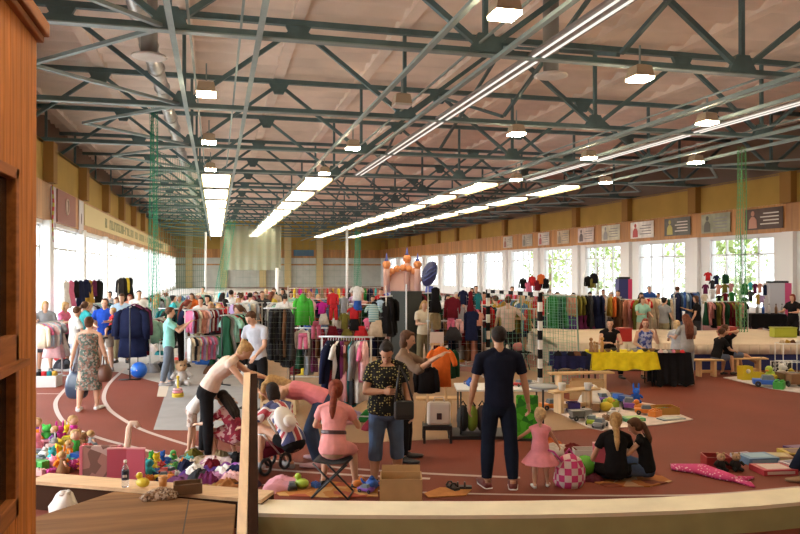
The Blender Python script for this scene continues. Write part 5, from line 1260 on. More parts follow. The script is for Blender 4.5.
# ================================================================ nets
def bunch(u, v0, v1, d, w, lab, lean=0.0, col=(.03, .28, .16), n=7):
    top = at(u, v0, d); bot = at(u + lean, v1, d); f = MB(); r = random.Random(int(u))
    n = n + 2; m_ = int((top - bot).length / .22)
    def P(k, q): return top + (bot - top) * q + RIGHT * ((k / (n - 1) - .5) * w * (.8 + .25 * q) + .02 * math.sin(7 * q + k)) + FWD * .06 * math.sin(k * 2.1 + 3 * q)
    for k in range(n):
        f.tube([P(k, i / 14) for i in range(15)], .008, 5)
        if k:
            for q in range(m_): f.bar(P(k, q / m_), P(k - 1, (q + .5) / m_), .008); f.bar(P(k, q / m_), P(k - 1, (q - .5) / m_), .008)
    o = f.build('hanging_net', mat('net_rope', col, .8)); o['kind'] = 'stuff'
    return tag(o, lab, 'net', 'green nets')
bunch(153.5, 108, 322, 21.8, .3, 'green net bunched into a rope by the far left windows')
bunch(231, 222, 312, 38, .55, 'slanting green net below the left luminous strip', -14)
bunch(357.5, 232, 291, 42, .4, 'thin green net hanging right of the yellow column')
bunch(742, 150, 338, 21.5, .32, 'sheer green net hanging in front of the right windows', 0, (.1, .3, .12), 5)
def lattice(p0, p1, z0, z1, step, w, m, lab, diag=False):
    f = MB(); d = p1 - p0; n = int(d.length / step); k = int((z1 - z0) / step)
    for i in range(n + 1): f.bar(p0 + d * i / n + Vector((0, 0, z0)), p0 + d * i / n + Vector((0, 0, z1)), w)
    for j in range(k + 1): f.bar(p0 + Vector((0, 0, z0 + j * step)), p1 + Vector((0, 0, z0 + j * step)), w)
    o = f.build('safety_net', m); o['kind'] = 'stuff'; return tag(o, lab, 'net', 'green nets')
lattice(G(158, 24), G(205, 29), .02, 6.4, .22, .011, mat('net_fine', (.1, .24, .16), .8), 'fine green safety net beside the bunched net at the left')
lattice(G(262, 13.3), G(316, 13.3), .02, 2.1, .1, .0022, mat('net_grey', (.2, .22, .16), .8), 'fine grey safety net in front of the black dresses')
lattice(G(236, 42), G(352, 46), .02, 6.4, .4, .007, mat('net_fine', (.1, .24, .16), .8), 'wide pale green safety net across the middle of the hall')
p0, p1 = at(224, 226, 68), at(281, 226, 68); f = MB(); w_ = (p1 - p0).length; hgt = (270 - 226) * 68 / F
f.grid(lambda a, b: p0 + (p1 - p0) * a + Vector((0, 0, -hgt * b)) + FWD * .12 * math.sin(a * 40), 60, 6)
tag(f.build('net_curtain', see_through('curtain_net', (.3, .31, .22), .78)), 'big olive net curtain hanging below the ceiling far back', 'curtain')
for (u, v0, v1, d, lab) in ((205.5, 232, 300, 60, 'white post at the left of the olive net curtain'), (277, 268, 300, 40, 'white post below the right side of the olive net curtain'), (347, 228, 300, 50, 'white post right of the yellow column')):
    p = at(u, v0, d); tag(MB().tube([(0, 0, 0), (0, 0, p.z)], .09, 10).lathe([(.25, 0), (.25, .05), (.1, .08)]).build('net_post', WHITE, None, (p.x, p.y, 0)), lab, 'post', 'net posts')
# ================================================================ bouncy castle and banners in the back
c = G(403, 62); t = empty('bouncy_castle', c, -A, 'pink inflatable bouncy castle with three onion towers far back', 'bouncy castle')
CP = mat('castle_pink', (.6, .36, .28), .6); CO = mat('castle_orange', (.55, .2, .06), .6); CB = mat('castle_blue', (.06, .08, .3), .6)
MB().bb(-1.6, 1.6, -1.2, 1.2, 0, .5).build('base', CB, t, bevel=.15)
f = MB()
for i in range(9):
    a = math.pi * i / 8; f.ball((1.35 * math.cos(a), 0, 1.6 + 1.0 * math.sin(a)), .3, 0, 10)
f.build('arch', CO, t)
MB().bb(-1.4, 1.4, .3, .9, .5, 2.35).build('back_wall', CP, t, bevel=.2)
for x, h in ((-1.4, 2.9), (1.25, 2.9), (.35, 3.4)):
    k = MB(); k.lathe([(.26, .4), (.28, h - .5), (.3, h - .4), (.05, h - .38)], (x, .3 if x == .35 else -.2, 0), 16); to = k.build('tower', CP, t)
    MB().lathe([(.2, h - .4), (.33, h - .15), (.36, h + .05), (.25, h + .25), (.1, h + .35)], (x, .3 if x == .35 else -.2, 0), 16).build('onion_dome', CO, to)
    MB().lathe([(.2, h + .28), (.1, h + .5), (.03, h + .95), (.001, h + 1.0)], (x, .3 if x == .35 else -.2, 0), 14).build('spire', CB, to)
c = at(429.5, 286, 60); t = empty('inflatable_disc', (c.x, c.y, .0), -A, 'tilted dark blue oval inflatable right of the bouncy castle', 'inflatable')
M = Matrix.Rotation(R(18), 3, 'Y')
MB().ball((0, 0, 2.1), (.62, .3, 1.1), 0, 20, M).build('oval_body', mat('oval_blue', (.025, .03, .09), .4), t)
for k in range(3): MB().tube([(-.5 + .1 * k, -.3, 1.5 + .35 * k), (0, -.4, 1.8 + .35 * k), (.5, -.28, 2.2 + .3 * k)], .05, 8).build('light_stripe', mat('oval_stripe', (.04, .06, .22), .4), t)
MB().tube([(0, 0, 0), (0, 0, 1.1)], [.45, .3], 12).build('base', CB, t)
for (u0, u1, v0, d, c1, c2, lab) in ((617, 630, 279, 27.5, (.03, .035, .16), (.5, .03, .12), 'tall blue and magenta roll up panel before the right windows'), (766, 788, 283, 27.3, (.5, .5, .54), (.55, .05, .16), 'white and magenta panel by the window at the right')):
    p = G((u0 + u1) / 2, d); w = (u1 - u0) * d / F; h = at(u0, v0, d).z; t = empty('roll_up_banner', p, -A, lab, 'panel', 'display panels')
    MB().bb(-w / 2, w * .2, -.25, .25, 0, h).build('front_panel', mat('panel', c1, .5), t); MB().bb(w * .2, w / 2, -.25, .25, 0, h).build('side_panel', mat('panel', c2, .5), t)
    MB().bb(-w / 2 + .03, w / 2 - .03, -.1, .1, h, h + .08).build('top_rail', BLACK, t)
# ---- heap of clothes
def heap(p, rz, s, m, lab, group, flat=.35, seed=0, name='crumpled_garment', cat='garment'):
    r = random.Random(seed); ph = [r.uniform(0, 6) for _ in range(6)]; f = MB(); f.ball((0, 0, 0), 1, 0, 30, None, 18)
    vs = []
    for x, y, z in f.v:
        a = math.atan2(y, x); k = 1 + .13 * math.sin(3 * a + ph[0]) + .09 * math.sin(5 * a + ph[1] + 2 * z) + .07 * math.sin(9 * a + ph[2]); zz = max(z, -.0)
        vs.append((x * k * s, y * k * s * .8, max(0, (zz * flat * (1 + .22 * math.sin(4 * x + ph[3]) * math.cos(5 * y + ph[4]) + .2 * math.sin(11 * x + 7 * y + ph[5]) + .12 * math.sin(19 * y - 13 * x + ph[2]))) * s)))
    f.v = vs; o = f.build(name, m, None, p, rz, sub=1); return tag(o, lab, cat, group)
# ================================================================ boxes, balls and bags on the floor
def obox(name, p, rz, sz, lab, m, inner=None, group=None, cat='box'):
    w, d, h = sz; t = empty(name, p, rz, lab, cat, group); th = .012; b = MB()
    b.bb(-w / 2, w / 2, -d / 2, d / 2, 0, th)
    for s in (-1, 1):
        b.bb(s * w / 2 - th / 2, s * w / 2 + th / 2, -d / 2, d / 2, 0, h); b.bb(-w / 2, w / 2, s * d / 2 - th / 2, s * d / 2 + th / 2, 0, h)
    b.build('box_body', m, t); return t
p = G(401, 7.84); t = obox('cardboard_box', p, -A, (.44, .32, .27), 'open brown cardboard box behind the low wall beside the girl in pink', CARD)
MB().bb(-.21, .21, .16, .17, .27, .34).build('flap', CARD, t); MB().bb(-.2, .2, -.13, .12, .15, .17).build('inner_flap', mat('cardboard_light', (.5, .33, .17), .85), t)
obox('cardboard_box', G(587, 14.0), -A - .3, (.62, .4, .36), 'brown cardboard box in front of the pine bench and navy cloth', CARD)
t = obox('wooden_crate', G(272, 14.2), -A + .2, (.5, .4, .34), 'orange brown wooden crate behind the man in grey', mat('crate_wood', (.4, .19, .06), .6)); MB().bb(-.25, .25, -.2, .2, .34, .36).build('lid', mat('crate_lid', (.5, .26, .09), .6), t)
t = obox('wooden_crate', G(280, 12.6), -A, (.6, .4, .26), 'pale wooden crate with dark slots behind the bending woman in pink', mat('crate_pale', (.5, .34, .18), .6)); 
for k in range(3): MB().bb(-.25 + .17 * k, -.12 + .17 * k, -.215, -.205, .08, .2).build('slot', mat('slot_dark', (.04, .025, .02), .8), t)
t = empty('exercise_ball', fl(139, 378), 0, 'glossy blue exercise ball under the navy jackets', 'ball'); MB().ball((0, 0, .185), .185, 0, 24).build('ball_skin', mat('ball_blue', (.015, .13, .6), .3), t); MB().ball((-.03, -.184, .2), (.015, .008, .015), 0, 8).build('valve', WHT, t)
t = obox('toy_crate', fl(47, 386), -A + .1, (.5, .36, .24), 'white plastic crate of trinkets beside the booth', PL((.62, .6, .58)))
for k, cn in enumerate(('black', 'red', 'teal', 'mustard')):
    o = MB().ball((0, 0, 0), (.07, .09, .08), 0, 10).build('soft_toy', cloth(CN[cn]), None, fl(47, 386) + Vector((-.16 + .1 * k, .02 * k, .24))); tag(o, '%s trinket in the white plastic crate' % cn, 'toy', 'trinkets in the white crate')
t = empty('handbag', fl(60, 362), -A, 'red handbag on the floor by the pastel rack', 'bag'); MB().ball((0, 0, .17), (.2, .1, .17), 0, 14).build('bag_body', mat('red_bag', (.5, .02, .03), .5), t); MB().tube([(-.1, 0, .3), (0, 0, .45), (.1, 0, .3)], .014, 6).build('handle', mat('red_bag', (.5, .02, .03), .5), t)
for u, v, c, lab in ((64, 368, (.05, .05, .06), 'dark shoulder bag beside the woman in the white shirt'), (150, 372, (.2, .2, .22), 'grey rucksack right of the blue ball'), (150, 351, (.65, .6, .62), 'white bundle above the grey rucksack'), (186, 360, (.55, .08, .06), 'red bundle on the floor below the baby rack'), (206, 364, (.03, .1, .35), 'blue bundle behind the cream blouse woman'), (289, 358, (.03, .06, .2), 'blue bundle on the floor below the display grid'), (262, 388, (.02, .02, .02), 'black bag at the feet of the man in grey')):
    heap(fl(u, v), rnd.uniform(0, 3), .27, cloth(c), lab, 'bundles on the floor', .75, u, 'cloth_bundle', 'bundle')
for k in range(34):
    cn = list(CN)[(k * 7) % len(CN)]; zone = [((205, 262), (366, 382)), ((296, 384), (366, 380)), ((430, 484), (354, 366)), ((158, 204), (353, 372)), ((330, 374), (418, 430))][k % 5]
    r_ = random.Random(k + 90); u, v = r_.uniform(*zone[0]), r_.uniform(*zone[1])
    heap(fl(u, v), k, r_.uniform(.15, .24), cloth(CN[cn]), '%s clothes pile on the floor %s' % (cn, ['left of the man in grey', 'below the display grid', 'below the burgundy jumper', 'beside the person in mint', 'under the front chrome rack'][k % 5]), 'loose clothes on the floor', r_.uniform(.5, 1.0), k, 'clothes_pile', 'clothes')
# ---- plush dog and stacking rings on the grey mat
def plush(p, rz, s, c, c2, lab, group=None, lie=False, name='plush_toy', ears='round'):
    t = empty(name, p, rz, lab, 'soft toy', group); m = cloth(c); m2 = cloth(c2)
    z = .0; b = MB(); b.ball((0, 0, .13 * s), (.11 * s, .1 * s, .13 * s), 0, 12); b.build('body', m, t)
    h = MB(); h.ball((0, .02 * s, .3 * s), (.095 * s, .09 * s, .09 * s), 0, 12); h.ball((0, .1 * s, .285 * s), (.045 * s, .04 * s, .035 * s), 0, 8); ho = h.build('head', m2, t)
    for q in (-1, 1):
        e = (.035 * s, .018 * s, .035 * s) if ears == 'round' else (.025 * s, .015 * s, .09 * s)
        MB().ball((q * .07 * s, 0, (.375 if ears == 'round' else .43) * s), e, 0, 8).build('ear', m2, ho)
        MB().ball((q * .03 * s, .1 * s, .325 * s), .011 * s, 0, 6).build('eye', EYE, ho)
        MB().tube([(q * .09 * s, .02 * s, .2 * s), (q * .16 * s, .06 * s, .13 * s)], [.035 * s, .03 * s], 8).build('arm', m, t)
        MB().tube([(q * .06 * s, .04 * s, .05 * s), (q * .08 * s, .16 * s, .04 * s)], [.045 * s, .04 * s], 8).build('leg', m, t)
    return t
plush(fl(181, 385), -A - 2.6, 1.35, (.6, .56, .54), (.45, .28, .16), 'large white plush animal with brown head on the grey mat')
def rings(p, s, cols, lab, group=None):
    t = empty('stacking_rings', p, 0, lab, 'toy', group); z = 0
    MB().lathe([(.09 * s, 0), (.09 * s, .02 * s), (.02 * s, .03 * s), (.015 * s, .3 * s), (.001, .31 * s)], n=16).build('base_post', PL((.6, .45, .03)), t)
    for k, c in enumerate(cols): MB().torus((0, 0, (.045 + .04 * k) * s), (.075 - .012 * k) * s, .02 * s, 16, 8).build('ring', PL(c), t)
    MB().ball((0, 0, .31 * s), .025 * s, 0, 10).build('knob', PL((.6, .4, .02)), t); return t
rings(fl(178, 397), 1.25, ((.6, .4, .02), (.6, .2, .25), (.65, .4, .4)), 'yellow and pink stacking ring toy on the grey mat')
# ================================================================ toy shapes
def car(p, rz, s, c, lab, group=None):
    t = empty('toy_car', p, rz, lab, 'toy car', group)
    MB().rings([[Vector((x * s, y * s, z * s)) for x, y in ((-.06, -.13), (.06, -.13), (.065, 0), (.06, .13), (-.06, .13), (-.065, 0))] for z in (.025, .075)]).build('body', PL(c), t, bevel=.006)
    MB().rings([[Vector((x * k * s, (y * k - .01) * s, z * s)) for x, y in ((-.055, -.07), (.055, -.07), (.055, .06), (-.055, .06))] for z, k in ((.075, 1), (.12, .75))], sm=False).build('cabin', PL((.1, .13, .16)), t)
    for a in (-1, 1):
        for b in (-1, 1): MB().torus((a * .065 * s, b * .085 * s, .03 * s), .02 * s, .012 * s, 12, 6, 0, Matrix.Rotation(math.pi / 2, 3, 'Y')).build('wheel', PL((.02, .02, .02)), t)
    return t
def duck(p, rz, s, c, lab, group=None):
    t = empty('toy_duck', p, rz, lab, 'toy', group); MB().ball((0, 0, .07 * s), (.075 * s, .11 * s, .07 * s), 0, 12).build('body', PL(c), t)
    h = MB().ball((0, .06 * s, .16 * s), .05 * s, 0, 10).build('head', PL(c), t); MB().ball((0, .115 * s, .15 * s), (.025 * s, .025 * s, .012 * s), 0, 8).build('beak', PL((.6, .18, .02)), h)
    return t
def doll(p, rz, s, c, lab, group=None):
    t = empty('doll', p, rz, lab, 'doll', group); MB().lathe([(.11 * s, 0), (.1 * s, .05 * s), (.045 * s, .16 * s), (.05 * s, .2 * s), (.02 * s, .22 * s)], n=14).build('dress', cloth(c), t)
    h = MB().ball((0, 0, .27 * s), .06 * s, 0, 12).build('head', SKIN, t); MB().ball((0, -.015 * s, .285 * s), (.065 * s, .06 * s, .058 * s), 0, 12).build('hair', hairmat(HAIRC['blond']), h)
    for q in (-1, 1): MB().tube([(q * .04 * s, 0, .19 * s), (q * .1 * s, .02 * s, .12 * s)], .014 * s, 6).build('arm', SKIN, t)
    return t
def blocks(p, rz, s, c, lab, group=None):
    t = empty('toy_brick', p, rz, lab, 'toy brick', group); MB().bb(-.08 * s, .08 * s, -.05 * s, .05 * s, 0, .07 * s).build('brick', PL(c), t, bevel=.004)
    for a in (-.05, 0, .05):
        for b in (-.025, .025): MB().lathe([(.016 * s, .07 * s), (.016 * s, .085 * s)], (a * s, b * s, 0), 10).build('stud', PL(c), t)
    return t
def truck(p, rz, s, c, lab, group=None):
    t = empty('toy_truck', p, rz, lab, 'toy truck', group); MB().bb(-.06 * s, .06 * s, .04 * s, .14 * s, .03 * s, .14 * s).build('cab', PL(c), t, bevel=.008)
    MB().rings([[Vector((x * k * s, (y * k - .05) * s, z * s)) for x, y in ((-.06, -.08), (.06, -.08), (.06, .08), (-.06, .08))] for z, k in ((.05, .85), (.13, 1.1))], sm=False).build('tipper', PL(dk(c, .6)), t)
    MB().bb(-.05 * s, .05 * s, -.13 * s, .13 * s, .03 * s, .05 * s).build('chassis', PL((.03, .03, .03)), t)
    for a in (-1, 1):
        for b in (-.08, .09): MB().torus((a * .062 * s, b * s, .034 * s), .022 * s, .013 * s, 12, 6, 0, Matrix.Rotation(math.pi / 2, 3, 'Y')).build('wheel', PL((.02, .02, .02)), t)
    return t
def spikyball(p, rz, s, c, lab, group=None):
    t = empty('toy_ball', p, rz, lab, 'toy ball', group); b = MB(); b.ball((0, 0, .09 * s), .07 * s, 0, 12)
    r = random.Random(int(p[0] * 100))
    for k in range(26):
        v = Vector((r.gauss(0, 1), r.gauss(0, 1), r.gauss(0, 1))).normalized(); b.tube([Vector((0, 0, .09 * s)) + v * .06 * s, Vector((0, 0, .09 * s)) + v * .1 * s], [.015 * s, .008 * s], 5)
    b.build('ball_skin', PL(c), t); return t
def teapot(p, rz, s, c, lab, group=None):
    t = empty('toy_teapot', p, rz, lab, 'toy', group); MB().lathe([(.04 * s, 0), (.08 * s, .04 * s), (.08 * s, .09 * s), (.04 * s, .13 * s)], n=16).build('pot', PL(c), t)
    MB().lathe([(.045 * s, .13 * s), (.03 * s, .15 * s), (.01 * s, .17 * s)], n=12).build('lid', PL(dk(c, .6)), t); MB().tube([(.07 * s, 0, .06 * s), (.12 * s, 0, .1 * s), (.14 * s, 0, .14 * s)], [.02 * s, .014 * s, .01 * s], 8).build('spout', PL(c), t)
    MB().tube([(-.07 * s, 0, .1 * s), (-.12 * s, 0, .09 * s), (-.12 * s, 0, .05 * s), (-.07 * s, 0, .04 * s)], .01 * s, 6).build('handle', PL(dk(c, .6)), t); return t
def bear(p, rz, s, c, lab, group=None): return plush(p, rz, s * .75, c, c, lab, group, name='teddy_bear')
def rabbit(p, rz, s, c, lab, group=None): return plush(p, rz, s * .7, c, dk(c, 1.15), lab, group, name='plush_rabbit', ears='long')
KT = [('toy car', car), ('toy duck', duck), ('doll', doll), ('toy brick', blocks), ('toy truck', truck), ('knobbly ball', spikyball), ('toy teapot', teapot), ('teddy bear', bear), ('plush rabbit', rabbit)]
TC = {'red': (.5, .03, .03), 'yellow': (.65, .5, .03), 'orange': (.65, .2, .02), 'pink': (.65, .2, .3), 'blue': (.03, .12, .5), 'green': (.06, .36, .06), 'purple': (.2, .06, .35), 'white': (.66, .62, .6), 'turquoise': (.06, .4, .42), 'brown': (.22, .11, .05), 'pale pink': (.66, .42, .4), 'magenta': (.5, .04, .25), 'black': (.02, .02, .02), 'lime': (.35, .5, .04), 'grey': (.3, .3, .3)}
def pile(poly, n, where, group, seed, cols, kinds, smin, smax, height=.0, gap=.13):
    r = random.Random(seed); combos = [(c, k) for c in cols for k in kinds]; r.shuffle(combos)
    us = [p[0] for p in poly]; vs = [p[1] for p in poly]; placed = []; tries = 0
    def inside(x, y):
        c = False; j = len(poly) - 1
        for i in range(len(poly)):
            if (poly[i][1] > y) != (poly[j][1] > y) and x < (poly[j][0] - poly[i][0]) * (y - poly[i][1]) / (poly[j][1] - poly[i][1]) + poly[i][0]: c = not c
            j = i
        return c
    while len(placed) < n and tries < 4000 and combos:
        tries += 1; u, v = r.uniform(min(us), max(us)), r.uniform(min(vs), max(vs))
        if not inside(u, v): continue
        p = fl(u, v); s = r.uniform(smin, smax)
        if any((p - q).length < gap * (s + t) / 2 for q, t in placed): continue
        c, k = combos.pop(); fn = dict(KT)[k]
        fn(p + Vector((0, 0, height)), r.uniform(0, 6.28), s, TC[c], '%s %s %s' % (c, k, where), group); placed.append((p, s))
pile([(36, 440), (62, 436), (94, 448), (92, 470), (36, 477)], 95, 'in the toy pile beside the booth', 'toy pile beside the booth', 5, ['red', 'yellow', 'orange', 'pink', 'blue', 'green', 'purple', 'white', 'turquoise', 'brown', 'pale pink', 'magenta', 'black', 'grey'], [k for k, f in KT], .75, 1.15, .0, .15)
pile([(141, 464), (180, 460), (196, 470), (176, 480), (140, 482)], 34, 'between the pink folders and the clothes heap', 'toys beside the pink folders', 6, ['yellow', 'blue', 'turquoise', 'orange', 'red', 'pink', 'white', 'green'], ['toy car', 'toy duck', 'toy brick', 'toy truck', 'toy teapot', 'teddy bear', 'knobbly ball'], .55, .85, .0, .13)
HP = [(206, 478, .3, cloth((.08, .03, .16)), 'dark purple garment at the front of the clothes heap'), (222, 482, .28, cloth((.5, .26, .5)), 'lilac garment in the middle of the clothes heap'), (232, 472, .26, cloth((.3, .1, .4)), 'violet garment beside the pale wooden rail'), (216, 467, .3, pattern('floral', (.6, .5, .5), (.4, .2, .3), (.7, .6, .6), 24), 'white floral garment on top of the heap'),
      (199, 466, .25, cloth((.45, .36, .24)), 'beige garment at the back of the clothes heap'), (190, 472, .2, cloth((.1, .09, .08)), 'charcoal garment left in the clothes heap'), (228, 489, .26, cloth((.3, .12, .04)), 'rust brown garment in front of the lilac one'), (186, 482, .2, cloth((.12, .04, .1)), 'wine red garment beside the orange cup'), (244, 486, .22, cloth((.04, .03, .05)), 'black garment under the pale wooden rail'), (214, 492, .2, cloth((.34, .2, .08)), 'tan garment at the front edge of the heap'),
      (283, 487, .26, cloth((.62, .3, .36)), 'pale pink garment right of the pale wooden rail'), (205, 460, .2, cloth((.55, .5, .45)), 'cream garment at the feet of the cream blouse woman')]
for k, (u, v, s, m, lab) in enumerate(HP): heap(fl(u, v), k * 1.3, s, m, lab, 'heap of clothes by the low wall', .4, k)
for k, (u, v, cn) in enumerate(((195, 479, 'white'), (200, 484, 'charcoal'), (212, 473, 'dark red'), (220, 463, 'khaki'), (226, 479, 'white'), (236, 480, 'navy'), (238, 466, 'black'), (186, 474, 'navy'), (208, 487, 'plum'), (232, 486, 'pale pink'), (193, 462, 'olive'), (242, 476, 'lilac'))):
    heap(fl(u, v) + Vector((0, 0, .06)), k * .7, .13, cloth(CN[cn]), 'small crumpled %s piece in the clothes heap, %s' % (cn, ('at its left front', 'above the rust brown garment', 'beside the white floral one', 'at its back', 'on the lilac one', 'by the wooden rail', 'at its back right', 'at its left end', 'at its front', 'at its right front', 'at its back left', 'against the rail')[k]), 'heap of clothes by the low wall', .8, 200 + k, 'crumpled_garment', 'garment')
# ---- things on the plank and the platform
p = at(125.5, 489.5, 7.32); p.z = .302; t = empty('water_bottle', p, 0, 'clear plastic water bottle with a dark label on the plank', 'bottle')
CLR = bpy.data.materials.new('clear_plastic'); CLR.use_nodes = True; bs_ = CLR.node_tree.nodes['Principled BSDF']; bs_.inputs['Transmission Weight'].default_value = .9; bs_.inputs['Roughness'].default_value = .05; bs_.inputs['Base Color'].default_value = (.85, .9, .95, 1); bs_.inputs['IOR'].default_value = 1.2
MB().lathe([(.03, 0), (.036, .01), (.036, .07), (.033, .1), (.036, .13), (.036, .17), (.028, .2), (.014, .225), (.013, .25)], n=20).build('bottle_body', CLR, t)
MB().lathe([(.0372, .075), (.0372, .165)], n=20, caps=False).build('label_band', mat('label_navy', (.012, .02, .05), .4), t); MB().lathe([(.016, .245), (.016, .27), (.001, .271)], n=14).build('cap', WHT, t)
f = MB(); f.bb(-.022, .0, -.0385, -.037, .105, .13); f.bb(.004, .02, -.0385, -.037, .105, .13); f.build('label_mark', WHT, t)
p = fl(161, 496, .302); heap(p, .4, .19, pattern('floral', (.2, .11, .06), (.34, .24, .17), (.09, .05, .03), 55), 'clear bag of brown nuts lying on the platform', None, .34, 77, 'nut_bag', 'bag')
p = fl(163, 486, .3); t = empty('paper_cup', p, 0, 'orange paper cup on the plank', 'cup'); MB().lathe([(.035, 0), (.045, .1)], n=20).build('cup_body', mat('cup_orange', (.5, .22, .06), .6), t); MB().torus((0, 0, .1), .045, .004, 20, 6).build('rim', mat('cup_rim', (.6, .4, .2), .6), t)
p = fl(143, 487, .302); tag(duck(p, 1, .7, TC['yellow'], 'yellow toy lying on the plank right of the bottle'), None, 'toy')
obox('cardboard_box', fl(188, 492, .3), -A + .3, (.26, .16, .1), 'small dark brown box on the plank under the purple garment', mat('dark_card', (.14, .07, .03), .8))
p = fl(101, 481); t = empty('picture_folder', p, -A + .05, 'standing picture book with pink spine beside the toy pile', 'folder'); MB().bb(-.2, .2, -.03, .03, 0, .42).build('cover', pattern('floral', (.3, .14, .11), (.16, .08, .06), (.42, .28, .24), 9), t); MB().bb(.2, .235, -.035, .035, 0, .42).build('spine', mat('spine_pink', (.5, .12, .15), .4), t); MB().bb(-.235, -.2, -.035, .035, 0, .42).build('edge', mat('spine_pink', (.5, .12, .15), .4), t)
for k, (u, lab) in enumerate(((119, 'pink see-through folder left of the bottle'), (136, 'pink see-through folder right of the bottle'))):
    p = fl(u, 483); t = empty('pink_folder', p, -A + .12 - .2 * k, lab, 'folder', 'pink folders'); MB().bb(-.13 + .02 * k, .13 - .02 * k, -.012, .012, 0, .4).build('cover', mat('folder_pink', (.42, .07, .1), .4), t); MB().bb(-.13 + .02 * k, .13 - .02 * k, -.018, .018, .4, .415).build('edge_strip', mat('folder_edge', (.65, .3, .3), .4), t)
p = fl(129, 474); t = empty('bent_strap', p, -A, 'pale beige strap bent over at the top between the pink folders', 'strap'); MB().tube([(-.02, 0, 0), (-.02, 0, .3), (-.0, 0, .56), (.03, 0, .62), (.09, 0, .62), (.12, 0, .57)], [.045, .042, .036, .036, .034, .03], 10, 0, .4).build('strap_body', mat('strap_beige', (.62, .42, .3), .6), t)
p = G(65, 7.06)
t = empty('plastic_bag', p, .4, 'white plastic bag standing in the gap before the plank wall', 'bag'); f = MB(); f.lathe([(.1, 0), (.14, .06), (.13, .18), (.08, .28), (.04, .32)], n=18); f.v = [(x * (1 + .16 * math.sin(19 * z + 4 * math.atan2(y, x))), y * (1 + .16 * math.sin(5 * math.atan2(y, x) + 9 * z)), z + .03 * math.sin(3 * math.atan2(y, x))) for x, y, z in f.v]; f.build('bag_body', mat('bag_white', (.6, .54, .48), .5), t); MB().torus((0, 0, .32), .04, .02, 10, 6).build('knot', mat('bag_white', (.6, .54, .48), .5), t)
t = empty('doll_pram', fl(268, 471), -A - .6, 'small dark doll pram half hidden by the pale wooden rail', 'pram')
for a in (-.13, .13):
    for b in (-.17, .17): MB().torus((a, b, .11), .09, .02, 20, 8, 0, Matrix.Rotation(math.pi / 2, 3, 'Y')).build('wheel', BLACK, t)
MB().bb(-.13, .13, -.2, .2, .2, .34).build('basket', cloth((.14, .02, .04)), t, bevel=.05)
MB().tube([(-.13, .17, .11), (-.13, -.2, .5), (.13, -.2, .5), (.13, .17, .11)], .012, 8).build('handle', STEEL, t)
# ---- floor rugs
def rug(px, z, m, lab, name='floor_cloth', wav=.0, cat='cloth', group=None):
    pts = [fl(u, v) for u, v in px]; c = sum(pts, Vector()) / len(pts)
    o = MB().prism([((p - c).x, (p - c).y) for p in pts], 0, z).build(name, m, None, (c.x, c.y, .004)); return tag(o, lab, cat, group)
OR_ = pattern('floral', (.5, .2, .05), (.58, .32, .12), (.42, .1, .05), 7)
rug([(274, 492), (300, 485), (330, 482), (378, 486), (378, 497), (330, 498), (280, 496)], .008, OR_, 'orange patterned cloth under the folding stool')
rug([(424, 494), (440, 488), (472, 489), (466, 496), (428, 498)], .008, cloth((.5, .22, .08)), 'orange cloth right of the cardboard box')
rug([(545, 406), (560, 402), (590, 401), (625, 400), (655, 405), (693, 420), (660, 425), (620, 428), (602, 431), (588, 428)], .01, cloth((.66, .56, .52)), 'large white blanket of toys on the red floor', 'toy_blanket')
rug([(723, 378), (745, 376), (806, 379), (806, 394), (770, 389)], .01, cloth((.6, .55, .55)), 'white blanket with toys in front of the boys', 'toy_blanket')
rug([(590, 481), (604, 472), (650, 470), (672, 482), (650, 487), (605, 487)], .008, pattern('floral', (.4, .14, .04), (.5, .3, .16), (.2, .05, .03), 6), 'rust coloured cloth under the two girls')
for k, (u, v, s, c, lab) in enumerate(((292, 490, .7, 'black', 'black'), (302, 489, .8, 'lime', 'lime'), (316, 488, .7, 'blue', 'blue'), (372, 490, .9, 'blue', 'blue'), (366, 493, .7, 'purple', 'purple'), (358, 488, .6, 'orange', 'orange'))):
    (car, duck, blocks, teapot, car, duck)[k](fl(u, v) + Vector((0, 0, .013)), k, s, TC[c], '%s toy on the orange cloth, %s from its left' % (lab, ORD[k]), 'toys on the orange cloth')
for k, u in enumerate((452, 462)):
    t = empty('sandal', fl(u, 489) + Vector((0, 0, .014)), -A + .5 + k, 'black sandal on the orange cloth, the %s one' % ('left', 'right')[k], 'sandal', 'black sandals'); MB().rings([[Vector((x, y, z)) for x, y in ((-.035, -.11), (.035, -.11), (.045, .05), (.0, .13), (-.045, .05))] for z in (0, .025)], sm=False).build('sole', BLACK, t)
    for y in (-.03, .05): MB().tube([(-.045, y, .02), (-.02, y, .06), (.02, y, .06), (.045, y, .02)], .012, 6).build('strap', BLACK, t)
# ---- pink bag, balloon, things beside the girls
p = fl(569, 486); t = empty('rucksack', p, -A, 'pink and white checked rucksack beside the toddler', 'backpack')
f = MB(); f.lathe([(.14, 0), (.17, .05), (.165, .2), (.12, .32), (.05, .37)], n=20); f.v = [(x * (1.05 + .1 * math.sin(8 * z + 3 * math.atan2(y, x))), y * .75, z) for x, y, z in f.v]; f.build('bag_body', pattern('check', (.55, .05, .18), (.66, .5, .5), None, 13), t)
MB().tube([(-.05, 0, .36), (0, 0, .43), (.05, 0, .36)], .014, 6).build('handle', PL(TC['magenta']), t); MB().tube([(-.1, -.08, .3), (-.2, -.1, .42), (-.3, -.08, .45)], .013, 6).build('strap', PL(TC['magenta']), t)
t = empty('balloon', fl(585, 477), 0, 'shiny green balloon between the rucksack and the girl', 'balloon'); MB().lathe([(.001, .012), (.05, .025), (.1, .07), (.125, .14), (.11, .2), (.06, .25), (.001, .265)], n=24).build('skin', mat('balloon_green', (.1, .36, .03), .2), t); MB().ball((0, 0, .012), .012, 0, 8).build('knot', mat('balloon_green', (.1, .36, .03), .2), t)
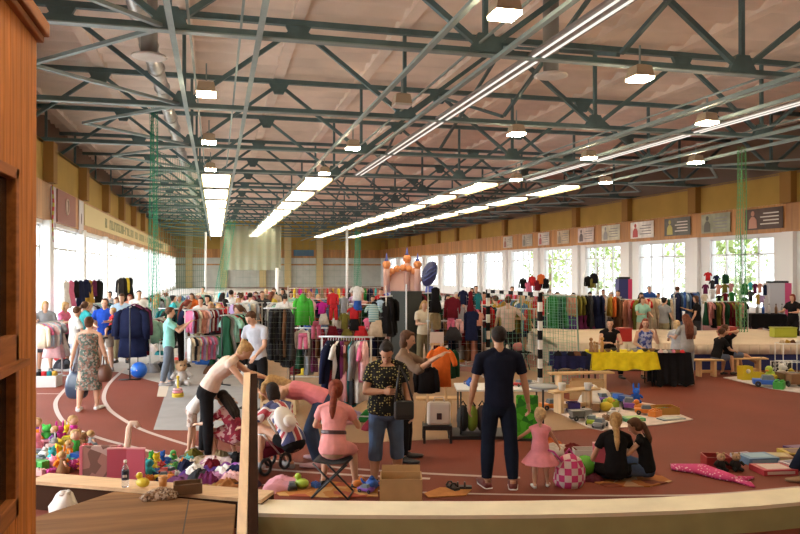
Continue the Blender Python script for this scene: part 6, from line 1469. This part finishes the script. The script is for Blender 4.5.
p = fl(600, 463); t = empty('pink_folder', p, -A + .2, 'pink folder standing behind the girl with the braid', 'folder', 'pink folders'); MB().bb(-.1, .1, -.012, .012, 0, .26).build('cover', mat('folder_rose', (.5, .1, .16), .4), t); MB().bb(-.1, .1, -.02, .02, .26, .275).build('edge_strip', mat('folder_edge', (.65, .3, .3), .4), t)
t = obox('shoe_box', fl(588, 455), -A, (.4, .2, .09), 'flat white box behind the green balloon', PL((.55, .5, .45)))
heap(fl(572, 452), .3, .17, cloth((.14, .02, .02)), 'dark red knitted hat beside the flat white box', None, .6, 12, 'knitted_hat', 'hat')
heap(fl(556, 452), .3, .2, cloth((.5, .42, .36)), 'cream garment on the floor right of the toddler', None, .5, 13)
heap(fl(551, 446), 1.3, .17, cloth((.5, .12, .03)), 'orange garment on the floor right of the toddler', None, .6, 14)
heap(fl(594, 480), .3, .13, cloth((.1, .02, .03)), 'dark red scarf at the feet of the girl with the braid', None, .5, 15)
# ---- mermaid tail
f = MB(); pts = [fl(u, v) for u, v in ((671, 469), (700, 471), (722, 478), (736, 482))]
f.tube([p + Vector((0, 0, .03)) for p in pts], [(.1, .03), (.19, .05), (.13, .045), (.07, .03)], 14, 0, 1, (.3, 1, 0))
f.tube([pts[-1] + Vector((0, 0, .025)), pts[-1] + Vector((.05, -.12, .02)), pts[-1] + Vector((.03, -.25, .015))], [(.05, .02), (.07, .02), (.02, .01)], 10, 0, 1, (1, 0, 0)); f.tube([pts[-1] + Vector((0, 0, .025)), pts[-1] + Vector((.15, .06, .02)), pts[-1] + Vector((.3, .08, .015))], [(.05, .02), (.07, .02), (.02, .01)], 10, 0, 1, (0, 1, 0))
tag(f.build('mermaid_tail_blanket', pattern('dots', (.55, .06, .2), (.75, .5, .55), None, 26)), 'pink sequinned mermaid tail blanket lying on the red floor', 'blanket')
# ---- boxes at the right edge
t = obox('toy_box', fl(716, 466), -A - .1, (.3, .25, .14), 'red open box with a black and cream plush behind the mermaid tail', PL((.3, .02, .02)))
for k, du in enumerate((-.02, .17)):
    plush(fl(722, 470) + RIGHT * (du) + Vector((0, 0, 0)), yawof(180), .55, (.03, .03, .03), (.45, .3, .18), 'black and cream plush at the red box, the %s one' % ('left', 'right')[k], 'plush toys at the red box')
def gamebox(u, v, sz, c, c2, lab, rz=0, z=0):
    w, d, h = sz; t = empty('board_game', fl(u, v) + Vector((0, 0, z)), -A + rz, lab, 'board game', 'board games on the floor'); MB().bb(-w / 2, w / 2, -d / 2, d / 2, 0, h).build('box_body', PL(c), t, bevel=.004)
    MB().bb(-w * .35, w * .35, -d * .35, d * .35, h, h + .003).build('lid_print', PL(c2), t); MB().bb(-w * .4, w * .4, -d / 2 - .003, -d / 2, h * .25, h * .75).build('side_print', PL(c2), t); return t
gamebox(757, 462, (.42, .3, .09), (.12, .25, .45), (.25, .42, .55), 'light blue board game box right of the black plush', .15)
gamebox(745, 458, (.28, .25, .05), (.45, .42, .5), (.3, .1, .2), 'pale board game box behind the light blue one', .3)
gamebox(776, 459, (.36, .26, .06), (.35, .2, .1), (.5, .4, .2), 'tan board game box behind the red edged one', -.1)
gamebox(773, 472, (.44, .32, .07), (.45, .04, .06), (.62, .5, .45), 'white topped board game box with red sides', .1)
gamebox(797, 455, (.4, .3, .06), (.5, .35, .04), (.2, .1, .05), 'mustard board game box at the right edge', 0)
gamebox(797, 450, (.3, .2, .05), (.12, .05, .14), (.2, .1, .2), 'dark purple game box at the right edge', .2)
gamebox(796, 466, (.34, .26, .05), (.55, .5, .55), (.2, .2, .3), 'white game box beside the beige shoe', .3)
# ---- toys on the white blanket
BZ = .016
def tb(fn, u, v, s, c, lab, rz=None): fn(fl(u, v) + Vector((0, 0, BZ)), rnd.uniform(0, 6) if rz is None else rz, s, TC[c] if isinstance(c, str) else c, lab, 'toys on the white blanket')
tb(car, 551, 410, 1.5, 'orange', 'orange toy car at the left corner of the white blanket'); t = obox('toy_box', fl(573, 412) + Vector((0, 0, BZ)), -A, (.2, .18, .16), 'dark blue toy box on the white blanket', PL((.03, .02, .16)))
tb(truck, 580, 421, 1.3, 'grey', 'grey toy truck in front of the dark blue toy box'); tb(truck, 596, 412, 1.1, 'brown', 'brown toy truck right of the dark blue toy box'); tb(car, 587, 409, 1.1, 'black', 'black toy car behind the brown toy truck')
tb(duck, 606, 412, 1.2, 'yellow', 'yellow duck in the middle of the white blanket'); tb(blocks, 611, 407, 1.6, 'lime', 'lime brick in the middle of the white blanket'); tb(car, 629, 409, 1.6, 'purple', 'purple toy car on the white blanket'); tb(blocks, 607, 421, 1, 'brown', 'brown brick at the front of the white blanket'); tb(teapot, 613, 419, 1.1, 'white', 'white teapot beside the green board game')
tb(duck, 640, 412, 1.0, 'orange', 'orange duck beside the toy tray'); tb(car, 645, 415, 1.3, 'orange', 'orange toy car beside the toy tray'); tb(blocks, 655, 417, 1.4, 'orange', 'orange brick in front of the toy tray'); tb(truck, 623, 405, 1.3, 'blue', 'blue toy truck at the back of the white blanket'); tb(car, 602, 403, 1.4, 'purple', 'dark purple car by the white sack'); tb(car, 614, 402, 1.4, 'blue', 'blue toy car right of the white sack'); tb(rabbit, 636, 403, 1.0, 'blue', 'blue plush at the back of the white blanket'); tb(car, 592, 425, 1.2, 'lime', 'lime toy car at the front left of the white blanket'); tb(car, 600, 428, 1.2, 'grey', 'grey toy car at the front of the white blanket'); tb(bear, 590, 402, 1.0, 'purple', 'purple bear below the white sack')
gamebox(632, 421, (.36, .24, .05), (.05, .3, .14), (.3, .5, .15), 'green board game box on the white blanket', .2, BZ); gamebox(671, 420, (.44, .2, .02), (.25, .3, .32), (.5, .5, .45), 'flat grey play mat at the right corner of the white blanket', .35, BZ)
t = obox('toy_tray', fl(664, 414) + Vector((0, 0, BZ)), -A + .1, (.4, .3, .12), 'orange tray full of toys at the right of the white blanket', PL((.45, .22, .04)))
for k, cn in enumerate(('yellow', 'grey', 'green', 'blue', 'red')): tb(blocks, 658 + 3.2 * k, 413, .9, cn, '%s brick in the orange toy tray' % cn)
heap(fl(596, 401), .5, .34, mat('sack_white', (.66, .6, .52), .6), 'crumpled white plastic sack at the back of the white blanket', None, .8, 31, 'plastic_sack', 'bag')
for u, lab in ((562, 'white cup on the pine bench'), (588, 'white plastic tub on the pine bench')):
    p = fl(u, 390, .4); t = empty('bench_cup', p, 0, lab, 'cup', 'cups on the bench'); MB().lathe([(.05, 0), (.07, .1), (.065, .12)], n=16).build('cup_body', PL((.6, .58, .55)), t); MB().torus((0, 0, .12), .066, .006, 16, 6).build('rim', WHT, t)
# ---- toys on the right blanket
for k, (fn, u, v, s, c, lab) in enumerate(((blocks, 775, 384, 2.2, 'yellow', 'yellow brick on the right blanket'), (car, 766, 387, 2.0, 'blue', 'blue toy car at the front of the right blanket'), (duck, 771, 382, 1.7, 'lime', 'lime duck on the right blanket'), (truck, 788, 386, 2.0, 'brown', 'brown toy truck on the right blanket'), (car, 796, 384, 2.0, 'black', 'black toy car at the right edge of the right blanket'), (bear, 782, 381, 1.3, 'white', 'white bear on the right blanket'), (teapot, 791, 381, 1.6, 'yellow', 'yellow teapot on the right blanket'), (blocks, 779, 389, 2.0, 'green', 'green brick at the front of the right blanket'))):
    fn(fl(u, v) + Vector((0, 0, BZ)), k, s, TC[c], lab, 'toys on the right blanket')
t = obox('toy_box', fl(745, 380) + Vector((0, 0, BZ)), -A + .1, (.24, .22, .3), 'tall yellow toy box with a round white window on the right blanket', PL((.62, .48, .02))); MB().lathe([(.05, 0), (.05, .012)], n=16).build('round_window', WHT, t, (0, -.12, .2)).rotation_euler = (math.pi / 2, 0, 0)
t = obox('toy_box', fl(755, 380) + Vector((0, 0, BZ)), -A, (.3, .22, .16), 'low yellow toy box right of the tall one', PL((.62, .46, .03)))
# ---- wire racks at the right edge
def wire(u, d, w, dp, h, lab, m):
    p = G(u, d); t = empty('wire_rack', p, -A, lab, 'wire rack', 'wire racks'); 
    for a in (-1, 1):
        for b in (-1, 1): MB().tube([(a * w / 2, b * dp / 2, 0), (a * w / 2, b * dp / 2, h)], .01, 6).build('leg', m, t)
    for z in (h * .5, h):
        f = MB()
        for k in range(7): f.bar((-w / 2 + w * k / 6, -dp / 2, z), (-w / 2 + w * k / 6, dp / 2, z), .008)
        for b in (-1, 1): f.bar((-w / 2, b * dp / 2, z), (w / 2, b * dp / 2, z), .012)
        f.build('shelf', m, t)
    return p
wp = wire(790, 16.4, .5, .35, .82, 'white wire rack with trinkets at the right edge', WHITE)
for k, cn in enumerate(('beige', 'mustard', 'brown', 'white')): heap(wp + RIGHT * (-.18 + .12 * k) + Vector((0, 0, .83)), k, .07, cloth(CN[cn]), '%s trinket on top of the white wire rack' % cn, 'trinkets on the wire rack', .9, 50 + k, 'trinket', 'trinket')
p = G(781, 16.8); t = empty('sign_board', p, -A, 'black board with white frame and pale writing right of the boys', 'sign'); MB().bb(-.24, .24, -.01, .01, .12, .36).build('board', mat('board_black', (.03, .03, .03), .5), t)
f = MB(); f.bb(-.25, .25, -.018, .012, .36, .375); f.bb(-.25, .25, -.018, .012, .105, .12); f.bb(-.25, -.235, -.018, .012, .12, .36); f.bb(.235, .25, -.018, .012, .12, .36); f.build('frame', WHITE, t)
for r_ in range(2):
    for k in range(6):
        x = -.19 + .065 * k; z = (.27, .3, .32)[(k + r_) % 3] - .1 * r_; f = MB(); f.bb(x, x + .012, -.014, -.01, .27 - .1 * r_, .335 - .1 * r_); f.bb(x + .006, x + .045, -.0141, -.0099, z, z + .012); f.build('letter', WHT, t)
for a in (-1, 1): MB().tube([(a * .22, 0, 0), (a * .22, 0, .12)], .01, 6).build('leg', WHITE, t)
# ---- goods on the tables
TZ = .732
def fig(u, v, s, c, lab):
    t = empty('carved_figure', fl(u, v, TZ), 0, lab, 'figurine', 'carved figures on the yellow table'); MB().lathe([(.04 * s, 0), (.045 * s, .03 * s), (.03 * s, .1 * s), (.045 * s, .18 * s), (.02 * s, .23 * s)], n=12).build('body', mat('carved_wood', c, .5), t); MB().ball((0, 0, .27 * s), .04 * s, 0, 10).build('head', mat('carved_wood', c, .5), t)
for k, (u, s) in enumerate(((591, 1.0), (594.5, .75), (597, .7), (602, 1.05), (618, .8))): fig(u, 352, s, ((.3, .14, .05), (.4, .22, .08), (.35, .18, .06), (.42, .2, .04), (.2, .12, .06))[k], 'carved wooden figure on the yellow table, %s from the left' % ORD[k])
for k, (u, v, c, lab) in enumerate(((608, 352, 'brown', 'brown bowl on the yellow table'), (614, 351, 'black', 'black bowl on the yellow table'), (629, 351, 'white', 'white cup on the yellow table'), (635, 351.5, 'grey', 'grey bowl on the yellow table'), (645, 351.5, 'black', 'black bowl near the right end of the yellow table'), (652, 351.5, 'brown', 'brown dish at the right end of the yellow table'))):
    t = empty('bowl', fl(u, v, TZ), 0, lab, 'bowl', 'bowls on the yellow table'); MB().lathe([(.03, 0), (.06, .03), (.07, .06), (.06, .06), (.03, .02)], n=16).build('bowl_body', PL(TC[c]), t); MB().torus((0, 0, .06), .066, .006, 16, 6).build('rim', PL(dk(TC[c], .7)), t)
for k, (u, c) in enumerate(((661, 'pale pink'), (665, 'white'), (669, 'grey'), (673, 'pink'), (677, 'brown'), (682, 'red'))): heap(fl(u, 352.5, TZ), k, .07, cloth(TC[c]), '%s knitted piece on the black tablecloth' % c, 'knitted pieces on the black tablecloth', .8, 60 + k, 'knitted_piece', 'knitwear')
for k, (u, c) in enumerate(((558, 'black'), (564, 'navy'), (571, 'black'), (577, 'brown'), (584, 'black'))): heap(fl(u, 355.5, .695), k, .09, cloth(CN[c]), 'dark lump on the navy cloth, %s from the left' % ORD[k], 'dark goods on the navy cloth', .9, 70 + k, 'dark_trinket', 'trinket')
for k, (u, v, c) in enumerate(((470, 386, 'blue'), (474, 388, 'white'), (519, 386, 'red'), (524, 385, 'brown'), (529, 386, 'grey'), (534, 385, 'white'))): (teapot, teapot, car, car, car, blocks)[k](fl(u, v, .722), k, .8, TC[c], '%s toy on the white topped table' % (c if k != 5 else 'square white'), 'toys on the white table')
for k, (u, c) in enumerate(((757, 'grey'), (763, 'blue'), (769, 'white'), (776, 'brown'), (782, 'grey'))):
    p = G(u, 26.0); p.z = .905; t = empty('bottle', p, 0, '%s bottle on the black table by the right windows, %s from the left' % (c, ORD[k]), 'bottle', 'bottles on the black table'); MB().lathe([(.05, 0), (.05, .2), (.02, .26), (.02, .32)], n=12).build('bottle_body', PL(TC[c]), t); MB().lathe([(.025, .32), (.025, .35)], n=10).build('cap', PL((.02, .02, .02)), t)
# ---- soft toys shown above the far racks
for k, (u, v, d, c) in enumerate(((523, 283, 24, 'black'), (532, 281, 24, 'red'), (537, 285, 24, 'dark red'), (541, 279, 24, 'orange'), (545, 283, 24, 'black'), (528, 287, 24, 'pink'), (588, 281, 25, 'black'), (592, 283, 25, 'olive'), (594, 278, 25, 'black'))):
    p = at(u, v, d)
    shown(u - 4, v - 5, u + 4, v + 6, d, 'jumper', c, 'high above the gowns, %s from the left' % ORD[k])
gridstand(G(518, 24.1), G(549, 24.1), .6, 2.3, 'tall wire stand of dark and red jumpers behind the goal', .3)
gridstand(G(584, 25.1), G(598, 25.1), .6, 2.4, 'narrow wire stand of black jumpers above the gowns', .3)
# ================================================================ the crowd further back
TOPS = ['white', 'pale pink', 'black', 'mint', 'red', 'orange', 'pale blue', 'navy', 'cream', 'grey', 'lilac', 'salmon', 'yellow', 'charcoal']
arch = []
for k, (sx, hair, hc, pp, bot) in enumerate((('f', 'long', 'brown', SQ(armL=(20, 12, 60, 15), armR=(25, 12, 70, 15), head=(18, 10, 0)), 'trousers'), ('f', 'bob', 'blond', SQ(armL=(5, 14, 20, 0), armR=(40, 12, 70, 10), head=(12, -15, 0)), 'skirt'),
        ('m', 'short', 'dark', SQ(armL=(4, 14, 15, 0), armR=(6, 14, 15, 0), head=(5, 0, 0)), 'shorts'), ('f', 'pony', 'dark', SQ(armL=(45, 14, 60, 10), armR=(50, 14, 50, 10), head=(20, 0, 0), lean=8, curl=14), 'trousers'),
        ('f', 'bun', 'auburn', SQ(armL=(60, 16, 40, 0), armR=(10, 12, 30, 0), head=(5, 20, 0)), 'trousers'), ('m', 'short', 'brown', SQ(armL=(25, 14, 85, 30), armR=(25, 14, 85, 30), head=(10, 0, 0)), 'trousers'))):
    o, J = make_person('person', 1.0 * (1.74 if sx == 'm' else 1.64), SQ(sex=sx, **pp), SQ(top=('tee', WHT), bottom=(bot, JEAND), hair=(hair, hc), shoe=SHB), .02)
    arch.append(o)
def crowd(k, u, d, face, topc, botc, label, hairc=None, sc=None):
    src = arch[k]; p = ground(u, d)
    o = dup(src, p, yawof(face), label, 'shoppers further back', sc or rnd.uniform(.96, 1.04)); o['category'] = 'person'
    for ch in o.children:
        nm = ch.name.split('.')[0]
        m = cloth(CN[topc]) if nm in ('shirt',) else cloth(CN[botc]) if nm in ('trousers', 'skirt', 'shorts') else hairmat(HAIRC[hairc]) if nm == 'hair' and hairc else None
        if m: ch.material_slots[0].link = 'OBJECT'; ch.material_slots[0].material = m
CR = [(1, 45, 17.6, 150, 'grey', 'charcoal', 'person in grey standing by the window beside the booth'), (1, 64, 18.5, 100, 'pink', 'black', 'blond person in pink behind the woman in the white shirt', 'blond'), (0, 87, 18.8, 60, 'olive', 'navy', 'long haired blond person left of the man in blue', 'blond'),
      (3, 80, 18.0, 20, 'turquoise', 'charcoal', 'person in turquoise beside the woman in the white shirt', 'brown'), (0, 117, 22.5, 170, 'orange', 'navy', 'brown haired woman in orange beyond the man in blue', 'brown'), (5, 122, 19.4, 170, 'pale blue', 'khaki', 'person in pale blue right of the child in red'),
      (2, 139, 22.5, 150, 'white', 'pale blue', 'broad person in white in front of the far left windows'), (3, 148, 25, 100, 'black', 'black', 'person in black left of the mint shopper'), (0, 157, 24, 0, 'grey', 'mint', 'person in mint trousers below the green net', 'blond'), (4, 166, 27, 30, 'charcoal', 'black', 'small dark person right of the mint trousers'),
      (3, 181, 18.6, 70, 'navy', 'black', 'person in navy bending towards the baby rack', 'red'), (0, 192, 26, 170, 'orange', 'brown', 'person in orange beyond the baby rack', 'brown'), (4, 201, 21, 160, 'white', 'khaki', 'dark haired woman in white above the baby rack', 'dark'), (1, 208, 22, 200, 'black', 'black', 'person in black above the right end of the baby rack', 'dark'),
      (0, 222, 24, 0, 'pale blue', 'denim blue', 'person in pale blue under the slanting green net', 'dark'), (2, 231, 25, 20, 'white', 'navy', 'man in white right of the slanting green net'), (1, 238, 22, 150, 'lilac', 'grey', 'person in lilac in the middle of the crowd', 'blond'), (3, 246, 17.5, -90, 'brown', 'black', 'dark haired woman close behind the man in grey', 'brown'),
      (4, 236, 18, 120, 'cream', 'dark green', 'woman in cream left of the man in grey', 'auburn'), (0, 256, 28, 170, 'mint', 'black', 'person in mint beyond the man in grey', 'brown'), (1, 266, 29, 170, 'salmon', 'black', 'fair person in salmon below the hanging curtain', 'light'), (5, 274, 27, 180, 'beige', 'black', 'man in beige below the hanging curtain'),
      (2, 285, 21.5, 10, 'white', 'denim blue', 'person in white above the black dresses', ), (0, 283, 30, 180, 'black', 'black', 'person in black beyond the black dresses', 'dark'), (3, 297, 24, 160, 'salmon', 'navy', 'person in salmon above the bright green jacket', 'blond'), (4, 304, 26, 200, 'cream', 'black', 'woman in cream above the bright green jacket', 'brown'),
      (1, 318, 24, 180, 'orange', 'black', 'fair person in orange above the magenta shirt', 'light'), (0, 343, 23, 180, 'white', 'black', 'person in white behind the wire display grid', 'light'), (3, 372, 24, 170, 'brown', 'black', 'dark haired person behind the turquoise shirt', 'dark'), (5, 381, 27, 180, 'red', 'black', 'man in red left of the grey screen'),
      (0, 424, 18.2, 160, 'cream', 'khaki', 'blond woman right of the grey screen', 'blond'), (1, 447, 22, 170, 'white', 'black', 'dark haired woman in white above the burgundy jumper', 'dark'), (3, 455, 25, 170, 'grey', 'navy', 'person in grey behind the burgundy jumper', 'grey'), (4, 465, 27, 190, 'navy', 'navy', 'woman in navy left of the striped goal', 'grey'),
      (2, 476, 29, 180, 'charcoal', 'black', 'dark man under the far right windows'), (0, 484, 25, 180, 'red', 'black', 'woman in red left of the striped goal', 'dark'), (5, 496, 21, -30, 'mustard', 'khaki', 'man in mustard behind the left goal post'), (1, 521, 21.5, 150, 'denim blue', 'navy', 'woman in denim right of the man in pale pink', 'light'),
      (3, 531, 25, 180, 'red', 'black', 'person in red above the striped post', 'dark'), (4, 542, 25.5, 180, 'red', 'navy', 'woman in bright red above the goal', 'brown'), (0, 557, 27, 180, 'white', 'black', 'person in white above the green gowns', 'dark'), (1, 573, 24, 180, 'pale pink', 'navy', 'dark haired person above the salmon shirts', 'dark'),
      (3, 589, 26, 180, 'olive', 'black', 'person in olive above the black gowns', 'dark'), (0, 611, 24.5, 180, 'beige', 'brown', 'grey haired person above the orange jacket', 'grey'), (4, 618, 26, 180, 'charcoal', 'black', 'dark person below the blue panel', 'dark'), (0, 641, 26, 180, 'mustard', 'black', 'dark haired woman below the white banner', 'dark'),
      (3, 657, 28, 180, 'black', 'navy', 'person in black below the white banner', 'dark'), (4, 664, 22.6, 60, 'grey', 'khaki', 'woman in grey sorting the cream clothes rail', 'dark'), (5, 677, 27.5, 60, 'denim blue', 'denim blue', 'man in denim at the denim rail'), (1, 697, 23.2, -60, 'black', 'charcoal', 'woman in black at the denim rail', 'brown'),
      (0, 642, 22.8, 170, 'mint', 'beige', 'woman in pale green in front of the cream clothes rail', 'brown')]
CR += [(0, 211, 19.5, 170, 'orange', 'black', 'fair woman in orange right of the two tier baby rack', 'light'), (3, 217, 18.2, 150, 'black', 'dark green', 'blond person in black bending right of the baby rack', 'blond'), (1, 226, 20.5, -40, 'red', 'black', 'dark haired person in red left of the man in grey', 'dark'), (4, 241, 24, 20, 'pale pink', 'black', 'person in pale pink below the slanting green net', 'brown'),
       (2, 250, 23.5, 10, 'white', 'navy', 'broad man in white behind the man in grey'), (5, 262, 24, 160, 'charcoal', 'black', 'man in charcoal left of the black dresses'), (0, 271, 25, 30, 'yellow', 'black', 'person in yellow above the left end of the black dresses', 'auburn'), (1, 291, 27, 180, 'mint', 'navy', 'person in mint left of the bright green jacket', 'dark'),
       (3, 180, 25, 170, 'mint', 'black', 'person in mint right of the fine green net', 'grey'), (4, 173, 23, 60, 'turquoise', 'black', 'dark haired woman in turquoise beside the fine green net', 'dark'), (0, 310, 28, 170, 'pale pink', 'black', 'person in pale pink far behind the magenta shirt', 'blond'), (5, 331, 27, 190, 'khaki', 'black', 'man in khaki far behind the red hooded jumper'),
       (1, 355, 28, 180, 'lilac', 'black', 'person in lilac far behind the wire display grid', 'red'), (0, 130, 24.5, 160, 'salmon', 'black', 'person in salmon left of the person in white by the window', 'red'), (4, 110, 25.5, 170, 'grey', 'black', 'person in grey by the window beyond the man in blue', 'dark'), (2, 203, 31, 180, 'cream', 'navy', 'distant man in cream left of the slanting green net'),
       (3, 438, 30, 180, 'orange', 'black', 'distant person in orange right of the tilted blue oval', 'brown'), (0, 472, 32, 180, 'pale blue', 'black', 'distant person in pale blue left of the goal', 'dark'), (5, 512, 30, 180, 'white', 'black', 'distant man in white beyond the goal'), (1, 549, 30, 180, 'charcoal', 'black', 'distant person in charcoal right of the goal', 'brown'),
       (4, 603, 29, 180, 'pale pink', 'black', 'distant woman in pale pink left of the blue and magenta banner', 'brown'), (2, 649, 30, 180, 'blue', 'black', 'distant man in blue before the window under the white banner')]
for c in CR: crowd(*c)
for o in arch:
    for ch in list(o.children): bpy.data.objects.remove(ch)
    bpy.data.objects.remove(o)
# ================================================================ light and camera
w = bpy.data.worlds.new('World'); SC.world = w; w.use_nodes = True
bg = w.node_tree.nodes['Background']; bg.inputs[0].default_value = (.93, .96, 1, 1)
wt = w.node_tree; tc = wt.nodes.new('ShaderNodeTexCoord'); sp = wt.nodes.new('ShaderNodeSeparateXYZ'); wt.links.new(tc.outputs['Generated'], sp.inputs[0])
mr = wt.nodes.new('ShaderNodeMapRange'); mr.inputs[1].default_value = -.8; mr.inputs[2].default_value = .6; mr.inputs[3].default_value = 10.0; mr.inputs[4].default_value = 1.6
wt.links.new(sp.outputs[0], mr.inputs[0]); wt.links.new(mr.outputs[0], bg.inputs[1])      # hazy sky, brighter on the sun's side
for x, s in ((XL - .02, 1), (XR + .02, -1)):
    l = bpy.data.lights.new('window_portal', 'AREA'); l.shape = 'RECTANGLE'; l.size = 3.4; l.size_y = YF - YN; l.cycles.is_portal = True
    o = bpy.data.objects.new('window_portal', l); COL.objects.link(o); o.location = (x, (YF + YN) / 2, 2.2)
    o.rotation_euler = (0, -s * math.pi / 2, 0)
cam = bpy.data.cameras.new('camera'); cam.sensor_width = 36; cam.lens = F / 800 * 36; cam.clip_start = .05; cam.clip_end = 500
co = bpy.data.objects.new('camera', cam); COL.objects.link(co); co.location = (0, 0, CH)
co.rotation_euler = (math.pi / 2 + math.atan(2.0 / F), 0, -A); SC.camera = co
vs_ = SC.view_settings; vs_.view_transform = 'Standard'; vs_.look = 'None'; vs_.gamma = 1; vs_.use_curve_mapping = False; vs_.exposure = 0.62
